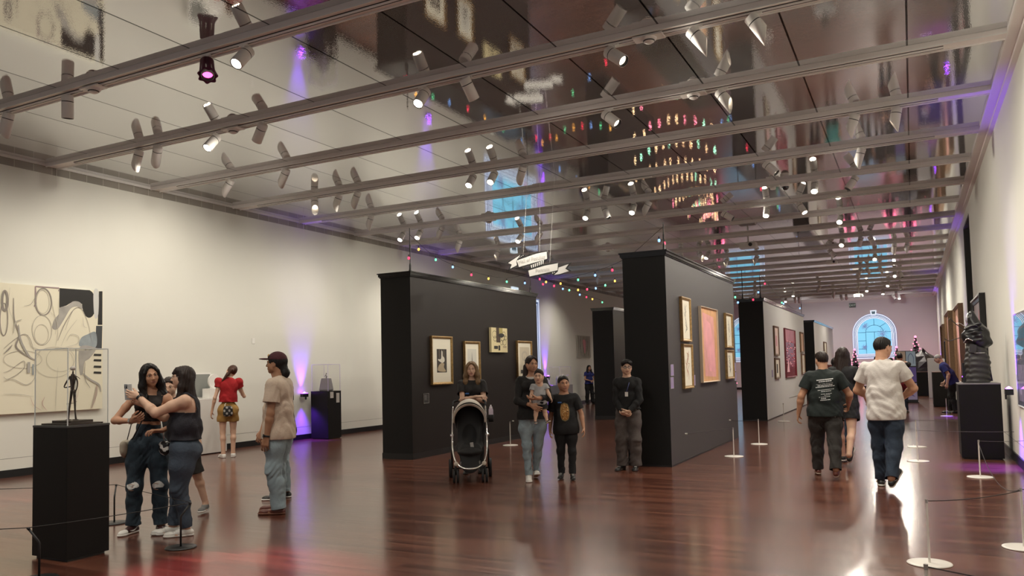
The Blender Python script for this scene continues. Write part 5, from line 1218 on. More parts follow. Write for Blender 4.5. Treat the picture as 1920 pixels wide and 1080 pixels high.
    def hair(s,style,m,name='hair',vox=None,**k):
        q=s.hs; F=[s.hx,s.hy,s.hz]; P=s.hp; S=Solid(); a=S.ell
        zf=k.get('line',.055)
        if style=='short':
            a(P(0,-.016,.024),V(.079,.098,.095)*q,F,.01); a(P(0,.028,.066),V(.058,.052,.036)*q*k.get('top',1.),F,.02*q)
            a(P(0,.095,-.030),V(.072,.075,k.get('fh',.100))*q,F,.010*q,'-'); a(P(0,.135,.034),V(.050,.062,.050)*q,F,.012*q,'-'); S.cut(P(0,-.02,-.050),-s.hz*1.0+s.hy*.35)
            for sd in (1,-1): a(P(sd*.082,.012,-.025),V(.022,.034,.034)*q,F,.006*q,'-')
        elif style in('long','pony','bun','tied'):
            a(P(0,-.016,.022),V(.085,.104,.099)*q,F,.01); a(P(0,.02,.062),V(.070,.070,.042)*q,F,.02*q)
            if style=='long':
                L=k.get('len',.30); w=k.get('w',.085); fr=k.get('front',.035)
                for sd in (1,-1):
                    S.cone(P(sd*.066,-.008,.02),P(sd*w,fr*.3,-.10),.032*q,.036*q,.03*q); S.cone(P(sd*w,fr*.3,-.10),P(sd*w*1.05,fr,-.10-L*.55),.036*q,.034*q,.03*q)
                    S.cone(P(sd*w*1.05,fr,-.10-L*.55),P(sd*w*k.get('gather',.95),fr*1.1,-.10-L),.034*q,.018*q,.03*q)
                for x in (-.045,0,.045): S.cone(P(x,-.06,-.02),P(x*1.2,-.085,-.10-L*.5),.045*q,.048*q,.03*q); S.cone(P(x*1.2,-.085,-.10-L*.5),P(x*1.1,-.08,-.10-L*k.get('back',1.)),.045*q,.022*q,.03*q)
            elif style=='pony':
                S.cone(P(0,-.095,.02),P(-.02,-.135,-.03),.026*q,.034*q,.02*q); S.cone(P(-.02,-.135,-.03),P(-.035,-.115,-.13),.034*q,.028*q,.02*q); S.cone(P(-.035,-.115,-.13),P(-.05,-.07,-.27),.030*q,.012*q,.02*q)
            elif style=='tied':
                S.cone(P(0,-.07,-.05),P(0,-.10,-.10),.05*q,.045*q,.02*q); S.ell(P(0,-.105,-.105),V(.045,.04,.05)*q,F,.02)
            elif style=='bun':
                a(P(0,-.10,-.02),V(.045,.04,.04)*q,F,.02)
            a(P(0,.095,-.042),V(k.get('fw',.060),.085,k.get('fh',.105))*q,F,.012*q,'-')
            if style!='long' and not k.get('bangs'): a(P(0,.130,.036),V(.050,.062,.052)*q,F,.012*q,'-')
            if style!='long': 
                S.cut(P(0,0,-.06 if style=='bun' else -.5),-s.hz)
                for sd in (1,-1): a(P(sd*.084,.020,-.025),V(.024,.04,.04)*q,F,.008*q,'-')
            if k.get('bangs'):
                for i in range(7): x=-.042+.014*i; S.cone(P(x*.8,.060,.085),P(x,.098-abs(x)*.35,.038),.014*q,.009*q,.01*q)
            if k.get('part') is not None:
                x=k['part']; a(P(0,.11,.02),V(.050,.075,.075)*q,F,.02*q,'-'); S.cone(P(x,-.03,.127),P(x,.075,.098),.004*q,.004*q,.006*q,op='-')
                for sd in (1,-1): S.cone(P(x+sd*.014,.062,.098),P(sd*.066,.062,.035),.011*q,.012*q,.012*q); S.cone(P(sd*.066,.062,.035),P(sd*.078,.045,-.09),.013*q,.022*q,.015*q)
        def strands(x,y,z):
            p=np.stack([x,y,z],1)-s.hc; u=p@s.hx/q; v=p@s.hy/q; w=p@s.hz/q; an=np.arctan2(u,v+.02)
            return .0022*q*np.sin(an*46+3*np.sin(w*22))+.0016*q*np.sin(an*23+w*30)
        return skin_mesh(name,surface(S,vox or s.vox,strands),m,s.root)
    def trousers(s,m,g=.012,hem=.0,seed=0,knee=.066,cuffr=.062,amp=.007,shorts=None,top=.06,name='trousers',pick=None,vox=None,thigh=1.):
        S=Solid(); s.pelvis(S,g*.8); q=s.h; k=q/1.7; b=s.b*s.legr
        if top>.07: S.ell(s.waist+s.up*.01*q,V(.128*(.92 if s.fem else 1.03)*s.b+.006,.098*s.b+s.belly*.5+.006,.15)*k,[s.right,s.fwd,s.up],.06*k)
        for sd in (1,-1):
            hip,kn,an=s.hip[sd],s.kn[sd],s.ank[sd]; mm=hip+(kn-hip)*.4; tr=(.087*thigh if not s.fem else .092*thigh)*b*k+g
            S.cone(hip,mm,tr+.004,tr*.97,.05*k); S.cone(mm,kn,tr*.97,max(knee*k*(.6+.4*b),.056*k*b+g*.6) if shorts is None else tr*.97,.05*k)
            if shorts is None:
                d=nrm(an-kn); back=nrm(V(0,-1,0)-d*(V(0,-1,0)@d)); c=kn+(an-kn)*.35+back*.010*k
                rk=max(knee*k*(.6+.4*b),.056*k*b+g*.6); rc=max(cuffr*k,.040*k+g*.4); rm=max((rk+rc)/2,.052*k*b+g*.6)
                S.cone(kn,c,rk,rm,.05*k); S.cone(c,an+d*.02*k,rm,rc,.03*k)
        kz=(s.kn[1][2]+s.kn[-1][2])/2; f1=folds(seed,1.); f2=folds(seed+50,1.)
        def disp(x,y,z):
            w=.22+.9*np.exp(-((z-.10*q)/(.07*q))**2)+.7*np.exp(-((z-kz)/(.06*q))**2)+.5*np.exp(-((z-s.pel[2]+.07*q)/(.05*q))**2)
            fine=np.sin(88*z+10*np.sin(13*x+seed)+8*np.sin(12*y))*np.clip(.5+.8*np.sin(19*x+11*z+seed)*np.cos(15*y),0,1)
            return amp*(f1(x,y,z)*w+.35*f2(x*1.9,y*1.9,z*1.3)+.42*fine*w)
        h=vox or s.vox; vs,F=surface(S,h,disp); cuts=[(lambda c:np.ones(len(c),bool),s.pel+V(0,0,top*q),s.up)]
        segd=lambda c,a,b_:np.linalg.norm(c-(a+np.clip(((c-a)@(b_-a))/((b_-a)@(b_-a)),0,1)[:,None]*(b_-a)),axis=1)
        for sd in (1,-1):
            an,kn=s.ank[sd],s.kn[sd]
            mine=(lambda c,sd=sd: np.minimum(segd(c,s.hip[sd],s.kn[sd]),segd(c,s.kn[sd],s.ank[sd]))<np.minimum(segd(c,s.hip[-sd],s.kn[-sd]),segd(c,s.kn[-sd],s.ank[-sd])))
            if shorts is None: cuts.append((mine,an+(kn-an)*hem,nrm(an-kn)))
            else: cuts.append((mine,s.hip[sd]+(kn-s.hip[sd])*shorts,nrm(kn-s.hip[sd])))
        vs,F=trim(vs,F,cuts,h)
        o=skin_mesh(name,(vs,F),m if isinstance(m,list) else [m],s.root,pick)
        so=o.modifiers.new('cloth','SOLIDIFY'); so.thickness=.004; so.offset=-1
        return o
    def top(s,m,g=.014,hem=-.06,sleeve=.55,seed=1,amp=.006,name='shirt',arms=True,strap=None,pick=None,gs=None,vneck=0,drape=.012,puff=0,vox=None,neckr=1.,slr=1.):
        S=Solid(); q=s.h; k=q/1.7; s.torso(S,g,lower=True); gs=g+.006 if gs is None else gs; h=vox or s.vox
        if drape is not None:
            F0=[s.right,s.fwd,s.up]; A=s.chest-s.up*.01*q; B=s.pel+V(0,0,-.03*q)
            wx=max((.158 if s.fem else .145)*s.hips*(.7+.3*s.b),.128*s.b)*k+g+drape; wx=max(wx,.053*s.hips*q+.088*s.b*s.legr*k+g+drape*.6); wy=.118*s.b**.8*k+s.belly*.04+g+drape
            S.ell(s.pel+s.up*.02*q,V(wx,wy,.14*k+g),F0,.06); S.ell(s.pel-s.up*.05*q,V(wx,wy*1.02,.12*k+g),F0,.06); S.ell(s.waist+s.up*.03*q,V(wx*.93,wy*.97,.15*k),F0,.06)
        cuts=[]; SL=[]
        f1=folds(seed,1.); f2=folds(seed+31,1.); zb=s.pel[2]+.04*q
        D=lambda x,y,z: amp*(f1(x,y,z)*(.35+.8*np.exp(-((z-zb)/(.09*q))**2))+.35*f2(x*2,y*2,z*1.5)+.35*np.sin(70*z+34*x+9*np.sin(12*y+seed))*np.clip(np.sin(9*x+7*z+seed),0,1))
        if arms:
            for sd in (1,-1):
                sh,el,wr=s.sh[sd],s.el[sd],s.wr[sd]; f=.86 if s.fem else 1.; r=.052*k*s.arms_r*f+gs; A_=Solid()
                S.cone(sh,sh+(el-sh)*.12,r-.002,r-.006,.03)
                if sleeve<=1:
                    e=sh+(el-sh)*(sleeve+.25); A_.cone(sh+s.right*sd*.004,e,r+puff,(r+.006)*slr+puff*.3,.035)
                    if puff: A_.ell(sh+s.right*sd*.025*k+V(0,0,.02),V(.055,.055,.055)*k+puff,None,.03)
                    o=sh+(el-sh)*sleeve; ax=nrm(el-sh)
                else:
                    s.arm(A_,sd,gs); t=min(.97,sleeve-1); o=el+(wr-el)*t; ax=nrm(wr-el)
                va,Fa=surface(A_,h,lambda x,y,z: amp*.8*(f1(x,y,z)*.7+.5*f2(x*2,y*2,z*1.5)))
                mk=(lambda c:np.ones(len(c),bool)) if sleeve<=1 else (lambda c,o=o,ax=ax:(np.linalg.norm(np.cross(c-o,ax),axis=1)<.07)&(((c-o)@ax)<.14))
                SL.append(trim(va,Fa,[(mk,o,ax)],h))
        vs,F=surface(S,h,D)
        if hem is not None: cuts.append(((lambda c:np.ones(len(c),bool)),s.pel+s.up*hem*q,-s.up))
        nb=s.nb+s.up*.002*q+s.fwd*.012*q
        if strap is None:
            na=nrm(s.up+s.fwd*(.35+vneck)); cuts.append(((lambda c:np.linalg.norm(c-nb,axis=1)<.075*k*neckr+.02),nb+s.up*.012*q+s.fwd*.01*q-s.fwd*vneck*.02,na))
        else:
            for sd in (1,-1): cuts.append(((lambda c:((c-s.chest)@s.up)>.02*q),s.chest+s.right*sd*.074*q*s.shoulders,s.right*sd))
            cuts.append(((lambda c:np.abs((c-s.chest)@s.right)<.040*q),s.chest+s.up*strap*q,s.up))
            cuts.append(((lambda c:np.abs((c-s.chest)@s.right)>.066*q),s.chest+s.up*strap*q,s.up))
        vs,F=trim(vs,F,cuts,h)
        for va,Fa in SL: F=np.concatenate([F,Fa+len(vs)]); vs=np.concatenate([vs,va])
        o=skin_mesh(name,(vs,F),m if isinstance(m,list) else [m],s.root,pick)
        so=o.modifiers.new('cloth','SOLIDIFY'); so.thickness=.004; so.offset=-1
        return o
    def shoe(s,sd,upper,sole,style='trainer',accent=None,toe=None):
        o_,X,Y,Z=s.footframe(sd); q=s.h/1.7; S=Solid(); B=lambda x,y,z:o_+X*x*q*1.1+Y*y*q*(1.22 if y>0 else 1.1)+Z*z*q
        gz=-.0765  # sole bottom in foot space
        A=Solid()
        A.cone(B(0,-.035,gz+.012),B(sd*-.002,.03,gz+.012),.036*q,.038*q,.02*q,Z,.45); A.cone(B(-sd*.002,.03,gz+.012),B(-sd*.006,.125,gz+.012),.036*q,.043*q,.02*q,Z,.4); A.ell(B(-sd*.008,.135,gz+.012),V(.040,.050,.018)*q,[X,Y,Z],.02*q)
        A.cut(B(0,0,gz),-Z); A.cut(B(0,0,gz+.024),Z)
        so=skin_mesh('shoe',surface(self_S(S,B,q,sd,X,Y,Z,gz,style),s.vox*.75),[upper]+([toe] if toe else []),s.root,(lambda x,y,z:((np.stack([x,y,z],1)-B(0,.095,0))@Y>0).astype(int)) if toe else None)
        sl=skin_mesh('sole',surface(A,s.vox*.75),sole,so)
        if accent is not None:
            t=MB(); sgn=sd
            if style=='trainer':
                for side in (1,-1):
                    P=[B(side*.040,.075,gz+.040),B(side*.0435,.045,gz+.036),B(side*.042,.02,gz+.045),B(side*.037,-.02,gz+.066)]
                    t.tube([Vector(p) for p in catmull(P,4)],[.002*q,.003*q,.005*q,.007*q,.008*q,.007*q,.006*q,.005*q,.004*q,.003*q,.0025*q,.002*q,.0015*q],accent,6)
                t.build('side_stripe',so)
            elif style=='laces':
                for i in range(4): t.cyl(B(-.018,.05+.016*i,gz+.078-.009*i),B(.018,.05+.016*i,gz+.078-.009*i),.003*q,accent,n=6)
                t.build('laces',so)
        return so
def self_S(S,B,q,sd,X,Y,Z,gz,style):
    S.cone(B(0,-.034,gz+.036),B(0,.03,gz+.036),.035*q,.037*q,.02*q); S.cone(B(0,.03,gz+.034),B(-sd*.006,.12,gz+.026),.037*q,.035*q,.02*q,Z,.8); S.ell(B(-sd*.008,.135,gz+.024),V(.037,.044,.026)*q,[X,Y,Z],.02*q)
    if style!='sandal':
        S.cone(B(0,-.012,gz+.05),B(0,.012,-.010),.034*q,.037*q,.02*q); S.cone(B(0,.01,-.018),B(0,.06,gz+.045),.033*q,.026*q,.02*q)
    S.cut(B(0,0,gz+.018),-Z); 
    if style!='high': S.cut(B(0,-.01,-.006),Z*1.0-Y*.05)
    return S
def glasses(p,m,r=.021,thick=.0016):
    q=p.hs; T=Matrix.Identity(4)
    for i in range(3): T[i][0]=p.hx[i]*q; T[i][1]=p.hy[i]*q; T[i][2]=p.hz[i]*q; T[i][3]=p.hc[i]
    g=MB()
    for sd in (1,-1):
        g.tube([T@Vector((sd*.031+r*1.12*math.cos(a),.104-abs(sd*.031+r*math.cos(a))*.12,.000+r*.88*math.sin(a))) for a in [2*PI*i/20 for i in range(20)]],thick*q,m,6,closed=True)
        g.tube([T@Vector(v) for v in ((sd*.053,.098,.004),(sd*.074,.06,.004),(sd*.080,.0,.002),(sd*.079,-.02,-.012))],thick*q,m,6)
    g.tube([T@Vector(v) for v in ((-.009,.104,.003),(0,.106,.006),(.009,.104,.003))],thick*q,m,6)
    o=g.build('eyeglasses',p.root)
    l=MB()
    for sd in (1,-1): l.add([T@Vector((sd*.031+r*1.1*math.cos(a),.1035-abs(sd*.031+r*math.cos(a))*.12,r*.86*math.sin(a))) for a in [2*PI*i/16 for i in range(16)]],[tuple(range(16))],mat('spectacle_lens',(.9,.95,1),.03,alpha=.18,spec=.6))
    l.build('lens',o); return o
def strap_tube(p,pts,r,m,name,flat=None,n=8):
    b=MB(); b.tube([Vector(x) for x in catmull(pts,5)],r,m,n); return b.build(name,p.root)
# ------------------------------------------------------------------ who is in the hall
Person.lip=mat('lips',(.38,.17,.135),.45)
sk_tan=skin_mat('tan',(.50,.27,.17)); sk_fair=skin_mat('fair',(.66,.42,.30)); sk_olive=skin_mat('olive',(.44,.245,.15)); sk_deep=skin_mat('deep',(.33,.17,.10))
h_blk=mat('black_hair',(.010,.008,.008),.5,spec=.25); h_brn=mat('dark_brown_hair',(.017,.009,.007),.52,spec=.3); h_aub=mat('brown_auburn_hair',(.065,.028,.018),.55,spec=.3); h_gry=mat('grey_hair',(.33,.32,.31),.5); h_bld=mat('ash_blonde_hair',(.20,.125,.065),.55,spec=.3)
c_denim=cloth('indigo_denim',(.022,.038,.055)); c_denim2=cloth('mid_blue_denim',(.048,.066,.095)); c_light=cloth('pale_blue_denim',(.26,.33,.37)); c_navyd=cloth('navy_denim',(.016,.028,.050)); c_blk=cloth('black_cotton',(.007,.007,.008)); c_blkt=cloth('black_trousers_cloth',(.007,.007,.008)); c_tank=cloth('charcoal_ribbed_cotton',(.014,.013,.020)); c_beige=cloth('cream_cotton',(.55,.44,.35),var=.05); c_white=cloth('white_cotton',(.62,.58,.55),var=.04); c_red=cloth('bright_red_cotton',(.36,.008,.012)); c_must=cloth('mustard_corduroy',(.34,.19,.05)); c_olv=cloth('dark_khaki_cloth',(.026,.023,.021)); c_grn=cloth('blackish_green_cotton',(.007,.013,.012)); c_grey=cloth('taupe_wool',(.085,.070,.066)); c_blue=cloth('royal_navy_cotton',(.020,.028,.16)); c_teal=cloth('teal_cotton',(.02,.20,.19)); c_gryt=cloth('grey_jersey',(.25,.24,.24)); c_plaid=cloth('dark_red_plaid',(.20,.02,.025),var=.6,vs=25); c_thread=mat('white_rip_threads',(.70,.70,.68),.8)
r_wht=mat('white_rubber',(.80,.78,.74),.5); r_blk=mat('black_rubber',(.015,.015,.015),.5); l_wht=mat('white_leather',(.80,.78,.74),.4); l_blk=mat('black_leather',(.015,.014,.014),.4); l_brn=mat('brown_leather',(.13,.035,.022),.35); l_mar=mat('dark_maroon_leather',(.04,.014,.014),.4); l_gry=mat('grey_mesh',(.16,.16,.16),.6)
M_watch=mat('black_watch',(.01,.01,.012),.3); M_silv=mat('silver_metal',(.7,.7,.7),.25,metal=1.); M_goldc=mat('gold_metal',(.8,.55,.2),.25,metal=1.)
def watch(p,sd,m=M_watch,dial=True):
    k=p.h/1.7; w=p.wr[sd]; ax=nrm(p.wr[sd]-p.el[sd]); c=w-ax*.012*k; M=Matrix.Translation(Vector(c))@Vector(ax).to_track_quat('Z','Y').to_matrix().to_4x4()
    b=MB(); b.lathe([(.030*k,-.010),(.033*k,-.010),(.033*k,.010),(.030*k,.010)],m,20,M)
    if dial: b.box((-.018,.030*k,-.018),(.018,.041*k,.018),m,M)
    return bev(b.build('wristwatch',p.root),.002)
# 1 woman in ripped jeans, her own phone held low
p=Person('person',1.62,True,.93,(-6.62,5.16),(.62,-.74),'person with long black hair, dark crop top and ripped dark jeans posing for selfie',.0055,sk_tan,
  feet={1:(.075,-.005,-26),-1:(-.085,.03,12)},hands={1:{'at':(.05,.14,.665),'pole':(1,-.35,-.5),'curl':(50,52,54,58),'dir':(-.75,.5,.25),'palm':(-.3,-.7,.55),'thumb':(0,.1,1),'tcurl':30},-1:{'at':(-.10,.10,.60),'pole':(-1,-.4,-.4),'curl':35,'dir':(.6,.5,.1)}},
  head=(28,-6,10),sway=-.008,bend=-3,hips=1.0,legr=.98)
p.body(); p.face(); p.hair('long',h_blk,part=.012,len=.22,w=.088,front=.03,back=1.1,fh=.098,fw=.057)
def rip(x,y,z,P=None):
    out=np.zeros(len(x),int)
    for sd in (1,-1):
        k=p.kn[sd]; d=((x-k[0])/.055)**2+((z-k[2]-.02)/.030+.25*np.sin(60*x))**2; out[(d<1)&(y>k[1])]=1
    return out
skr=sk_tan
tr=p.trousers([c_denim,c_thread],knee=.074,cuffr=.070,hem=.02,top=.125,thigh=.97,pick=rip,amp=.008)
for sd in (1,-1):
    k=p.kn[sd]; b=MB()
    for i in range(5): z=k[2]+.032-.013*i; b.tube([Vector((k[0]+x*.9,k[1]+.083-abs(x)*.35,z+.004*math.sin(x*90+i))) for x in np.linspace(-.042,.042,7)],.0022,c_thread if i%2 else sk_tan,5)
    b.build('knee_rip',tr)
M_top=cloth('dark_brown_crop_knit',(.012,.008,.008)); p.top(M_top,g=.007,hem=.142,arms=False,strap=.105,drape=None,name='crop_top')
for sd in (1,-1): p.shoe(sd,l_mar,r_wht,accent=r_wht,style='trainer',toe=l_wht)
strap_tube(p,[p.nb+V(-.055,.02,.0),p.chest+V(0,.125,.02),p.pel+V(.12,.10,.06)],.006,l_blk,'bag_strap')
watch(p,1,M_silv,False); P1W=p
# cream shoulder bag hanging at her right hip
Rw=lambda p,v: Matrix.Translation(p.root.location)@Matrix.Rotation(p.root.rotation_euler.z,4,'Z')@Vector(v)
S_=Solid(); S_.ell((0,0,0),(.045,.10,.085),None,.01).cone((0,-.07,.05),(0,.07,.05),.028,.028,.03); o=skin_mesh('shoulder_bag',surface(S_,.006),mat('cream_soft_leather',(.48,.42,.33),.6,bump=.2,bscale=60)); o.location=Rw(p,(.195,-.02,.80)); o.rotation_euler=(0,0,p.root.rotation_euler.z); tag(o,'cream soft bag at the hip of the woman in ripped jeans','bag')
b=MB(); b.tube([Vector(v) for v in ((0,-.06,.07),(-.05,-.03,.25),(-.11,.0,.42))],.005,l_blk,6); b.build('bag_handle',o)
# patterned pouch between the two women
q_=random.Random(6); S_=Solid(); S_.ell((0,0,0),(.065,.04,.065),None,.02).cone((-.04,0,.04),(.04,0,.04),.025,.025,.02); o=skin_mesh('patterned_pouch',surface(S_,.006),[l_blk,r_wht],None,lambda x,y,z:((np.sin(x*95+2)*np.sin(z*80)+np.sin(x*40+z*70))>.25).astype(int)); o.location=Rw(p,(-.185,.12,.80)); tag(o,'black and white patterned pouch hanging between the two selfie women','bag')
b=MB(); b.tube([Vector(v) for v in ((0,0,.06),(.0,-.02,.16),(-.01,-.03,.26))],.005,r_wht,6); b.build('pouch_strap',o)
# 2 woman holding the phone out
p=Person('person',1.585,True,1.30,(-6.17,5.22),(-.68,-.66),'person with long dark hair, glasses and charcoal tank top holding up phone',.0055,sk_fair,
  feet={1:(.04,.065,-6),-1:(-.055,-.015,4)},hands={-1:{'at':(-.035,.245,.825),'pole':(-.35,-.1,-1),'curl':(30,34,38,44),'dir':(.22,.9,.22),'palm':(1,-.1,.05),'thumb':(0,.2,1),'tcurl':20},1:{'at':(.055,.235,.775),'pole':(.5,-.1,-1),'curl':(40,44,48,52),'dir':(-.25,.8,.55),'palm':(-1,.2,.1),'thumb':(0,-.1,1),'tcurl':24}},
  head=(4,3,0),hips=1.14,legr=.92,bust=1.15,dz=-.002,lean=-2)
p.body(); p.face(); p.hair('long',h_brn,part=None,bangs=True,len=.20,w=.078,front=.015,back=.95,fh=.100,fw=.058,gather=.9)
p.trousers(c_denim2,knee=.070,cuffr=.058,hem=.03,top=.095,thigh=1.0,amp=.006,g=.008); p.top(c_tank,g=.010,hem=.050,arms=False,strap=.095,drape=.008,name='tank_top')
for sd in (1,-1): p.shoe(sd,l_wht,r_wht,style='laces',accent=r_wht)
glasses(p,mat('thin_wire',(.45,.40,.35),.3,metal=.8)); watch(p,-1); P2W=p
hc=(p.hand_c[-1][0]+p.hand_c[1][0])/2; ph=Vector(hc)+Vector((.0,.045,.055))
r=empty('smartphone',Rw(p,ph),p.root.rotation_euler.z,'phone in clear case held up by the woman in glasses','phone')
r.rotation_euler=(math.radians(-6),0,-2.75)
bev(MB().box((-.037,-.004,-.075),(.037,.004,.075),mat('phone_case_grey',(.55,.55,.55),.2)).build('phone_body',r),.004)
MB().box((-.034,-.0052,-.071),(.034,-.0042,.071),mat('phone_screen',(.02,.02,.025),.05,emit=(.6,.5,.42),es=.4)).build('screen',r)
b=MB(); b.box((.006,.004,.035),(.033,.0065,.070),M_watch); 
for c in ((.014,.060),(.026,.060),(.020,.045)): b.cyl((c[0],.006,c[1]),(c[0],.0085,c[1]),.006,M_silv,n=12)
b.build('camera_block',r)
# 3 half hidden person behind them
p=Person('person',1.50,False,.92,(-7.12,5.98),(.55,-.83),'person in black shirt and grey trainers mostly hidden behind the selfie women',.008,sk_fair,
  feet={1:(-.02,.0,0),-1:(-.16,-.05,0)},bend=13,head=(8,-10,0)); p.body(); p.face(); p.hair('short',h_brn); p.trousers(c_olv,shorts=.95); p.top(c_blk)
for sd in (1,-1): p.shoe(sd,l_gry,r_wht)
# 4 girl in red facing the wall
p=Person('person',1.71,True,.84,(-11.22,10.46),(-.80,.60),'person in red puff sleeve blouse and mustard shorts facing the white plinth',.0075,sk_fair,
  feet={1:(.050,.01,-12),-1:(-.050,-.01,14)},hands={1:{'at':(.13,.17,.72),'pole':(.5,-.5,-1),'curl':40},-1:{'at':(-.16,.02,.50),'curl':25}},head=(6,-14,34),bend=2,hips=.93)
p.body(); p.face(); p.hair('pony',h_aub); p.trousers(c_must,shorts=.50,g=.016,top=.09,name='shorts',thigh=.98); p.top(c_red,hem=.075,sleeve=.33,puff=.018,g=.012,drape=.004,name='blouse')
for sd in (1,-1): p.shoe(sd,l_wht,r_wht)
S_=Solid(); S_.cone((-.035,0,-.05),(.035,0,-.05),.05,.05,.01,(0,1,0),.6).cone((-.03,0,.045),(.03,0,.045),.05,.05,.06,(0,1,0),.6); o=skin_mesh('mini_backpack',surface(S_,.007),[l_blk,mat('grey_print',(.5,.48,.46),.6)],None,lambda x,y,z:((np.sin(x*75)*np.sin(z*60+1)>.35)&(y<-.01)).astype(int)); o.location=Rw(p,(-.02,-.170,.85)); o.rotation_euler=(0,0,p.root.rotation_euler.z); tag(o,'small black printed bag on the hips of the girl in red','bag')
b=MB(); b.tube([Vector(v) for v in catmull([(-.05,.0,.08),(-.05,.01,.12),(-.03,.02,.14)],5)],.006,r_wht,6); b.build('bag_strap',o)
# 5 man in cap, profile
p=Person('person',1.72,False,.98,(-6.14,6.42),(-.93,-.36),'person in maroon cap, cream t-shirt and pale jeans standing in profile',.006,sk_deep,
  feet={1:(.055,.03,-8),-1:(-.055,-.02,10)},hands={-1:{'at':(-.135,.02,.475),'curl':(30,34,38,42),'pole':(-.3,-1,0)},1:{'at':(.14,.03,.47)}},head=(0,2,0),lean=-2)
p.body(); p.face(); p.hair('tied',h_blk,fh=.1); p.trousers(c_light,knee=.080,cuffr=.078,hem=-.05,top=.04,thigh=1.04,amp=.009); p.top(c_beige,g=.020,sleeve=.62,hem=-.052,drape=.022,slr=1.08)
for sd in (1,-1): p.shoe(sd,l_brn,mat('tan_sole',(.20,.08,.05),.6),style='sandal')
watch(p,-1)
M_cap2=cloth('maroon_cap_cloth',(.055,.010,.016)); S_=Solid(); F_=[p.hx,p.hy,p.hz]; S_.ell(p.hp(0,-.012,.040),V(.088,.106,.090),F_,.01); S_.cut(p.hp(0,0,.040),-p.hz); o=skin_mesh('cap',surface(S_,.005),M_cap2,p.root)
S_=Solid(); S_.ell(p.hp(0,.115,.045),V(.075,.078,.010),F_,.01); skin_mesh('cap_brim',surface(S_,.004),M_cap2,o)
S_=Solid(); S_.ell(p.hp(.0,.088,.078),V(.024,.008,.022),F_,.005); skin_mesh('cap_badge',surface(S_,.004),mat('gold_patch',(.55,.33,.10),.6),o)
# 6 hidden behind him
p=Person('person',1.66,False,.95,(-6.78,7.15),(-.9,-.3),'person in black shirt nearly hidden behind the man in maroon cap',.008,sk_tan,hands={-1:{'at':(-.12,.10,.48)}}); p.body(); p.face(); p.hair('short',h_blk); p.trousers(c_light); p.top(c_blk)
for sd in (1,-1): p.shoe(sd,l_blk,r_wht)
# 7 woman leaning on the stroller
PS=(-5.71,9.87)
p=Person('person',1.62,True,1.0,PS,(.50,-.86),'person with ash blonde hair and dark t-shirt leaning on the stroller',.0065,sk_fair,
  feet={1:(.06,-.04,-8),-1:(-.06,-.06,8)},lean=9,hands={1:{'at':(-.035,.225,.685),'pole':(1,-.3,-.7),'dir':(-1,.1,.05),'palm':(0,-.2,-1),'curl':18,'thumb':(0,-1,.1)},-1:{'at':(.02,.205,.675),'pole':(-1,-.3,-.7),'dir':(1,.1,.0),'palm':(0,-.2,-1),'curl':18,'thumb':(0,-1,.1)}},head=(-3,-4,0))
p.body(); p.face(brow=(.10,.06,.035)); p.hair('long',h_bld,part=.0,len=.16,w=.088,front=.02,back=.8,fh=.10); p.trousers(c_blkt); c_char=cloth('charcoal_cotton',(.018,.016,.016)); p.top(c_char,hem=-.06,sleeve=.6)
for sd in (1,-1): p.shoe(sd,l_blk,r_blk)
o=MB().box((-.028,-.002,-.010),(.028,.002,.010),mat('blue_name_tag',(.05,.16,.45),.5)).build('name_tag',p.root); o.location=Vector(p.chest+p.right*.07+p.fwd*.142+p.up*.035); o.rotation_euler=(-.15,0,-.2)
# 8 mother with baby
p=Person('person',1.66,True,1.08,(-4.58,9.52),(.50,-.86),'person in black jacket and light jeans carrying a baby',.006,sk_tan,
  feet={1:(.045,.04,-6),-1:(-.025,-.10,4,.012,-14)},hands={-1:{'at':(-.03,.185,.66),'pole':(-1,-.4,-.6),'dir':(1,.25,-.1),'palm':(0,-.3,1),'curl':30,'thumb':(0,.6,.6)},1:{'at':(.02,.15,.605),'pole':(1,-.6,-.5),'dir':(-.75,.45,-.45),'palm':(-.2,-1,.1),'curl':24,'thumb':(-.3,.1,1)}},head=(18,-3,0),hips=1.08,legr=.84,lean=-3)
p.body(); p.face(); p.hair('tied',h_brn,fh=.125,part=None); p.trousers(c_light,knee=.060,cuffr=.048,thigh=.98,top=.03,amp=.009); p.top(cloth('black_jacket_cloth',(.011,.010,.010)),g=.018,sleeve=1.78,hem=-.03,gs=.014,vneck=.5,drape=.012,name='jacket')
p.top(mat('white_undershirt',(.6,.56,.52),.8),g=.008,hem=.1,arms=False,strap=.12,drape=None,name='undershirt',vox=.008)
S_=Solid(); S_.cone(p.hp(-.03,-.09,-.08),p.hp(-.095,-.05,-.20),.04,.045,.02).cone(p.hp(-.095,-.05,-.20),p.hp(-.11,.0,-.33),.045,.02,.02).cone(p.hp(.06,-.06,-.04),p.hp(.075,-.05,-.20),.04,.04,.02).cone(p.hp(.075,-.05,-.20),p.hp(.07,-.03,-.30),.04,.02,.02); skin_mesh('hair',surface(S_,.007),h_brn,p.root)
for sd in (1,-1): p.shoe(sd,l_wht,r_wht,style='laces',accent=r_wht)
PM=p; bl=Rw(p,(-.085,.185,.0))
bp_=Person('person',.71,False,1.25,(bl.x,bl.y),(.62,-.78),'baby in grey shirt, dark shorts and tiny trainers held by the mother',.0045,sk_fair,
  feet={1:(.13,.13,-10,0,-10),-1:(-.11,.15,14,.0,-20)},hands={1:{'at':(.22,.10,.42),'curl':30},-1:{'at':(-.19,.16,.50),'curl':30}},headscale=1.95,dz=-.05,legs=.80,arms=.86,head=(-24,0,0),shoulders=1.15,neckfwd=-.01)
bp_.root.location.z=.715
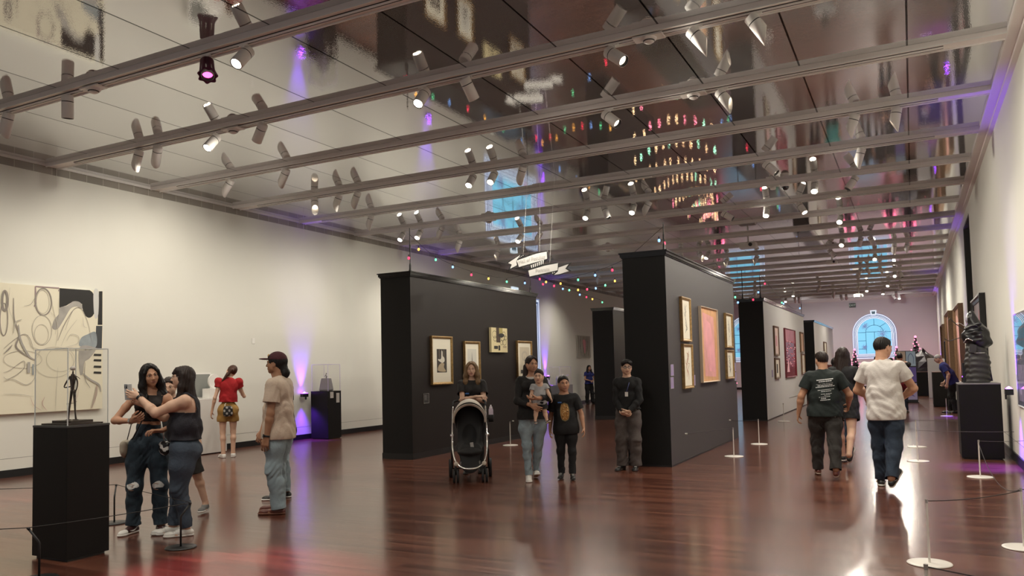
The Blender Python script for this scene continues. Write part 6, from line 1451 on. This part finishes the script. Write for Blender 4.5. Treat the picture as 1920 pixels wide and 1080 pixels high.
bp_.nb-=V(0,0,.02); bp_.body(); bp_.face(); bp_.hair('short',h_brn,fh=.09); bp_.trousers(c_blkt,shorts=.85,g=.010,top=.03,name='shorts'); bp_.top(cloth('grey_baby_shirt',(.36,.36,.37)),g=.008,gs=.012,sleeve=.55,hem=-.05,drape=.004)
for sd in (1,-1): bp_.shoe(sd,l_blk,r_wht,accent=r_wht)
# 9 boy
p=Person('person',1.35,False,.97,(-4.19,9.74),(.36,-.93),'boy in black t-shirt with oval picture and black trousers',.006,sk_tan,
  feet={1:(.06,-.04,-8),-1:(-.055,.05,6)},hands={-1:{'at':(-.175,.04,.50),'curl':24,'pole':(-.8,-1,0)},1:{'at':(.16,-.01,.49)}},headscale=1.2,head=(14,0,3),bend=2,legs=.98)
p.body(); p.face(); p.hair('short',h_blk); p.trousers(c_blkt,knee=.06,cuffr=.058,amp=.006); p.top(c_blk,g=.018,sleeve=.72,hem=-.07,drape=.022)
for sd in (1,-1): p.shoe(sd,l_blk,r_blk,accent=r_wht,style='laces')
ov=MB(); pic=[mat('amber_print',(.36,.17,.04),.7),mat('dark_amber_print',(.10,.045,.015),.7),mat('pale_gold_print',(.65,.45,.20),.7),mat('olive_rim',(.20,.18,.09),.7)]
P_=p; q_=random.Random(2)
def chestM(p,u,up,out): 
    F=p.fwd; c=p.chest+p.right*u+p.up*up+F*out
    M=Matrix.Identity(4)
    for i in range(3): M[i][0]=-p.right[i]; M[i][1]=p.up[i]; M[i][2]=F[i]; M[i][3]=c[i]
    return M
def drape_on(o,garment,gap=.002):
    """lay a flat print onto the cloth surface along its own normal direction"""
    dg=bpy.context.evaluated_depsgraph_get(); g=garment.evaluated_get(dg); n=o['n']
    for v in o.data.vertices:
        c=Vector(v.co); d=Vector(n); ok,loc,nn,_=g.ray_cast(c+d*.25,-d)
        if ok: v.co=loc+d*(gap+o['lift']*v.co.dot(d)*0)+Vector((0,0,0))
def print_on(p,garment,build,name,u=0,up=0,front=True,scale=1):
    """art given in metres about the chest point, pressed onto the garment layer by layer"""
    n=p.fwd if front else -p.fwd; rt=-p.right if front else p.right; c=p.chest+p.right*u+p.up*up
    M=Matrix.Identity(4)
    for i in range(3): M[i][0]=rt[i]; M[i][1]=p.up[i]; M[i][2]=n[i]; M[i][3]=c[i]
    mb=MB(); build(Art(mb,Matrix.Identity(4)))
    dg=bpy.context.evaluated_depsgraph_get(); me0=garment.data; g=garment.evaluated_get(dg); N=Vector(n)
    out=[]
    for (x,y,w) in mb.v:
        q=M@Vector((x,y,0)); ok,loc,nn,_=g.ray_cast(q+N*.3,-N,distance=.42)
        out.append(tuple((loc if ok else q+N*.1)+N*(w+.0005)))
    mb.v=out; return mb.build(name,p.root)
sh=[c for c in p.root.children if c.name.startswith('shirt')][0]
def oval(a):
    for k,(r,m) in enumerate(((1.,pic[3]),(.92,pic[0]))):
        for i in range(14):
            y0=-.125*r+.25*r*i/14; y1=y0+.25*r/14; f=lambda y:.062*r*math.sqrt(max(0,1-(y/(.125*r))**2))**.7
            for j in range(4): xa=lambda y,t:-f(y)+2*f(y)*t; a.w=.0006+.0004*k; a.poly([(xa(y0,j/4),y0),(xa(y0,(j+1)/4),y0),(xa(y1,(j+1)/4),y1),(xa(y1,j/4),y1)],m)
    for i in range(60):
        y=q_.uniform(-.10,.10); x=q_.uniform(-.045,.045); s_=q_.uniform(.006,.014); a.w=.0016; a.poly([(x,y),(x+s_,y-s_*.4),(x+s_*.8,y+s_),(x-s_*.3,y+s_*.7)],q_.choice(pic[:3]))
print_on(p,sh,oval,'oval_print',0,-.055)
o=MB().box((-.025,-.002,-.008),(.025,.002,.008),mat('blue_name_tag',(.05,.16,.45),.5)).build('name_tag',p.root); o.location=Vector(p.chest+p.right*.06+p.fwd*.128+p.up*.075)
# 10 guard by the charcoal wall
p=Person('person',1.585,False,.92,(-3.70,10.88),(.05,-1.),'elderly person with glasses and lanyard in black jacket beside the charcoal wall',.0065,sk_fair,
  feet={1:(.06,.03,-14),-1:(-.06,.0,10)},hands={1:{'at':(.02,.10,.52),'pole':(1,-.5,0),'curl':40,'dir':(-.8,.3,-.4)},-1:{'at':(-.04,.11,.53),'pole':(-1,-.5,0),'curl':40,'dir':(.8,.3,-.3)}},head=(22,-4,0),hips=1.12,shoulders=.93)
p.body(); p.face(brow=(.06,.05,.045)); p.hair('short',h_blk,fh=.092,top=1.5); p.trousers(c_grey,knee=.092,cuffr=.088,hem=-.02,top=.07,thigh=1.08,amp=.008); p.top(c_blk,g=.016,sleeve=1.92,gs=.016,hem=.035,drape=.004,name='jacket')
for sd in (1,-1): p.shoe(sd,l_blk,r_blk,style='laces',accent=r_wht)
glasses(p,r_blk,.022,.0026)
lan=MB(); lan.tube([Vector(v) for v in catmull([p.nb+V(-.06,-.0,.02),p.chest+V(-.055,.14,.09),p.chest+V(-.03,.155,.0)],5)],.006,mat('blue_lanyard',(.04,.05,.16),.6),6); lan.build('lanyard',p.root)
MB().box((-.022,-.002,-.032),(.022,.002,.032),r_wht).build('id_badge',p.root).location=Vector(p.chest+V(-.03,.160,-.03))
# 11 teenager with printed back
p=Person('person',1.62,False,1.12,(-1.05,10.95),(-.10,1.),'person in dark green t-shirt with white lettering on the back walking away',.006,sk_tan,
  feet={1:(.06,-.17,-14,.02,-32),-1:(-.07,.09,6)},hands={-1:{'at':(-.20,.02,.50),'curl':34,'pole':(-.8,-1,.0)},1:{'at':(.18,.14,.56),'pole':(.6,-1,0)}},head=(26,-6,0),hips=1.12,legr=1.0)
p.body(); p.face(); p.hair('short',h_brn,top=1.3); p.trousers(c_olv,knee=.078,cuffr=.072,thigh=1.03,top=.03); st=p.top(c_grn,g=.018,sleeve=.62,hem=-.035,drape=.018)
for sd in (1,-1): p.shoe(sd,l_brn if sd>0 else l_brn,mat('tan_rubber',(.42,.33,.26),.6))
M_pr=mat('white_shirt_print',(.72,.74,.74),.7)
def lines(a):
    def bars(y,xs,hh=.0075,sl=.10):
        for x0,x1 in xs:
            n_=max(1,int((x1-x0)/.02))
            for i in range(n_):
                xa=x0+(x1-x0)*i/n_; xb=x0+(x1-x0)*(i+1)/n_-(.003 if i<n_-1 else 0); a.w=.001; a.poly([(xa,y+xa*sl-hh/2),(xb,y+xb*sl-hh/2),(xb,y+xb*sl+hh/2),(xa,y+xa*sl+hh/2)],M_pr)
    if LN==0: bars(.115,[(-.085,.015),(.020,.115)],.013); bars(.092,[(-.06,.018),(.024,.095)],.011)
    if LN==1: bars(.045-.02,[(-.10,.01),(.016,.07),(.076,.13)],.008); bars(.043,[(-.075,-.04),(-.034,.0),(.006,.05),(.056,.105)],.008)
    if LN==3: bars(-.015,[(-.075,-.045),(-.04,.12)],.005); bars(-.035,[(-.035,.015),(.02,.085)],.006)
    if LN==2: bars(-.068,[(-.04,.01),(.02,.09)],.005); bars(-.085,[(0,.07)],.004); bars(-.105,[(-.065,-.05),(-.04,.0),(.005,.07)],.006); bars(-.125,[(-.04,.02)],.008); bars(-.145,[(-.05,.03),(.035,.07)],.009)
    if LN!=0: return
    vs,fs=text_mesh('Lone Star College Montgomery',.0165,res=1); w=.001
    for f in fs: a.poly([(vs[i][0]*.95+.01,vs[i][1]+.064+vs[i][0]*.10) for i in f],M_pr); a.w=.001
for w_ in (0,1,2,3): LN=w_; print_on(p,st,lines,'back_lettering',0,-.005,False)
b=MB(); b.box((-.030,-.003,-.02),(.030,.003,.012),r_wht,Matrix.Rotation(.25,4,'Y')); b.build('pocket_receipt',p.root).location=(.10,-.152,.80)
# 12 woman with long dark hair ahead of him
p=Person('person',1.69,True,.95,(-.92,12.35),(.12,1.),'person with very long dark hair, shorts and black trainers just ahead of the lettered shirt',.0075,sk_fair,
  feet={1:(.06,-.20,-6,.05,-48),-1:(-.05,.12,4)},head=(22,-2,4),hands={1:{'at':(.17,.10,.52)}}); p.body(); p.face(); p.hair('long',h_brn,part=.0,len=.40,back=1.2,w=.08,front=-.03); p.trousers(c_blkt,shorts=.55,g=.02,name='shorts'); p.top(c_blk,sleeve=.6,hem=-.03)
for sd in (1,-1): p.shoe(sd,l_blk,r_wht)
# 13 man in white t-shirt
p=Person('person',1.755,False,1.08,(-.33,10.22),(.10,1.),'person in white t-shirt and dark blue jeans walking away',.0055,sk_tan,
  feet={1:(.045,-.16,-22,.035,-38),-1:(-.045,.05,10)},hands={1:{'at':(.085,.13,.575),'pole':(1,-.35,-.15),'curl':40,'dir':(-.75,.5,-.2)},-1:{'at':(-.06,.13,.585),'pole':(-1,-.45,-.1),'curl':40,'dir':(.8,.4,-.1)}},head=(-36,-9,-3),sway=.01,bend=-2,hips=.92,headscale=1.04)
p.body(); p.face(); p.hair('short',h_blk,fh=.10); p.trousers(c_navyd,knee=.078,cuffr=.064,thigh=1.0,top=.0); p.top(c_white,g=.014,sleeve=.56,hem=-.066,drape=.021,amp=.010)
for sd in (1,-1): p.shoe(sd,l_blk,r_wht,accent=r_wht)
# 14 stooping grey haired man
p=Person('person',1.70,False,1.05,(.93,24.75),(-1.,.12),'grey haired person in dark blue shirt stooping by the right wall',.011,sk_fair,feet={1:(.06,.05,0),-1:(-.06,-.03,0)},lean=24,hands={-1:{'at':(-.14,.06,.48),'pole':(-.4,-1,.2)},1:{'at':(.12,.12,.50)}},head=(0,-26,0)); p.body(); p.face(); p.hair('short',h_gry); p.trousers(c_blkt); p.top(c_blue,sleeve=.7,hem=-.05)
for sd in (1,-1): p.shoe(sd,l_blk,r_blk)
glasses(p,r_blk)
# 15 woman far left
p=Person('person',1.60,True,.95,(-11.95,30.3),(.75,-.6),'person in blue top and black trousers standing far off near the left wall',.011,sk_tan,feet={1:(.07,.0,-8),-1:(-.07,.06,8)},hands={1:{'at':(.03,.13,.60),'pole':(1,-.4,-.4)},-1:{'at':(-.03,.13,.60),'pole':(-1,-.4,-.4)}}); p.body(); p.face(); p.hair('long',h_blk,len=.16); p.trousers(c_blkt,knee=.085,cuffr=.085); p.top(c_blue,sleeve=.5,hem=.0)
for sd in (1,-1): p.shoe(sd,l_blk,r_blk)
# 16.. crowd toward the far end, backs to us
def far(x,y,H,fem,face,label,hair,hm,topm,botm,vox=.013,**k):
    p=Person('person',H,fem,k.pop('build',1.),(x,y),face,label,vox,k.pop('skin',sk_tan),**{a:b for a,b in k.items() if a in('lean','hands','feet','head','bend')}); p.body(); p.hair(hair,hm,**({'len':.2} if hair=='long' else {})); p.trousers(botm); p.top(topm,sleeve=k.get('sleeve',.6),hem=-.05)
    for sd in (1,-1): p.shoe(sd,l_blk,r_blk)
    return p
far(-1.30,17.2,1.60,True,(-.1,1),'dark haired person in grey top right of the lettered shirt','tied',h_brn,c_gryt,c_blkt,.010)
far(-1.22,14.9,1.56,True,(.2,1),'person in black top holding a white purse behind the lettered shirt','tied',h_blk,c_blk,c_navyd,.009,hands={1:{'at':(.15,.05,.60)}})
o=bev(MB().box((-.075,-.04,-.045),(.075,.04,.045),l_wht).box((-.06,-.042,.0),(.06,-.040,.006),l_blk).build('white_purse',loc=(-.93,14.80,1.03)),.012); tag(o,'small white purse beside the dark t-shirt arm','purse')
p=far(-2.02,27.5,1.74,False,(-.3,1),'person in teal shirt and grey cap in front of arched window','short',h_brn,c_teal,c_blkt)
S_=Solid(); S_.ell(p.hp(0,-.01,.045),V(.088,.106,.082),[p.hx,p.hy,p.hz],.01).ell(p.hp(0,.11,.045),V(.07,.07,.012),[p.hx,p.hy,p.hz],.01); S_.cut(p.hp(0,0,.035),-p.hz); skin_mesh('cap',surface(S_,.009),cloth('grey_cap_cloth',(.3,.3,.3)),p.root)
far(-2.75,29.5,1.66,False,(0,1),'maroon shirted person left of the teal shirt','short',h_blk,cloth('maroon_cotton',(.10,.02,.02)),c_blkt)
far(-1.15,30.5,1.66,True,(.2,1),'dark haired person far behind the white shirted man, left head','tied',h_blk,c_blk,c_blkt)
far(-.72,31.5,1.60,False,(0,1),'dark haired person far behind the white shirted man, right head','short',h_brn,c_olv,c_blkt)
p=far(-.34,24.9,1.70,False,(.15,1),'person in black with red plaid shirt round the waist and raised arms','short',h_blk,c_blk,c_navyd,.010,hands={1:{'at':(.05,.30,.84),'pole':(1,0,-.2)},-1:{'at':(-.05,.30,.84),'pole':(-1,0,-.2)}})
S_=Solid(); S_.ell(p.pel+V(0,-.02,-.08),V(.20,.15,.20),None,.03); S_.cut(p.pel+V(0,0,.05),V(0,0,1)); skin_mesh('waist_shirt',surface(S_,.012,folds(4,.012)),c_plaid,p.root)
# ------------------------------------------------------------------ stroller, bottle, creature, tent
def stroller(loc,face):
    rz=math.atan2(face[1],face[0])-PI/2; r=empty('stroller',(*loc,0),rz,'black baby stroller with cream topped canopy facing the viewer','stroller')
    ch=mat('brushed_aluminium',(.75,.74,.72),.22,metal=.9); bk=mat('black_stroller_fabric',(.012,.012,.013),.75,bump=.2,bscale=200); gf=mat('grey_stroller_fabric',(.22,.20,.19),.8,bump=.2,bscale=200); cf=mat('cream_canopy_fabric',(.60,.54,.47),.75,bump=.2,bscale=200)
    # U-shaped chassis: down both sides and round under the footrest
    P=[(-.225,-.30,.98),(-.228,-.12,.80),(-.232,.02,.60),(-.228,.16,.42),(-.185,.27,.27),(-.10,.325,.20),(0,.34,.185),(.10,.325,.20),(.185,.27,.27),(.228,.16,.42),(.232,.02,.60),(.228,-.12,.80),(.225,-.30,.98)]
    MB().tube([Vector(p) for p in catmull(P,5)],.0125,ch,10).build('chassis_frame',r)
    MB().tube([Vector(p) for p in catmull([(-.225,-.30,.98),(-.22,-.38,1.04),(-.12,-.42,1.06),(.12,-.42,1.06),(.22,-.38,1.04),(.225,-.30,.98)],5)],.016,bk,10).build('handle',r)
    m=MB()
    for s in (-1,1):
        m.tube([(s*.245,.14,.42),(s*.25,-.10,.28),(s*.25,-.30,.14)],.012,bk,8).tube([(s*.235,-.02,.62),(s*.25,-.22,.32),(s*.25,-.30,.14)],.010,bk,8).tube([(s*.20,.24,.26),(s*.19,.27,.16),(s*.19,.27,.10)],.014,bk,8)
        m.cyl((s*.215,.0,.60),(s*.265,.0,.60),.022,ch,n=14)
    m.tube([(-.25,-.30,.12),(.25,-.30,.12)],.010,bk,8); m.build('side_struts',r)
    for s in (-1,1): MB().ball((s*.185,.30,.25),(.030,.018,.030),cf,14,10).build('footrest_cap',r)
    # seat shell
    S=Solid(); S.cone((0,-.18,.88),(0,.02,.45),.17,.17,.05,(0,1,.4),.35).cone((0,.02,.45),(0,.22,.40),.17,.16,.05,(0,0,1),.35).cone((0,.22,.40),(0,.30,.24),.15,.12,.04,(0,1,.2),.3)
    S.ell((0,.12,.66),(.135,.20,.20),None,.03,'-')
    skin_mesh('seat',surface(S,.009),bk,r)
    S=Solid(); S.ell((0,.285,.25),(.135,.035,.075),None,.02); skin_mesh('foot_panel',surface(S,.008),gf,r)
    MB().box((-.022,-.003,-.085),(.022,.003,.085),mat('grey_buckle_strap',(.42,.41,.40),.6),Matrix.Translation((-.035,.245,.44))@Matrix.Rotation(.14,4,'Y')@Matrix.Rotation(-.2,4,'X')).build('crotch_strap',r)
    # canopy: hood of two tones over the seat
    def hood(y0,y1,m,name,drop=.0,r0=.225,a0=-10,a1=190,zc=.80,n=22,zs=.30):
        b=MB(); vs=[]; k=6
        for j in range(k+1):
            t=j/k; y=y0+(y1-y0)*t; R=r0*(1-.10*(1-t)**2)
            for i in range(n+1):
                a=math.radians(a0+(a1-a0)*i/n); vs.append((R*1.0*math.cos(a),y+.03*math.sin(a),zc+zs*math.sin(a)*((1-.10*(1-t)**2-drop*max(0,t-.25)**1.4) if math.sin(a)>0 else .6)))
        fs=[(j*(n+1)+i,j*(n+1)+i+1,(j+1)*(n+1)+i+1,(j+1)*(n+1)+i) for j in range(k) for i in range(n)]
        b.add(vs,fs,m,True); o=b.build(name,r); so=o.modifiers.new('cloth','SOLIDIFY'); so.thickness=.008; return o
    hood(-.22,.10,cf,'canopy',.30,r0=.225); hood(.10,.15,bk,'canopy_edge',.0,r0=.223,zs=.245); hood(.15,.175,cf,'canopy_piping',.0,r0=.223,zs=.228)
    S=Solid(); S.ell((0,-.20,.80),(.205,.05,.27),None,.03); S.cut((0,0,.62),(0,0,-1)); skin_mesh('canopy_back',surface(S,.01),bk,r)
    # basket
    S=Solid(); S.cone((0,-.24,.20),(0,.14,.20),.15,.13,.05,(0,0,1),.5); S.cut((0,0,.25),(0,0,1)); skin_mesh('basket',surface(S,.01),bk,r)
    def wheel(x,y,R,w):
        M=Matrix.Translation((x,y,R))@Matrix.Rotation(PI/2,4,'Y'); o=MB(); o.lathe([(R-.022,-w/2),(R-.004,-w/2),(R,-w/4),(R,w/4),(R-.004,w/2),(R-.022,w/2),(R-.022,-w/2)],bk,28,M); o=o.build('wheel',r)
        h=MB(); h.lathe([(0,-w*.4),(R*.3,-w*.4),(R*.3,w*.4),(0,w*.4)],gf,16,M)
        for i in range(6): a=PI*i/3; h.box((R*.25,-.008,-w*.2),(R-.02,.008,w*.2),gf,M@Matrix.Rotation(a,4,'Z'))
        h.build('hub',o)
    for s in (-1,1):
        wheel(s*.275,-.30,.125,.045); wheel(s*.165,.27,.09,.03); wheel(s*.215,.27,.09,.03)
    # cup holder on the left of the frame (right in the photo)
    MB().lathe([(.0,0),(.036,0),(.043,.10),(.040,.10),(.034,.006),(0,.006)],bk,18,Matrix.Translation((-.30,-.20,.76))).box((-.27,-.22,.80),(-.22,-.18,.82),bk).build('cup_holder',r)
    return r
STR=stroller((-5.42,9.28),(.50,-.866))
M_=Matrix.Translation(STR.location)@Matrix.Rotation(STR.rotation_euler.z,4,'Z')
o=MB().lathe([(0,0),(.031,0),(.033,.005),(.033,.15),(.026,.175),(.020,.18)],mat('lilac_bottle',(.62,.52,.62),.35),20).build('water_bottle',loc=M_@Vector((-.30,-.20,.768))); tag(o,'pale lilac water bottle standing in the stroller cup holder','bottle')
MB().lathe([(.021,.178),(.022,.20),(.010,.205),(.010,.225),(0,.227)],mat('white_bottle_cap',(.75,.7,.74),.4),16).build('bottle_cap',o)
# dark hooded creature: ridged textile column, pointed hood, wire antennae
r=empty('creature_sculpture',(.86,13.72,1.117),0,'tall dark hooded creature sculpture with wire antennae on black plinth','sculpture')
cz=mat('black_latex',(.009,.009,.010),.30,bump=.3,bscale=30); cg=mat('grey_ribbed_rubber',(.036,.034,.032),.5,bump=.3,bscale=50)
S=Solid(); S.cone((0,0,.03),(0,0,.30),.165,.16,.03,(0,1,0),.8).cone((0,0,.30),(-.01,0,.52),.165,.135,.04,(0,1,0),.8)
for i in range(6): S.cone((-.10,-.10,.08+.08*i),(.13,-.08,.06+.08*i),.022,.012,.02)
S.cut((0,0,0),(0,0,-1))
skin_mesh('ribbed_body',surface(S,.010,lambda x,y,z:.006*np.sin(z*75+8*x+3*np.sin(9*y))),cg,r)
b=MB(); b.box((-.16,-.15,.44),(-.07,-.13,.56),cg,Matrix.Rotation(.12,4,'Y')); b.tube([(-.04,-.145,.445),(.10,-.13,.445)],.007,M_silv,6).box((.12,-.02,.0),(.19,.03,.34),cz,Matrix.Rotation(-.12,4,'Y')); b.box((-.20,.0,.0),(-.16,.06,.30),cz); b.build('strapped_panels',r)
S=Solid(); S.ell((.02,0,.70),(.17,.15,.17),None,.03).cone((0,0,.78),(-.04,0,1.04),.13,.045,.05).ell((-.10,-.04,.70),(.09,.09,.12),None,.04).ell((.08,0,.60),(.13,.12,.09),None,.05)
for i in range(5): a=.5+i*.6; S.cone((-.12,-.10,.62+.05*i),(.06,-.15,.64+.06*i),.012,.02,.02)
skin_mesh('hood',surface(S,.010,lambda x,y,z:.005*np.sin(30*x+40*z)+.004*np.sin(55*y+20*z)),cz,r)
b=MB()
for P,R_ in (([(-.10,-.08,.86),(-.12,-.11,.95),(-.09,-.10,1.05)],.010),([(-.16,-.10,.80),(-.02,-.16,.86),(.09,-.14,.78)],.008),([(-.15,-.11,.72),(-.02,-.17,.76),(.07,-.15,.74)],.007),([(-.17,-.09,.60),(-.12,-.14,.66),(-.05,-.16,.63)],.009)): b.tube([Vector(p) for p in catmull(P,5)],R_,M_silv if R_>.0085 else cg,6)
b.build('metal_trim',r)
b=MB()
b.tube([Vector(p) for p in catmull([(-.14,-.05,.80),(-.22,-.06,.86),(-.30,-.08,.94),(-.33,-.08,.98),(-.35,-.08,.95)],6)],.006,cg,6); b.tube([Vector(p) for p in catmull([(-.16,-.05,.69),(-.26,-.06,.67),(-.36,-.08,.64),(-.42,-.08,.68)],6)],.006,cg,6); b.tube([Vector(p) for p in catmull([(-.13,-.05,.84),(-.20,-.06,.90),(-.26,-.05,.90)],6)],.005,M_silv,6)
b.build('wire_antenna',r)
# dark crumpled tent-like sculpture
r=empty('tent_sculpture',(.33,38.0,1.002),0,'dark crumpled faceted tent sculpture with sharp peak on long plinth','sculpture')
q=random.Random(9); tm=mat('dark_crumpled_metal',(.050,.042,.052),.35,metal=.3,bump=.5,bscale=7)
n=14; ring=[]; vs=[]; 
for j,(z,rr) in enumerate(((0,.78),(.18,.88),(.42,.74),(.66,.48),(.86,.16))):
    for i in range(n):
        a=2*PI*i/n; k=q.uniform(.78,1.15); vs.append((rr*k*math.cos(a)*.95,rr*k*math.sin(a)*1.2,z+q.uniform(-.05,.05)*(j>0)))
fs=[]
for j in range(4):
    for i in range(n): a,b_,c,d=j*n+i,j*n+(i+1)%n,(j+1)*n+(i+1)%n,(j+1)*n+i; fs+= [(a,b_,c),(a,c,d)]
fs.append(tuple(range(4*n,5*n))); MB().add(vs,fs,tm).build('crumpled_shell',r)
MB().add([(-.05,-.3,.45),(.68,-.2,.25),(.66,.1,.3),(.05,-.1,1.02),(.05,.15,.6)],[(0,1,3),(1,2,3),(2,4,3),(4,0,3),(0,4,2,1)],tm).build('peak_blade',r)
MB().add([(-.75,-.3,.1),(-.1,-.35,.1),(-.3,-.05,.85),(-.6,.3,.1)],[(0,1,2),(1,3,2),(3,0,2),(0,3,1)],tm).build('side_facet',r)
